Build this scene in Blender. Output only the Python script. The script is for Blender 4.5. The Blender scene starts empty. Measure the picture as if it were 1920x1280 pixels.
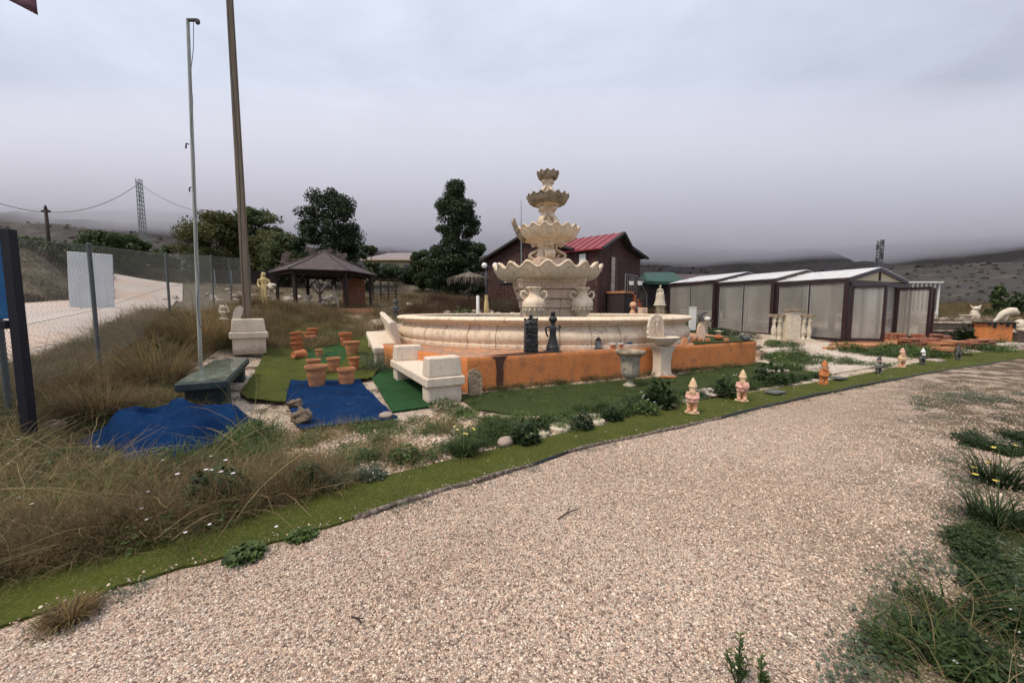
import bpy, bmesh, math, random
import numpy as np
from mathutils import Vector, Matrix, noise as mnoise
from math import sin, cos, pi, radians, atan2, sqrt, hypot
random.seed(7); rng = np.random.default_rng(7)
SC = bpy.context.scene; COL = SC.collection

# ------------------------------------------------------------------ camera, world, sun, exposure
F = 720.0; CX = 960.0; CY = 640.0; HZ = 580.0; EYE = 1.6
PITCH = math.atan((CY-HZ)/F)
cam = bpy.data.cameras.new('camera'); camo = bpy.data.objects.new('camera', cam); COL.objects.link(camo)
camo.location = (0, 0, EYE); camo.rotation_euler = (pi/2-PITCH, 0, 0)
cam.sensor_width = 36; cam.lens = F/1920*36; cam.clip_start = 0.05; cam.clip_end = 9000
SC.camera = camo
SC.view_settings.view_transform = 'Standard'; SC.view_settings.look = 'None'
SC.view_settings.gamma = 1; SC.view_settings.exposure = 0.80; SC.view_settings.use_curve_mapping = False
try: SC.cycles.volume_bounces = 4; SC.cycles.transparent_max_bounces = 12; SC.cycles.max_bounces = 8
except Exception: pass
SUN_EL = radians(58); SUN_AZ = radians(-125)          # direction the light comes from (from +Y towards +X)
W = bpy.data.worlds.new('World'); SC.world = W; W.use_nodes = True
nt = W.node_tree; nt.nodes.clear(); N = nt.nodes.new; L = nt.links.new
out = N('ShaderNodeOutputWorld'); add = N('ShaderNodeAddShader')
bg1 = N('ShaderNodeBackground'); bg2 = N('ShaderNodeBackground')
sky = N('ShaderNodeTexSky'); sky.sky_type = 'NISHITA'; sky.sun_disc = False
sky.sun_elevation = SUN_EL; sky.sun_rotation = SUN_AZ
L(sky.outputs[0], bg1.inputs[0]); bg1.inputs[1].default_value = 0.006
tc = N('ShaderNodeTexCoord'); sep = N('ShaderNodeSeparateXYZ'); L(tc.outputs['Generated'], sep.inputs[0])
ramp = N('ShaderNodeValToRGB'); cr = ramp.color_ramp
def setramp(cr, stops):
    while len(cr.elements) > len(stops): cr.elements.remove(cr.elements[-1])
    while len(cr.elements) < len(stops): cr.elements.new(1)
    for e, (p, c) in zip(cr.elements, stops): e.position = p; e.color = (*c, 1)
setramp(cr, [(0.0, (.27, .29, .34)), (.12, (.31, .325, .385)), (.22, (.35, .37, .44)), (.40, (.39, .415, .49)), (.62, (.465, .495, .575)), (1, (.76, .76, .79))])
mp = N('ShaderNodeMapping'); mp.inputs['Scale'].default_value = (1, 1, 2.6); L(tc.outputs['Generated'], mp.inputs[0])
nz = N('ShaderNodeTexNoise'); nz.inputs['Scale'].default_value = 2.4; nz.inputs['Detail'].default_value = 9; nz.inputs['Roughness'].default_value = .56; nz.inputs['Distortion'].default_value = .35; L(mp.outputs[0], nz.inputs['Vector'])
m1 = N('ShaderNodeMath'); m1.operation = 'MULTIPLY_ADD'; L(nz.outputs[0], m1.inputs[0]); m1.inputs[1].default_value = .80; m1.inputs[2].default_value = -.44
m2 = N('ShaderNodeMath'); m2.operation = 'ADD'; L(sep.outputs['Z'], m2.inputs[0]); L(m1.outputs[0], m2.inputs[1])
m3 = N('ShaderNodeMath'); m3.operation = 'MULTIPLY_ADD'; L(sep.outputs['X'], m3.inputs[0]); m3.inputs[1].default_value = -.10; L(m2.outputs[0], m3.inputs[2])
L(m3.outputs[0], ramp.inputs[0]); L(ramp.outputs[0], bg2.inputs[0]); bg2.inputs[1].default_value = .94
L(bg1.outputs[0], add.inputs[0]); L(bg2.outputs[0], add.inputs[1]); L(add.outputs[0], out.inputs[0])
sd = bpy.data.lights.new('sun', 'SUN'); so = bpy.data.objects.new('sun', sd); COL.objects.link(so)
sd.energy = 1.5; sd.angle = radians(14); sd.color = (1, .85, .66)
sdir = Vector((sin(SUN_AZ)*cos(SUN_EL), cos(SUN_AZ)*cos(SUN_EL), sin(SUN_EL)))
so.rotation_euler = sdir.to_track_quat('Z', 'Y').to_euler()

# ------------------------------------------------------------------ photo geometry -> world
def ray(px, py):
    a = (px-CX)/F; b = (CY-py)/F
    return np.array([a, cos(PITCH)+b*sin(PITCH), -sin(PITCH)+b*cos(PITCH)])
def D(px, py, Y):
    r = ray(px, py); t = Y/r[1]; return Vector((r[0]*t, Y, EYE+r[2]*t))
def G(px, py, z=0.0):
    r = ray(px, py); t = (z-EYE)/r[2]; return Vector((r[0]*t, r[1]*t, z))
CTRL = [(x, y, 0.0) for x, y in [(-5, -3), (0, -3), (5, -3), (14, -3), (-3.6, 2.2), (0, 2), (4, 2), (9, 3), (15, 4), (-3, 4), (0, 4.6), (4, 5.5), (9, 6.5), (15, 8),
        (-2.4, 5.8), (-.86, 7.3), (2.5, 8.6), (6.5, 11.2), (10, 9.3), (14, 11), (18.5, 13.3), (24, 15), (26, 8), (-3.2, 7.6), (0, 6), (9, 11.2), (-5.4, 1.5)]]
for p in [(60, 835, 4.2), (180, 698, 7), (0, 700, 6.2), (-200, 700, 7), (321, 596, 11.1), (405, 577, 17), (437, 562, 21.6), (100, 562, 16), (0, 562, 16), (100, 492, 19.5), (0, 490, 19.5),
          (140, 540, 20), (270, 530, 32), (160, 505, 26), (175, 578, 12), (360, 520, 40), (470, 684, 9), (455, 640, 12.5), (497, 575, 17), (300, 775, 5.4),
          (600, 608, 16), (670, 586, 21), (545, 582, 23), (656, 668, 11), (644, 650, 12.5), (720, 560, 28), (740, 548, 34), (860, 560, 30), (896, 577, 23.5),
          (940, 585, 21), (1190, 587, 23.8), (1000, 592, 21), (1350, 618, 19.4), (1446, 626, 17), (1590, 642, 14.4), (1265, 602, 22), (1700, 632, 16.2),
          (1780, 640, 15.2), (1845, 640, 16), (1890, 603, 22), (1760, 600, 26), (1920, 592, 30), (1700, 590, 30), (200, 490, 60), (600, 520, 50), (750, 518, 48),
          (900, 540, 45), (1230, 562, 45), (1700, 580, 60), (1900, 580, 60), (0, 480, 60), (-400, 600, 12)]:
    v = D(*p); CTRL.append((v.x, v.y, v.z))
CT = np.array(CTRL); _c2 = 2.0
def _phi(d2): return np.sqrt(d2+_c2)
_A = _phi(((CT[:, None, :2]-CT[None, :, :2])**2).sum(-1)); _n = len(CT)
_M = np.zeros((_n+3, _n+3)); _M[:_n, :_n] = _A+np.eye(_n)*-.02; _M[:_n, _n] = 1; _M[:_n, _n+1:] = CT[:, :2]; _M[_n:, :_n] = _M[:_n, _n:].T
_w = np.linalg.solve(_M, np.concatenate([CT[:, 2], [0, 0, 0]]))
def _rbf(x, y):
    d2 = (x[..., None]-CT[:, 0])**2+(y[..., None]-CT[:, 1])**2
    return (_phi(d2)*_w[:_n]).sum(-1)+_w[_n]+_w[_n+1]*x+_w[_n+2]*y
def sstep(a, b, v): t = np.clip((v-a)/(b-a), 0, 1); return t*t*(3-2*t)
def _slope(x, y):
    u = np.arctan2(x, y)
    return np.interp(u, [-3.2, -1.8, -.9, -.45, -.25, 0, .33, .7, 1.3, 2.2, 3.2], [0, .03, .068, .075, .068, .055, .032, .004, -.0, 0, 0])
def Tn(x, y):
    x = np.asarray(x, float); y = np.asarray(y, float); r = np.hypot(x, y)
    w = sstep(40, 75, r); xx = np.where(r > 75, x*75/np.maximum(r, 1), x); yy = np.where(r > 75, y*75/np.maximum(r, 1), y)
    z = _rbf(xx, yy)
    back = sstep(-1, -8, yy); z = z*(1-back)
    return z*(1-w)+w*(1.6+_slope(x, y)*r)
def T(x, y): return float(Tn(np.array([x]), np.array([y]))[0])
def GT(px, py, off=0.0):
    """where the line of sight through a pixel meets the terrain"""
    r = ray(px, py); t = np.exp(np.linspace(math.log(1.0), math.log(120), 700))
    x = r[0]*t; y = r[1]*t; z = EYE+r[2]*t; h = Tn(x, y)+off
    b = np.nonzero(z < h)[0]
    if len(b) == 0: k = len(t)-1; return Vector((x[k], y[k], h[k]-off))
    k = max(b[0], 1); a0 = z[k-1]-h[k-1]; a1 = z[k]-h[k]; s = a0/(a0-a1+1e-9); tt = t[k-1]+(t[k]-t[k-1])*s
    X, Y = r[0]*tt, r[1]*tt; return Vector((X, Y, T(X, Y)))
def WQ(px, Y): return ((px-CX)/F*Y, Y)
def mpp(y): return y/F        # metres per photo pixel at world depth y

# ------------------------------------------------------------------ materials
def S(r, g, b): return tuple(((c/255)/12.92 if c/255 <= .04045 else ((c/255+.055)/1.055)**2.4) for c in (r, g, b))
def nodes(name):
    m = bpy.data.materials.new(name); m.use_nodes = True; t = m.node_tree
    return m, t, t.nodes, t.links, t.nodes['Principled BSDF']
def mat(name, c1, c2=None, scale=6, rough=.8, bump=.15, bscale=None, spec=.3, c3=None, s3=40, w3=.3, metal=0, stretch=None, drip=0, dripc=(.1, .09, .07), splash=None, isl=0, dist=.01, objc=True, detail=6):
    m, t, n, l, b = nodes(name)
    c2 = c2 or tuple(x*.75 for x in c1)
    tc = n.new('ShaderNodeTexCoord'); vec = tc.outputs['Object']
    if stretch:
        mp = n.new('ShaderNodeMapping'); mp.inputs['Scale'].default_value = stretch; l.new(vec, mp.inputs[0]); vec = mp.outputs[0]
    nz = n.new('ShaderNodeTexNoise'); nz.inputs['Scale'].default_value = scale; nz.inputs['Detail'].default_value = detail; nz.inputs['Roughness'].default_value = .65; l.new(vec, nz.inputs['Vector'])
    r = n.new('ShaderNodeValToRGB'); setramp(r.color_ramp, [(.3, c2), (.7, c1)]); l.new(nz.outputs[0], r.inputs[0]); col = r.outputs[0]
    def mix(fac, a, cb, mode='MIX'):
        x = n.new('ShaderNodeMix'); x.data_type = 'RGBA'; x.blend_type = mode
        if isinstance(fac, (int, float)): x.inputs[0].default_value = fac
        else: l.new(fac, x.inputs[0])
        l.new(a, x.inputs[6])
        if isinstance(cb, tuple): x.inputs[7].default_value = (*cb, 1)
        else: l.new(cb, x.inputs[7])
        return x.outputs[2]
    if c3:
        n3 = n.new('ShaderNodeTexNoise'); n3.inputs['Scale'].default_value = s3; n3.inputs['Detail'].default_value = 4; l.new(vec, n3.inputs['Vector'])
        r3 = n.new('ShaderNodeValToRGB'); setramp(r3.color_ramp, [(max(0, .62-w3*.5), (0, 0, 0)), (min(1, .80-w3*.5), (1, 1, 1))]); l.new(n3.outputs[0], r3.inputs[0])
        col = mix(r3.outputs[0], col, c3)
    if drip:
        mp = n.new('ShaderNodeMapping'); mp.inputs['Scale'].default_value = (7, 7, .7); l.new(tc.outputs['Object'], mp.inputs[0])
        nd = n.new('ShaderNodeTexNoise'); nd.inputs['Scale'].default_value = 1.4; nd.inputs['Detail'].default_value = 5; l.new(mp.outputs[0], nd.inputs['Vector'])
        rd = n.new('ShaderNodeValToRGB'); setramp(rd.color_ramp, [(.5, (0, 0, 0)), (.75, (drip,)*3)]); l.new(nd.outputs[0], rd.inputs[0])
        col = mix(rd.outputs[0], col, dripc)
    if splash:      # soil splashed and rubbed on near the ground, ragged upper edge
        sz_ = n.new('ShaderNodeSeparateXYZ'); l.new(tc.outputs['Object'], sz_.inputs[0]); ns = n.new('ShaderNodeTexNoise'); ns.inputs['Scale'].default_value = 5; ns.inputs['Detail'].default_value = 8; ns.inputs['Roughness'].default_value = .7; l.new(tc.outputs['Object'], ns.inputs['Vector'])
        a_ = n.new('ShaderNodeMath'); a_.operation = 'MULTIPLY_ADD'; a_.inputs[1].default_value = -.38; l.new(ns.outputs[0], a_.inputs[0]); l.new(sz_.outputs[2], a_.inputs[2])
        mr_ = n.new('ShaderNodeMapRange'); mr_.inputs[1].default_value = -.22; mr_.inputs[2].default_value = -.06; mr_.inputs[3].default_value = .8; mr_.inputs[4].default_value = 0; l.new(a_.outputs[0], mr_.inputs[0]); col = mix(mr_.outputs[0], col, splash)
    if isl:
        g = n.new('ShaderNodeNewGeometry'); mr = n.new('ShaderNodeMapRange'); mr.inputs[3].default_value = 1-isl; mr.inputs[4].default_value = 1+isl
        l.new(g.outputs['Random Per Island'], mr.inputs[0]); x = n.new('ShaderNodeVectorMath'); x.operation = 'SCALE'; l.new(col, x.inputs[0]); l.new(mr.outputs[0], x.inputs['Scale']); col = x.outputs[0]
    l.new(col, b.inputs['Base Color']); b.inputs['Roughness'].default_value = rough; b.inputs['Metallic'].default_value = metal
    b.inputs['Specular IOR Level'].default_value = spec
    if bump:
        nb = n.new('ShaderNodeTexNoise'); nb.inputs['Scale'].default_value = bscale or scale*6; nb.inputs['Detail'].default_value = 6; l.new(vec, nb.inputs['Vector'])
        bp = n.new('ShaderNodeBump'); bp.inputs['Strength'].default_value = min(1, bump*3); bp.inputs['Distance'].default_value = dist; l.new(nb.outputs[0], bp.inputs['Height']); l.new(bp.outputs[0], b.inputs['Normal'])
    return m
def gravel(name, cols, scale=70, big=.6, soil=None, soilw=.5, bump=1.0, dist=.012, side=False):
    """crushed stone: voronoi cells each with a colour of its own, joints dark"""
    m, t, n, l, b = nodes(name)
    tc = n.new('ShaderNodeTexCoord'); vec = tc.outputs['Object']
    nw = n.new('ShaderNodeTexNoise'); nw.inputs['Scale'].default_value = scale*.7; l.new(vec, nw.inputs['Vector'])
    mx = n.new('ShaderNodeMix'); mx.data_type = 'VECTOR'; mx.inputs[0].default_value = .006; l.new(vec, mx.inputs[4]); l.new(nw.outputs['Color'], mx.inputs[5])
    v = n.new('ShaderNodeTexVoronoi'); v.inputs['Scale'].default_value = scale; l.new(mx.outputs[1], v.inputs['Vector'])
    ve = n.new('ShaderNodeTexVoronoi'); ve.feature = 'DISTANCE_TO_EDGE'; ve.inputs['Scale'].default_value = scale; l.new(mx.outputs[1], ve.inputs['Vector'])
    sp = n.new('ShaderNodeSeparateColor'); l.new(v.outputs['Color'], sp.inputs[0])
    r = n.new('ShaderNodeValToRGB'); k = len(cols); setramp(r.color_ramp, [(i/k, c) for i, c in enumerate(cols)]); r.color_ramp.interpolation = 'CONSTANT'; l.new(sp.outputs[0], r.inputs[0])
    n2 = n.new('ShaderNodeTexNoise'); n2.inputs['Scale'].default_value = big; n2.inputs['Detail'].default_value = 5; l.new(vec, n2.inputs['Vector'])
    r2 = n.new('ShaderNodeValToRGB'); setramp(r2.color_ramp, [(.3, (.80, .75, .70)), (.6, (1, 1, 1))]); l.new(n2.outputs[0], r2.inputs[0])
    m1 = n.new('ShaderNodeMix'); m1.data_type = 'RGBA'; m1.blend_type = 'MULTIPLY'; m1.inputs[0].default_value = .8; l.new(r.outputs[0], m1.inputs[6]); l.new(r2.outputs[0], m1.inputs[7]); col = m1.outputs[2]
    if soil:
        n3 = n.new('ShaderNodeTexNoise'); n3.inputs['Scale'].default_value = 1.6; n3.inputs['Detail'].default_value = 8; n3.inputs['Roughness'].default_value = .7; l.new(vec, n3.inputs['Vector'])
        r3 = n.new('ShaderNodeValToRGB'); setramp(r3.color_ramp, [(.62-soilw*.3, (0, 0, 0)), (.70-soilw*.3, (1, 1, 1))]); l.new(n3.outputs[0], r3.inputs[0])
        m2 = n.new('ShaderNodeMix'); m2.data_type = 'RGBA'; fac = r3.outputs[0]
        if side:      # dirt only gathers along the right-hand verge of the drive
            sx = n.new('ShaderNodeSeparateXYZ'); l.new(vec, sx.inputs[0]); sb = n.new('ShaderNodeMath'); sb.operation = 'SUBTRACT'; l.new(sx.outputs[0], sb.inputs[0]); l.new(sx.outputs[1], sb.inputs[1])
            mr = n.new('ShaderNodeMapRange'); mr.inputs[1].default_value = -.9; mr.inputs[2].default_value = 1.3; l.new(sb.outputs[0], mr.inputs[0]); mu = n.new('ShaderNodeMath'); mu.operation = 'MULTIPLY'; l.new(mr.outputs[0], mu.inputs[0]); l.new(fac, mu.inputs[1]); fac = mu.outputs[0]
        l.new(fac, m2.inputs[0]); l.new(col, m2.inputs[6])
        n4 = n.new('ShaderNodeTexNoise'); n4.inputs['Scale'].default_value = 25; n4.inputs['Detail'].default_value = 6; l.new(vec, n4.inputs['Vector'])
        r4 = n.new('ShaderNodeValToRGB'); setramp(r4.color_ramp, [(.3, tuple(c*.5 for c in soil)), (.7, tuple(c*1.3 for c in soil))]); l.new(n4.outputs[0], r4.inputs[0]); l.new(r4.outputs[0], m2.inputs[7]); col = m2.outputs[2]
    l.new(col, b.inputs['Base Color']); b.inputs['Roughness'].default_value = .95; b.inputs['Specular IOR Level'].default_value = .15
    mm = n.new('ShaderNodeMath'); mm.operation = 'MINIMUM'; mm.inputs[1].default_value = .25; l.new(ve.outputs['Distance'], mm.inputs[0])
    ma = n.new('ShaderNodeMath'); ma.operation = 'MULTIPLY_ADD'; ma.inputs[1].default_value = 2.5; l.new(mm.outputs[0], ma.inputs[0]); l.new(sp.outputs[1], ma.inputs[2])
    bp = n.new('ShaderNodeBump'); bp.inputs['Strength'].default_value = bump; bp.inputs['Distance'].default_value = dist; l.new(ma.outputs[0], bp.inputs['Height']); l.new(bp.outputs[0], b.inputs['Normal'])
    return m
def leafmat(name, c1, c2, var=.4, scale=1.2, rough=.6, trans=.25):
    m, t, n, l, b = nodes(name)
    g = n.new('ShaderNodeNewGeometry'); tc = n.new('ShaderNodeTexCoord'); oi = n.new('ShaderNodeObjectInfo')
    nz = n.new('ShaderNodeTexNoise'); nz.inputs['Scale'].default_value = scale; nz.inputs['Detail'].default_value = 3; l.new(g.outputs['Position'], nz.inputs['Vector'])
    a = n.new('ShaderNodeMath'); a.operation = 'MULTIPLY_ADD'; a.inputs[1].default_value = .45; l.new(g.outputs['Random Per Island'], a.inputs[0]); l.new(nz.outputs[0], a.inputs[2])
    a2 = n.new('ShaderNodeMath'); a2.operation = 'MULTIPLY_ADD'; a2.inputs[1].default_value = .3; l.new(oi.outputs['Random'], a2.inputs[0]); l.new(a.outputs[0], a2.inputs[2])
    r = n.new('ShaderNodeValToRGB'); setramp(r.color_ramp, [(.45, c2), (1.0, c1)]); l.new(a2.outputs[0], r.inputs[0])
    l.new(r.outputs[0], b.inputs['Base Color']); b.inputs['Roughness'].default_value = rough; b.inputs['Specular IOR Level'].default_value = .25
    if trans:
        tr = n.new('ShaderNodeBsdfTranslucent'); l.new(r.outputs[0], tr.inputs[0]); mx = n.new('ShaderNodeMixShader'); mx.inputs[0].default_value = trans
        l.new(b.outputs[0], mx.inputs[1]); l.new(tr.outputs[0], mx.inputs[2]); l.new(mx.outputs[0], n['Material Output'].inputs[0])
    return m
GCOLS = [(.76, .59, .47), (.56, .41, .32), (.82, .72, .60), (.36, .26, .20), (.76, .61, .46), (.64, .46, .36), (.22, .16, .13), (.81, .69, .56), (.50, .41, .35), (.70, .50, .39)]
M = dict(
 path=gravel('path_gravel', GCOLS, 92, .5, soil=(.20, .155, .105), soilw=.62, bump=.9, dist=.014, side=True),
 bed=gravel('bed_gravel', [tuple(min(.75, c*1.06) for c in g) for g in GCOLS], 45, .8, soil=(.13, .10, .065), soilw=.30),
 soil=gravel('garden_soil', [(.20, .15, .09), (.28, .20, .13), (.13, .10, .06), (.35, .27, .19)], 30, .4, soil=(.10, .08, .045), soilw=.75),
 field=mat('field', (.12, .10, .06), (.06, .055, .035), 1.2, c3=(.22, .17, .12), s3=6, w3=.25, bump=.3, bscale=12, dist=.05),
 road=mat('road_surface', (.54, .48, .44), (.44, .385, .35), .6, c3=(.52, .40, .33), s3=.5, w3=.3, bump=.2, bscale=60, rough=.95),
 turf=mat('olive_turf', (.070, .088, .014), (.036, .050, .010), 1.7, c3=(.115, .115, .035), s3=75, w3=.30, bump=.33, bscale=350, dist=.006, rough=.95, spec=.1),
 turf_far=mat('emerald_turf', (.018, .075, .026), (.011, .048, .018), 2.5, c3=(.12, .17, .07), s3=90, w3=.15, bump=.33, bscale=300, dist=.006, rough=.95, spec=.1),
 turf_dark=mat('dark_turf', (.026, .043, .012), (.014, .025, .008), 3.0, c3=(.07, .085, .03), s3=70, w3=.4, bump=.33, bscale=250, dist=.008, rough=.95, spec=.1),
 hill=mat('hillside', (.058, .053, .050), (.036, .035, .032), .03, c3=(.085, .072, .060), s3=.09, w3=.2, bump=.6, bscale=.15, dist=6, detail=12, stretch=(1, 1, .35)),
 blue=mat('blue_carpet', (.004, .034, .115), (.002, .017, .065), 2.2, c3=(.02, .05, .12), s3=9, w3=.12, rough=.95, bump=.3, bscale=200, spec=.1),
 orange=mat('orange_render', (.68, .255, .085), (.61, .215, .07), 2.2, c3=(.42, .17, .08), s3=5, w3=.2, bump=.22, bscale=25, dist=.02, drip=.45, dripc=(.34, .16, .08), splash=(.34, .18, .09)),
 otop=mat('orange_top', (.64, .27, .11), (.50, .22, .11), 3, c3=(.30, .19, .13), s3=7, w3=.5, bump=.2),
 stain=mat('brown_stain', (.10, .045, .03), (.07, .035, .025), 8, bump=.1),
 stone=mat('cream_stone', (.82, .70, .54), (.74, .58, .42), 3.0, c3=(.48, .38, .28), s3=9, w3=.15, bump=.15, bscale=45, drip=.45, dripc=(.36, .29, .22)),
 stone2=mat('basin_stone', (.76, .65, .52), (.66, .52, .38), 2.5, c3=(.46, .37, .29), s3=8, w3=.2, bump=.15, bscale=45, drip=.55, dripc=(.40, .30, .21)),
 pink=mat('pink_stone', (.72, .54, .40), (.63, .46, .34), 3.5, c3=(.45, .34, .26), s3=14, w3=.25, bump=.2, bscale=40),
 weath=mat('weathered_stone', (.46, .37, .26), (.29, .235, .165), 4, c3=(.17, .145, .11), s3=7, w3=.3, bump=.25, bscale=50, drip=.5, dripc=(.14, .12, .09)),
 white=mat('white_cast_stone', (.80, .70, .57), (.70, .60, .48), 4, c3=(.42, .35, .28), s3=90, w3=.28, bump=.12, bscale=150, drip=.45, dripc=(.44, .37, .29), splash=(.30, .24, .17)),
 greyst=mat('grey_urn_stone', (.52, .46, .37), (.34, .30, .24), 5, c3=(.20, .18, .15), s3=10, w3=.25, bump=.3, bscale=60, drip=.6, dripc=(.14, .12, .10)),
 yellow=mat('yellow_statue', (.62, .50, .24), (.46, .36, .17), 8, bump=.2),
 statue=mat('pale_statue', (.72, .65, .53), (.55, .48, .38), 5, c3=(.34, .30, .24), s3=11, w3=.15, bump=.2),
 marble=mat('green_marble', (.13, .175, .15), (.07, .10, .09), 3, c3=(.22, .26, .23), s3=8, w3=.3, rough=.09, bump=0, spec=.6),  # paler than the side marble: sky reflection put into the colour
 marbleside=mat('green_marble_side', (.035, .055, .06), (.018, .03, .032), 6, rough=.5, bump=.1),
 terra=mat('terracotta', (.50, .175, .07), (.38, .125, .05), 6, c3=(.52, .30, .18), s3=11, w3=.15, bump=.12, bscale=60),
 terrapale=mat('pale_terracotta', (.52, .25, .125), (.42, .18, .085), 4, c3=(.36, .18, .10), s3=9, w3=.2, bump=.15, bscale=60),
 terrain=mat('pot_soil', (.07, .045, .03), (.03, .02, .015), 20, bump=.4),
 black=mat('black_paint', (.012, .012, .014), (.02, .02, .022), 12, rough=.42, bump=.3, bscale=50, spec=.5),
 blackm=mat('black_metal', (.02, .02, .024), (.03, .03, .035), 12, rough=.5, bump=.05, spec=.5),
 navy=mat('dark_navy_timber', (.010, .010, .018), (.018, .017, .026), 8, rough=.6, bump=.25, stretch=(8, 8, 1)),
 bluep=mat('blue_panel', (.005, .085, .24), (.004, .06, .18), 2, rough=.45, bump=.05, c3=(.02, .14, .33), s3=5, w3=.2),
 polewood=mat('pole_concrete', (.25, .20, .15), (.17, .135, .10), 3, rough=.9, bump=.3, stretch=(6, 6, .6), drip=.4),
 galv=mat('galvanised_steel', (.28, .30, .30), (.18, .20, .20), 9, rough=.5, metal=.3, bump=.1),
 galvdark=mat('fence_post_steel', (.10, .115, .12), (.07, .08, .085), 9, rough=.6, bump=.1),
 wire=mat('fence_wire', (.16, .17, .16), (.11, .12, .115), 9, rough=.6, bump=0),
 alu=mat('aluminium_pole', (.42, .44, .42), (.30, .32, .31), 5, rough=.45, bump=.05, drip=.4, dripc=(.2, .21, .18)),
 signb=mat('sign_back', (.62, .66, .70), (.52, .56, .60), 2, rough=.5, bump=.04, drip=.3, dripc=(.35, .38, .40)),
 timber=mat('weathered_timber', (.12, .09, .07), (.06, .047, .04), 8, rough=.95, bump=.33, stretch=(1, 1, 1), c3=(.24, .20, .17), s3=30, w3=.35),
 edging=mat('black_edging', (.02, .028, .025), (.012, .014, .014), 20, rough=.5, bump=.1),
 gazroof=mat('gazebo_felt', (.085, .062, .065), (.05, .038, .042), 3, rough=.75, bump=.3, bscale=60, c3=(.13, .10, .10), s3=10, w3=.2),
 gazwood=mat('gazebo_timber', (.035, .022, .018), (.02, .014, .012), 10, rough=.7, bump=.2, stretch=(5, 5, 1)),
 house=mat('maroon_cladding', (.062, .026, .022), (.036, .016, .014), 5, rough=.75, bump=.3, c3=(.13, .07, .065), s3=12, w3=.25, drip=.3, dripc=(.16, .11, .10)),
 houseroof=mat('dark_roof_felt', (.045, .042, .045), (.03, .028, .03), 6, rough=.8, bump=.2),
 redroof=mat('red_sheet_roof', (.26, .032, .04), (.19, .024, .03), 3, rough=.45, bump=.05),
 whitep=mat('white_paint', (.78, .78, .76), (.68, .68, .66), 3, rough=.5, bump=.05),
 glass=mat('window_glass', (.20, .21, .22), (.10, .10, .11), 1.5, rough=.08, bump=0, spec=.8),
 brown=mat('brown_aluminium', (.035, .018, .02), (.028, .014, .016), 3, rough=.35, bump=0, spec=.5),
 poly=mat('roof_polycarbonate', (.66, .66, .66), (.56, .56, .57), 2, rough=.25, bump=.03, c3=(.42, .42, .42), s3=3, w3=.2),
 cream=mat('cream_wall', (.62, .54, .38), (.54, .46, .33), 2, bump=.1),
 greyroof=mat('grey_tile_roof', (.26, .22, .22), (.19, .165, .165), 3, rough=.8, bump=.3, bscale=30),
 greenroof=mat('green_roof', (.03, .085, .065), (.02, .06, .045), 3, rough=.6, bump=.1),
 shed=mat('dark_shed_boards', (.05, .035, .035), (.03, .022, .022), 5, rough=.8, bump=.3, stretch=(8, 8, 1)),
 bark=mat('bark', (.10, .08, .06), (.045, .035, .028), 8, rough=.95, bump=.33, stretch=(3, 3, 1), dist=.03),
 twig=mat('grey_twigs', (.16, .13, .12), (.09, .075, .07), 10, rough=.9, bump=.1),
 thatch=mat('thatch', (.20, .17, .13), (.10, .085, .07), 10, rough=.95, bump=.33, isl=.5),
 tarp=mat('black_tarp', (.025, .032, .035), (.015, .02, .022), 4, rough=.35, bump=.2, bscale=8),
 rock=mat('limestone_rock', (.40, .31, .21), (.22, .17, .12), 5, c3=(.10, .08, .06), s3=14, w3=.3, bump=.33, bscale=18, dist=.03),
 cobble=mat('river_pebble', (.42, .33, .27), (.30, .23, .19), 9, c3=(.2, .15, .13), s3=20, w3=.2, bump=.1),
 disc=mat('cream_paver', (.66, .59, .45), (.50, .44, .33), 7, c3=(.25, .22, .14), s3=12, w3=.3, bump=.2),
 slate=mat('slate_slab', (.14, .15, .14), (.08, .09, .085), 8, bump=.3),
 gnome=mat('gnome_terracotta', (.62, .30, .17), (.48, .22, .12), 9, c3=(.70, .48, .33), s3=12, w3=.4, bump=.2),
 gnomeo=mat('gnome_orange', (.55, .21, .07), (.43, .15, .05), 9, bump=.2),
 gnomec=mat('gnome_cream', (.72, .52, .32), (.60, .42, .26), 9, bump=.2),
 gnomep=mat('gnome_pink', (.70, .42, .34), (.62, .34, .27), 9, bump=.2),
 gnomed=mat('gnome_dark', (.05, .05, .052), (.025, .025, .028), 14, c3=(.22, .21, .20), s3=20, w3=.3, bump=.2),
 gnomeg=mat('gnome_grey', (.30, .29, .28), (.12, .115, .11), 14, bump=.2),
 brick=mat('brick_tiles', (.36, .135, .075), (.24, .085, .05), 7, c3=(.46, .27, .18), s3=16, w3=.3, bump=.25, bscale=50),
 wallbrown=mat('brown_wall', (.10, .078, .068), (.06, .05, .046), 3, bump=.3, drip=.4, dripc=(.16, .13, .11)),
 coping=mat('pale_coping', (.60, .52, .44), (.45, .38, .32), 6, c3=(.2, .16, .14), s3=10, w3=.35, bump=.2),
 globe=mat('opal_globe', (.82, .83, .85), (.78, .79, .8), 2, rough=.2, bump=0, spec=.6),
 flag=mat('dark_pink_flag', (.16, .075, .10), (.10, .05, .075), 8, rough=.9, bump=.1),
 stepo=mat('orange_steps', (.62, .17, .055), (.50, .13, .045), 5, bump=.2),
 water=mat('pool_water', (.05, .06, .05), (.04, .05, .04), 2, rough=.05, bump=.1, bscale=3, spec=.8),
 lily=mat('white_petals', (.78, .77, .80), (.62, .58, .66), 20, rough=.7, bump=0),
 yel=mat('yellow_petals', (.80, .70, .22), (.75, .55, .08), 20, rough=.7, bump=0),
 leaf=leafmat('weed_leaf', (.10, .15, .045), (.02, .042, .014)),
 leafdk=leafmat('dark_leaf', (.042, .072, .022), (.009, .020, .008)),
 leafgrey=leafmat('grey_green_leaf', (.13, .16, .11), (.045, .07, .045)),
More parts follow.
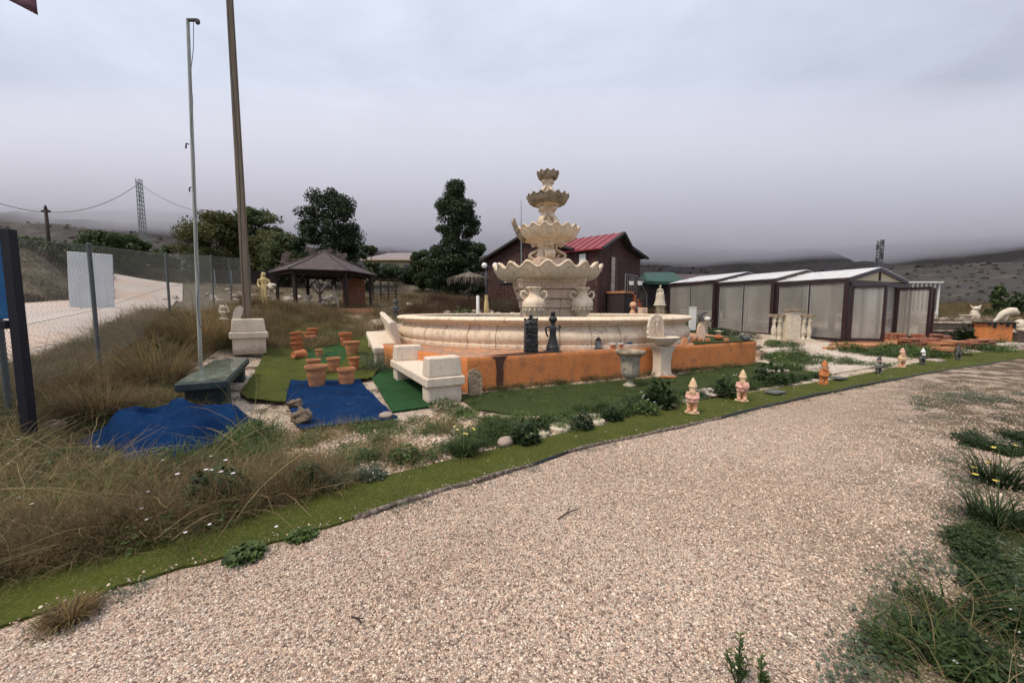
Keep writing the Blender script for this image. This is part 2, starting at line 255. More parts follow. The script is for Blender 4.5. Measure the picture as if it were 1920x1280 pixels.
 straw=leafmat('straw', (.34, .265, .14), (.10, .065, .028), rough=.8),
 strawgold=leafmat('golden_straw', (.34, .22, .085), (.12, .075, .03), rough=.8),
 dryred=leafmat('red_brown_scrub', (.12, .07, .045), (.04, .024, .018), rough=.8),
 heath=leafmat('dark_heath', (.10, .075, .055), (.03, .024, .018), rough=.8),
 strawdk=leafmat('brown_straw', (.215, .165, .085), (.040, .028, .014), rough=.8),
 pine=leafmat('pine_needles', (.04, .062, .024), (.010, .020, .009), scale=.8, trans=.1),
 olive=leafmat('olive_leaves', (.10, .125, .05), (.028, .045, .018), scale=.8),
 autumn=leafmat('autumn_leaves', (.125, .12, .04), (.04, .055, .02), scale=.6),
 bushg=leafmat('bush_leaves', (.07, .10, .035), (.018, .035, .014), scale=.8),
 blossom=leafmat('almond_blossom', (.34, .27, .25), (.10, .08, .07), scale=2),
)
def pane_mat(name, c, alpha, rough):
    m, t, n, l, b = nodes(name)
    tc = n.new('ShaderNodeTexCoord'); mp = n.new('ShaderNodeMapping'); mp.inputs['Scale'].default_value = (1, 1, .25); l.new(tc.outputs['Object'], mp.inputs[0])
    nz = n.new('ShaderNodeTexNoise'); nz.inputs['Scale'].default_value = 1.3; nz.inputs['Detail'].default_value = 3; l.new(mp.outputs[0], nz.inputs['Vector'])
    r = n.new('ShaderNodeValToRGB'); setramp(r.color_ramp, [(.3, tuple(x*.6 for x in c)), (.7, c)]); l.new(nz.outputs[0], r.inputs[0]); l.new(r.outputs[0], b.inputs['Base Color'])
    b.inputs['Roughness'].default_value = rough; b.inputs['Specular IOR Level'].default_value = .7; b.inputs['Alpha'].default_value = alpha
    return m
M['pane'] = pane_mat('polycarbonate_pane', (.52, .51, .47), .34, .07)
M['paneclear'] = pane_mat('clear_pane', (.25, .26, .26), .4, .1)

# ------------------------------------------------------------------ mesh builder
class MB:
    def __init__(s): s.v = []; s.f = []
    def add(s, vs, fs):
        o = len(s.v); s.v += [tuple(v) for v in vs]; s.f += [tuple(i+o for i in f) for f in fs]; return s
    def box(s, c, d, rz=0, top=(1, 1), rot=None, bev=0):
        x, y, z = d[0]/2, d[1]/2, d[2]/2; tx, ty = top
        if bev:
            b = min(bev, x*.9, y*.9, z*.9); P = []
            # rounded-ish box: 3 rings
            rings = [(-z, b), (-z+b, 0), (z-b, 0), (z, b)]
            for zz, ins in rings:
                k = (zz+z)/(2*z); X = (x*(1-k)+x*tx*k)-ins; Y = (y*(1-k)+y*ty*k)-ins; e = b
                P += [(-X+e, -Y, zz), (X-e, -Y, zz), (X, -Y+e, zz), (X, Y-e, zz), (X-e, Y, zz), (-X+e, Y, zz), (-X, Y-e, zz), (-X, -Y+e, zz)]
            fs = []
            for r in range(3):
                for i in range(8): fs.append((r*8+i, r*8+(i+1) % 8, r*8+8+(i+1) % 8, r*8+8+i))
            fs += [tuple(range(7, -1, -1)), tuple(range(24, 32))]
            vs = P
        else:
            vs = [(-x, -y, -z), (x, -y, -z), (x, y, -z), (-x, y, -z), (-x*tx, -y*ty, z), (x*tx, -y*ty, z), (x*tx, y*ty, z), (-x*tx, y*ty, z)]
            fs = [(3, 2, 1, 0), (4, 5, 6, 7), (0, 1, 5, 4), (1, 2, 6, 5), (2, 3, 7, 6), (3, 0, 4, 7)]
        R = Matrix.Rotation(rz, 3, 'Z')
        if rot is not None: R = R @ rot
        c = Vector(c); return s.add([R @ Vector(v)+c for v in vs], fs)
    def tube(s, pts, rad, n=8, cap=True, flat=1.0):
        pts = [Vector(p) for p in pts]
        if isinstance(rad, (int, float)): rad = [rad]*len(pts)
        prev = None; vs = []
        for i, p in enumerate(pts):
            t = (pts[min(i+1, len(pts)-1)]-pts[max(i-1, 0)])
            if t.length < 1e-9: t = Vector((0, 0, 1))
            t.normalize()
            if prev is None: prev = t.orthogonal().normalized() if abs(t.z) < .95 else Vector((1, 0, 0))
            u = (prev-t*prev.dot(t)); u = u.normalized() if u.length > 1e-6 else t.orthogonal().normalized(); w = t.cross(u); prev = u
            for k in range(n):
                a = 2*pi*k/n; vs.append(p+(u*cos(a)+w*sin(a)*flat)*rad[i])
        fs = [(i*n+k, i*n+(k+1) % n, (i+1)*n+(k+1) % n, (i+1)*n+k) for i in range(len(pts)-1) for k in range(n)]
        if cap: fs += [tuple(range(n-1, -1, -1)), tuple(range((len(pts)-1)*n, len(pts)*n))]
        return s.add(vs, fs)
    def lathe(s, prof, n=24, c=(0, 0, 0), a0=0, a1=2*pi, mod=None, sx=1, sy=1, cap=True):
        full = abs(a1-a0-2*pi) < 1e-6; m = n if full else n+1; vs = []
        for r, z in prof:
            for k in range(m):
                a = a0+(a1-a0)*k/n; rr, zz = (r, z) if mod is None else mod(r, z, a)
                vs.append((c[0]+rr*cos(a)*sx, c[1]+rr*sin(a)*sy, c[2]+zz))
        fs = []
        for i in range(len(prof)-1):
            for k in range(n):
                k2 = (k+1) % m; fs.append((i*m+k, i*m+k2, (i+1)*m+k2, (i+1)*m+k))
        if cap and full:
            if prof[0][0] > 1e-4: fs.append(tuple(range(m-1, -1, -1)))
            if prof[-1][0] > 1e-4: fs.append(tuple(range((len(prof)-1)*m, len(prof)*m)))
        if cap and not full:
            fs.append(tuple(i*m for i in range(len(prof)))); fs.append(tuple(i*m+m-1 for i in range(len(prof)-1, -1, -1)))
        return s.add(vs, fs)
    def ball(s, c, r, n=12, m=8, rot=None):
        if isinstance(r, (int, float)): r = (r, r, r)
        vs = []; fs = []
        for i in range(m+1):
            p = pi*i/m
            for k in range(n):
                a = 2*pi*k/n; v = Vector((r[0]*sin(p)*cos(a), r[1]*sin(p)*sin(a), -r[2]*cos(p)))
                if rot is not None: v = rot @ v
                vs.append(v+Vector(c))
        for i in range(m):
            for k in range(n): fs.append((i*n+k, i*n+(k+1) % n, (i+1)*n+(k+1) % n, (i+1)*n+k))
        return s.add(vs, fs)
    def prism(s, poly, axis_o, u, w, d, thick):
        """poly (a,b) in plane (u,w) from origin, extruded along d by thick"""
        o = Vector(axis_o); u = Vector(u); w = Vector(w); d = Vector(d).normalized()*thick; n = len(poly)
        vs = [o+u*a+w*b for a, b in poly]+[o+u*a+w*b+d for a, b in poly]
        fs = [tuple(range(n-1, -1, -1)), tuple(range(n, 2*n))]+[(i, (i+1) % n, n+(i+1) % n, n+i) for i in range(n)]
        return s.add(vs, fs)
    def build(s, name, m, parent=None, smooth=False, angle=None, merge=False, remesh=0):
        me = bpy.data.meshes.new(name); me.from_pydata(s.v, [], s.f)
        bm = bmesh.new(); bm.from_mesh(me)
        if merge: bmesh.ops.remove_doubles(bm, verts=bm.verts, dist=1e-4)
        if len(bm.faces) < 60000 and not getattr(s, 'nonorm', False): bmesh.ops.recalc_face_normals(bm, faces=bm.faces)
        if smooth and angle:
            for e in bm.edges: e.smooth = not (len(e.link_faces) == 2 and e.calc_face_angle(0) > angle)
        for f in bm.faces: f.smooth = smooth
        bm.to_mesh(me); bm.free()
        me.materials.append(m if not isinstance(m, str) else M[m])
        o = bpy.data.objects.new(name, me); COL.objects.link(o)
        if parent is not None: o.parent = parent
        if remesh:
            r = o.modifiers.new('remesh', 'REMESH'); r.mode = 'VOXEL'; r.voxel_size = remesh; r.use_smooth_shade = True
        return o
def thing(name, label, cat, loc=(0, 0, 0), rz=0, group=None):
    o = bpy.data.objects.new(name, None); COL.objects.link(o); o.location = loc; o.rotation_euler = (0, 0, rz); o.empty_display_size = .2
    o['label'] = label; o['category'] = cat
    if group: o['group'] = group
    return o
def tag(o, label, cat, group=None, loc=None, rz=None):
    o['label'] = label; o['category'] = cat
    if group: o['group'] = group
    if loc is not None: o.location = loc
    if rz is not None: o.rotation_euler = (0, 0, rz)
    return o
def struct(o): o['kind'] = 'structure'; return o
def dup(root, loc, rz=None, label=None, group=None, scale=None):
    def cp(o, par):
        c = o.copy(); COL.objects.link(c)
        if par is not None: c.parent = par
        for ch in [x for x in kids.get(o.name, [])]: cp(ch, c)
        return c
    kids = {}
    for x in bpy.data.objects:
        if x.parent is not None: kids.setdefault(x.parent.name, []).append(x)
    r = cp(root, None); r.location = loc
    if rz is not None: r.rotation_euler = (0, 0, rz)
    if label: r['label'] = label
    if group: r['group'] = group
    if scale: r.scale = (scale,)*3 if isinstance(scale, (int, float)) else scale
    return r
def share(src, parent, loc=(0, 0, 0), rot=(0, 0, 0), scale=(1, 1, 1)):
    c = src.copy(); COL.objects.link(c); c.parent = parent; c.location = loc; c.rotation_euler = rot; c.scale = scale; return c
def drape(name, poly, off, m, step=.5, skirt=0, noise=0):
    """a sheet with the given plan (list of (x,y)) laid on the terrain"""
    bm = bmesh.new(); vs = [bm.verts.new((p[0], p[1], 0)) for p in poly]; bm.faces.new(vs)
    bmesh.ops.triangulate(bm, faces=bm.faces)
    xs = [p[0] for p in poly]; ys = [p[1] for p in poly]
    for lo, hi, no in ((min(xs), max(xs), (1, 0, 0)), (min(ys), max(ys), (0, 1, 0))):
        k = lo+step
        while k < hi:
            co = (k, 0, 0) if no[0] else (0, k, 0)
            bmesh.ops.bisect_plane(bm, geom=bm.verts[:]+bm.edges[:]+bm.faces[:], dist=1e-5, plane_co=co, plane_no=no); k += step
    V = bm.verts[:]; co = np.array([v.co[:] for v in V]); h = Tn(co[:, 0], co[:, 1])+off
    for v, z in zip(V, h):
        v.co.z = z+(noise*(mnoise.noise(Vector((v.co.x*2.3, v.co.y*2.3, .3)))+.5*mnoise.noise(Vector((v.co.x*6, v.co.y*6, 3)))+1.3*max(0, .22-abs(mnoise.noise(Vector((v.co.x*1.6+v.co.y*.8, v.co.y*2.6, 8))))))/1.0 if noise else 0)
    if skirt:
        be = [e for e in bm.edges if len(e.link_faces) == 1]
        ex = bmesh.ops.extrude_edge_only(bm, edges=be)
        for v in [g for g in ex['geom'] if isinstance(g, bmesh.types.BMVert)]: v.co.z -= skirt
    bmesh.ops.recalc_face_normals(bm, faces=bm.faces)
    if sum(f.normal.z*f.calc_area() for f in bm.faces) < 0: bmesh.ops.reverse_faces(bm, faces=bm.faces)
    for f in bm.faces: f.smooth = not skirt
    me = bpy.data.meshes.new(name); bm.to_mesh(me); bm.free(); me.materials.append(M[m]); o = bpy.data.objects.new(name, me); COL.objects.link(o); return o
def pxpoly(pts, z=None): return [((G(*p, z) if z is not None else GT(*p)).xy[:]) for p in pts]
def smoothline(pts, k=4):
    P = [Vector(p) for p in pts]; out = []
    for i in range(len(P)-1):
        p0 = P[max(i-1, 0)]; p1 = P[i]; p2 = P[i+1]; p3 = P[min(i+2, len(P)-1)]
        for j in range(k):
            t = j/k; out.append(.5*((2*p1)+(p2-p0)*t+(2*p0-5*p1+4*p2-p3)*t*t+(3*p1-p0-3*p2+p3)*t**3))
    out.append(P[-1]); return out
def inpoly(x, y, poly):
    c = False; n = len(poly); j = n-1
    for i in range(n):
        xi, yi = poly[i]; xj, yj = poly[j]
        if (yi > y) != (yj > y) and x < (xj-xi)*(y-yi)/(yj-yi+1e-12)+xi: c = not c
        j = i
    return c
def samp(poly, n, excl=()):
    xs = [p[0] for p in poly]; ys = [p[1] for p in poly]; res = []; tries = 0
    while len(res) < n and tries < n*30:
        tries += 1; x = random.uniform(min(xs), max(xs)); y = random.uniform(min(ys), max(ys))
        if inpoly(x, y, poly) and not any(inpoly(x, y, e) for e in excl): res.append((x, y))
    return res
# instanced ground cover: one point cloud object per kind of stuff
def proto_coll(name, objs):
    c = bpy.data.collections.new(name)
    for o in objs:
        for cc in list(o.users_collection): cc.objects.unlink(o)
        c.objects.link(o)
    return c
def scatter(name, pts, coll, nproto, label=None, smin=.7, smax=1.3, tilt=.2, cat=None):
    """pts: list of (x,y,z[,scale])"""
    me = bpy.data.meshes.new(name); me.from_pydata([p[:3] for p in pts], [], [])
    n = len(pts)
    a = me.attributes.new('rot', 'FLOAT_VECTOR', 'POINT'); rot = np.stack([rng.normal(0, tilt, n), rng.normal(0, tilt, n), rng.uniform(0, 6.28, n)], 1); a.data.foreach_set('vector', rot.ravel())
    a = me.attributes.new('scl', 'FLOAT', 'POINT'); sc = rng.uniform(smin, smax, n)*np.array([p[3] if len(p) > 3 else 1 for p in pts]); a.data.foreach_set('value', sc)
    a = me.attributes.new('idx', 'INT', 'POINT'); a.data.foreach_set('value', rng.integers(0, nproto, n).astype(np.int32))
    o = bpy.data.objects.new(name, me); COL.objects.link(o)
    ng = bpy.data.node_groups.new(name, 'GeometryNodeTree'); ng.interface.new_socket('Geometry', in_out='INPUT', socket_type='NodeSocketGeometry'); ng.interface.new_socket('Geometry', in_out='OUTPUT', socket_type='NodeSocketGeometry')
    n_ = ng.nodes.new; gi = n_('NodeGroupInput'); go = n_('NodeGroupOutput'); iop = n_('GeometryNodeInstanceOnPoints'); ci = n_('GeometryNodeCollectionInfo')
    ci.inputs[0].default_value = coll; ci.inputs['Separate Children'].default_value = True; ci.inputs['Reset Children'].default_value = True
    def at(nm, ty):
        x = n_('GeometryNodeInputNamedAttribute'); x.data_type = ty; x.inputs[0].default_value = nm; return x.outputs[0]
    k = ng.links.new; m2p = n_('GeometryNodeMeshToPoints'); k(gi.outputs[0], m2p.inputs[0])
    k(m2p.outputs[0], iop.inputs['Points']); k(ci.outputs[0], iop.inputs['Instance']); iop.inputs['Pick Instance'].default_value = True
    k(at('idx', 'INT'), iop.inputs['Instance Index']); k(at('rot', 'FLOAT_VECTOR'), iop.inputs['Rotation']); k(at('scl', 'FLOAT'), iop.inputs['Scale']); k(iop.outputs[0], go.inputs[0])
    md = o.modifiers.new('scatter', 'NODES'); md.node_group = ng
    o['kind'] = 'stuff'
    if label: o['label'] = label
    if cat: o['category'] = cat
    return o
def blades(n, h, spread, w, lean=.5, seg=4, hvar=.4, curl=.5, base=.3, rr=random):
    """a tuft of arching grass blades"""
    b = MB(); b.nonorm = True
    for _ in range(n):
        a = rr.uniform(0, 2*pi); r0 = spread*base*sqrt(rr.random()); bx, by = r0*cos(a), r0*sin(a); a += rr.gauss(0, .6)
        H = h*(1-hvar*rr.random()); le = lean*rr.uniform(.2, 1.2); c = curl*rr.uniform(.3, 1.2); ww = w*rr.uniform(.6, 1.3)
        side = Vector((-sin(a), cos(a), 0)); p = Vector((bx, by, 0)); ang = pi/2-le*.5; vs = []
        for i in range(seg+1):
            k = i/seg; wd = ww*(1-k*.9)
            vs += [p-side*wd/2, p+side*wd/2]; ang -= c/seg*(1+k)
            p = p+Vector((cos(a)*cos(ang), sin(a)*cos(ang), sin(ang)))*H/seg
        b.add(vs, [(2*i, 2*i+1, 2*i+3, 2*i+2) for i in range(seg)])
    return b
def leafy(n, h, spread, ls, dome=1.0, rr=random, up=.3):
    """a leafy weed or bush: leaves on short stems through a dome"""
    b = MB(); b.nonorm = True
    for _ in range(n):
        a = rr.uniform(0, 2*pi); e = rr.random(); R = spread*sqrt(rr.random()); z = h*(.08+.92*e*(1-.6*(R/spread)**2)*dome)
        c = Vector((R*cos(a), R*sin(a), z)); d = Vector((cos(a)+rr.gauss(0, .6), sin(a)+rr.gauss(0, .6), rr.gauss(up, .5))).normalized(); s = d.cross(Vector((rr.gauss(0, .3), rr.gauss(0, .3), 1))).normalized()
        l = ls*rr.uniform(.6, 1.4); w = l*.32
        b.add([c-d*l*.5, c+s*w-d*l*.02, c+d*l*.5-Vector((0, 0, l*.12)), c-s*w-d*l*.02], [(0, 1, 2, 3)])
    return b
# pieces used by several parts of the scene
def arch(k, n, r, h): return [(r*cos(pi-i*pi/n), h+k*sin(pi-i*pi/n)) for i in range(n+1)]

# ================================================================== SETTING
def polar(name, radii, angs, fz, m):
    R, A = np.meshgrid(radii, angs, indexing='ij'); x = R*np.sin(A); y = R*np.cos(A); z = fz(x, y)
    nr, na = R.shape; vs = np.stack([x, y, z], -1).reshape(-1, 3)
    i = np.arange(nr-1)[:, None]*na+np.arange(na-1)[None]; fs = np.stack([i, i+na, i+na+1, i+1], -1).reshape(-1, 4)
    me = bpy.data.meshes.new(name); me.from_pydata(vs.tolist(), [], fs.tolist()); me.update()
    me.polygons.foreach_set('use_smooth', [True]*len(me.polygons)); me.materials.append(M[m])
    o = bpy.data.objects.new(name, me); COL.objects.link(o); return struct(o)
angs = np.concatenate([np.linspace(-pi, -1.15, 50)[:-1], np.linspace(-1.15, 1.15, 330), np.linspace(1.15, pi, 50)[1:]])
def gz(x, y): return np.where(np.hypot(x, y) < .8, 0.0, Tn(x, y))-.03
polar('ground', np.concatenate([[0.01, .5], np.geomspace(.8, 520, 190)]), angs, gz, 'field')
def hz(x, y):
    r = np.hypot(x, y); u = np.arctan2(x, y); k = np.interp(u, [-3.2, -1.2, -.4, .1, .45, .8, 1.4, 3.2], [.10, .11, .17, .24, .24, .20, .15, .10])
    nn = np.array([mnoise.fractal(Vector((a/260, b/260, 1.7)), .9, 2.1, 5) for a, b in zip(x.ravel(), y.ravel())]).reshape(x.shape)
    z = 1.6+_slope(x, y)*r+np.maximum(0, r-330)*k+nn*34*sstep(330, 650, r)-3*(1-sstep(320, 380, r))
    return np.where(z > 190, 190+(z-190)*.12, z)
polar('hills', np.geomspace(320, 2600, 70), np.linspace(-1.35, 1.35, 260), hz, 'hill')

# low cloud lying on the hills
def cloudbank(bot, top, dens, y0, y1):
    n = 40; vs = []; fs = []
    m, t, nn, l, b = nodes('low_cloud'); nn.remove(b)
    pv = nn.new('ShaderNodeVolumePrincipled'); pv.inputs['Color'].default_value = (.93, .94, 1.0, 1); pv.inputs['Density'].default_value = dens; pv.inputs['Anisotropy'].default_value = .2
    l.new(pv.outputs[0], nn['Material Output'].inputs['Volume'])
    def sheet(f, flip):
        o = len(vs)
        for i in range(n+1):
            for j in range(n+1):
                x = -4200+8400*i/n; y = y0+(y1-y0)*j/n; vs.append((x, y, f(x, y)))
        for i in range(n):
            for j in range(n):
                a = o+i*(n+1)+j; q = (a, a+n+1, a+n+2, a+1); fs.append(q if flip else q[::-1])
    fb = lambda x, y: bot+x*-.004+22*mnoise.noise(Vector((x/420, y/420, 7)))+9*mnoise.noise(Vector((x/130, y/130, 2)))
    sheet(fb, False); sheet(lambda x, y: top, True)
    k = (n+1)**2; edge = [i*(n+1) for i in range(n+1)]+[n*(n+1)+j for j in range(1, n+1)]+[i*(n+1)+n for i in range(n-1, -1, -1)]+[j for j in range(n-1, 0, -1)]
    for a, c in zip(edge, edge[1:]+edge[:1]): fs.append((a, c, c+k, a+k))
    me = bpy.data.meshes.new('low_cloud'); me.from_pydata(vs, [], fs); bm = bmesh.new(); bm.from_mesh(me); bmesh.ops.recalc_face_normals(bm, faces=bm.faces); bm.to_mesh(me); bm.free()
    me.materials.append(m); o = bpy.data.objects.new('low_cloud', me); COL.objects.link(o); o['kind'] = 'stuff'; o['label'] = 'low grey cloud lying across the hills'; return o
cloudbank(64, 190, .012, 330, 2600)

# garden beds, road, gravel path, turf strip, carpets of turf
PATH_E = [(-700, 1420), (-300, 1290), (0, 1180), (150, 1130), (300, 1080), (450, 1040), (560, 1005), (665, 975), (800, 930), (960, 885), (1100, 840), (1240, 810), (1350, 785), (1440, 762), (1560, 735), (1650, 717), (1750, 699), (1850, 684), (1920, 674), (2050, 660), (2250, 645)]
TURF_U = [(-700, 1300), (-300, 1180), (0, 1083), (150, 1045), (330, 1005), (480, 965), (640, 915), (760, 885), (880, 855), (960, 838), (1080, 808), (1180, 785), (1290, 757), (1370, 742), (1450, 728), (1550, 712), (1620, 700), (1700, 687), (1800, 671), (1920, 661), (2050, 650), (2250, 636)]
pe = smoothline([G(*p) for p in PATH_E]); tu = smoothline([G(*p) for p in TURF_U])
for i, p in enumerate(pe): p += Vector((.010*sin(i*1.7), .012*sin(i*2.3+1), 0))
PATHP = [(p.x, p.y) for p in pe]+[(34, 16), (34, -4), (-8, -4)]
g = struct(drape('gravel_path', PATHP, .004, 'path', .8))
BEDP = [(-9, 1.0)]+[(p.x, p.y) for p in tu[4:]]+[(26, 22), (10, 24), (0, 24), (-9, 24), (-8.5, 12), (-6.3, 7), (-5.6, 5)]
struct(drape('garden_bed', BEDP, -.012, 'bed', .45, noise=0))
WEEDP = pxpoly([(-500, 1330), (0, 1090), (330, 1010), (480, 968), (560, 935), (520, 820), (330, 700), (430, 600), (430, 585), (150, 640), (-100, 740), (-500, 900)])
struct(drape('weedy_soil', WEEDP, .012, 'soil', .4))
ROADP = pxpoly([(-500, 760), (0, 725), (120, 702), (215, 668), (290, 610)])+[WQ(345, 24), WQ(350, 33), WQ(262, 33), WQ(222, 27), WQ(210, 21), WQ(203, 16.4), WQ(150, 15.6), WQ(40, 15.0), (-19.5, 11.8), (-24, 9.5)]
struct(drape('road', ROADP, .03, 'road', 1.0))
stripb = MB()
strip = [(p.x, p.y) for p in pe]+[(p.x, p.y) for p in reversed(tu)]
o = tag(drape('turf_strip', strip, .022, 'turf', .8, skirt=.022), 'long olive strip of artificial turf bordering the gravel path', 'artificial turf'); 
def carpet(px, m, label, off=.02, nz=.02, z=None, step=.12, skirt=.015):
    return tag(drape('turf_carpet', pxpoly(px, z), off, m, step, skirt=skirt, noise=nz), label, 'artificial turf')
carpet([(505, 600), (640, 604), (700, 640), (725, 655), (720, 690), (690, 716), (545, 716), (535, 760), (470, 756), (450, 742), (478, 700), (500, 660)], 'turf', 'wrinkled olive turf carpet laid under the terracotta pots', .055, .055)
carpet([(622, 618), (650, 620), (652, 660), (640, 690), (575, 675), (560, 640), (590, 632)], 'turf_far', 'bright green turf patch between the rear pots', .06, .05)
carpet([(690, 660), (760, 660), (800, 700), (806, 764), (735, 774), (706, 724), (682, 690)], 'turf_far', 'emerald turf carpet beside the blue carpet and under the near stone bench', .025, .012)
carpet([(855, 742), (905, 738), (1250, 706), (1425, 680), (1560, 700), (1440, 722), (1300, 745), (1180, 770), (1050, 782), (960, 778), (890, 768)], 'turf_dark', 'dark green turf running along the orange plinth', .02, .015, 0)
carpet([(1560, 652), (1640, 640), (1720, 656), (1700, 668), (1620, 664)], 'turf_dark', 'small dark turf patch below the glass enclosure steps', .02, .02)
carpet([(1836, 985), (1925, 960), (2250, 1000), (2250, 1330), (1990, 1260), (1905, 1165), (1860, 1085)], 'turf_dark', 'dark turf patch at the right edge of the gravel', .012, .006, 0)
CREAM = pxpoly([(1425, 655), (1560, 640), (1640, 665), (1700, 676), (1560, 701), (1470, 690), (1440, 700)])
M['creamg'] = gravel('cream_gravel', [(.66, .58, .49), (.56, .47, .39), (.72, .66, .58), (.45, .36, .30), (.68, .60, .50)], 28, 1.2)
struct(drape('cream_gravel', CREAM, .006, 'creamg', .5))
struct(drape('cream_gravel', pxpoly([(620, 600), (740, 598), (745, 620), (700, 640), (600, 622), (530, 615), (520, 603)]), .015, 'creamg', .4))
for pp in ([(1000, 800), (1060, 770), (1150, 768), (1160, 785), (1080, 800)], [(1235, 745), (1290, 735), (1310, 752), (1240, 765)], [(1310, 738), (1370, 728), (1385, 738), (1320, 748)]):
    struct(drape('cream_gravel', pxpoly(pp), .012, 'creamg', .3))

# timber edging and black edging along the path
def edge_line(i0, i1, r, name, m, label, step):
    t = thing(name, label, 'garden edging', pe[i0]); o0 = pe[i0]
    b = MB(); k = i0
    while k < i1:
        j = min(k+step, i1); pts = [pe[q]-o0+Vector((0, 0, .018+.006*sin(q*1.3))) for q in range(k, j+1)]
        b = MB(); b.tube(pts, [r*(1+.2*sin(q*2.1)) for q in range(len(pts))], 8, flat=.8); b.build('rail' if 'rail' in name else 'plank', m, t, True, radians(50)); k = j
    return t
def near_i(px): 
    g0 = G(px[0], px[1]); return min(range(len(pe)), key=lambda i: (pe[i]-g0).length)
ia, ib, ic, ie = near_i((665, 975)), near_i((985, 878)), near_i((1060, 855)), near_i((1350, 785))
edge_line(ia, ib, .024, 'timber_edging', 'timber', 'long weathered half-round timber rail edging the turf nearest the camera', 12)
edge_line(ic, ie, .021, 'timber_edging', 'timber', 'second weathered timber rail edging the turf, beyond the black strip', 12)
edge_line(ib, ic, .02, 'black_edging_strip', 'edging', 'short black plastic strip between the two timber edging rails', 20)
edge_line(ie, len(pe)-6, .022, 'black_edging_strip', 'edging', 'long black plastic edging running past the gnomes to the far end', 60)

# ================================================================== LEFT SIDE: fence, board, poles
def pline(a, b, Y): return a*Y*0
# --- notice board
nb = D(58, 832, 4.2); nb.z = T(nb.x, nb.y)
t = thing('notice_board', 'dark framed blue notice board on posts at the left edge of the photo', 'sign', nb, radians(8))
ztop = D(15, 430, 4.2).z-nb.z
MB().box((0, 0, ztop/2-.1), (.085, .09, ztop+.2), top=(.95, .95)).build('post', 'navy', t)
MB().box((-1.75, 0, ztop/2-.1), (.13, .11, ztop+.2), top=(.95, .95)).build('post', 'navy', t)
zb = D(25, 608, 4.2).z-nb.z
MB().box((-.87, -.01, ztop-.05), (1.62, .09, .10), bev=.01).build('top_rail', 'navy', t)
MB().box((-.87, -.01, zb), (1.62, .09, .09), bev=.01).build('bottom_rail', 'navy', t)
MB().box((-.87, .01, (ztop+zb)/2), (1.60, .02, ztop-zb-.12)).build('panel', 'bluep', t)
pk = GT(92, 822); MB().box((0, 0, .035), (.62, .075, .022), rot=Matrix.Rotation(radians(5), 3, 'Y')).build('loose_board', 'timber').location = (0, 0, 0)
o = bpy.data.objects['loose_board']; tag(o, 'loose grey wooden board lying at the foot of the notice board post', 'board', loc=(pk.x+.05, pk.y, pk.z+.02), rz=radians(-48))

# --- chain link fence
fx = lambda Y: -3.7-.555*Y
FP = [3.1, 4.75, 7.0, 11.1, 17.0, 21.6, 31.0]
ftop = {3.1: 2.45, 4.75: 2.5, 7.0: 2.77, 11.1: 3.2, 17.0: 3.96, 21.6: 4.45, 31.0: 5.6}
FP = [Vector((fx(Y), Y, T(fx(Y), Y))) for Y in FP]; FT = [2.4, 2.52, 2.77, 3.18, 3.96, 4.45, 5.7]
t = thing('chain_link_fence', 'grey steel chain link fence running along the road on the left', 'fence', FP[0])
O = FP[0]
for p, z in zip(FP, FT):
    h = z-p.z; b = MB(); b.tube([p-O-Vector((0, 0, .3)), p-O+Vector((0, 0, h))], .032, 8); b.ball(p-O+Vector((0, 0, h)), (.036, .036, .02), 8, 4); b.build('post', 'galvdark', t, True, radians(40))
b = MB(); b.nonorm = True
for k in range(len(FP)-1):
    a, c = FP[k], FP[k+1]; Ln = (c.xy-a.xy).length; cell = .062 if k < 4 else .16
    n = int(Ln/cell); hA = FT[k]-a.z-.06; hC = FT[k+1]-c.z-.06; rows = int(max(hA, hC)/cell)
    r = .0015 if k < 3 else (.0014 if k == 3 else .0016)
    dirv = (c-a).normalized(); nn = Vector((-dirv.y, dirv.x, 0)).normalized()
    for i in range(n):
        pts = []
        for j in range(rows+1):
            s = (i+(j % 2))/n; s = min(s, 1); zz = j/rows
            base = a.lerp(c, s); hh = (hA*(1-s)+hC*s)*zz+.05
            zj = base.z+hh; xy = a.xy.lerp(c.xy, s)+nn.xy*(.003 if i % 2 else -.003)
            pts.append(Vector((xy.x, xy.y, zj))-O)
        for p0, p1 in zip(pts, pts[1:]):
            sd_ = dirv*r; b.add([p0-sd_, p0+sd_, p0+nn*r*1.5, p1-sd_, p1+sd_, p1+nn*r*1.5], [(0, 1, 4, 3), (1, 2, 5, 4), (2, 0, 3, 5)])
        for p0, p1 in ():
            pass
    # mirrored strands make the diamonds
    for i in range(n):
        pts = []
        for j in range(rows+1):
            s = (i+1-(j % 2))/n; zz = j/rows; base = a.lerp(c, s); hh = (hA*(1-s)+hC*s)*zz+.05; xy = a.xy.lerp(c.xy, s)
            pts.append(Vector((xy.x, xy.y, base.z+hh))-O)
        for p0, p1 in zip(pts, pts[1:]):
            sd_ = dirv*r; b.add([p0-sd_, p0+sd_, p0+nn*r*1.5, p1-sd_, p1+sd_, p1+nn*r*1.5], [(0, 1, 4, 3), (1, 2, 5, 4), (2, 0, 3, 5)])
b.build('chain_link_mesh', 'wire', t)['kind'] = 'stuff'
for fr in (.99, .5, .08):
    MB().tube([FP[k]-O+Vector((0, 0, (FT[k]-FP[k].z)*fr-.02)) for k in range(len(FP))], .004, 5).build('tension_wire', 'wire', t)

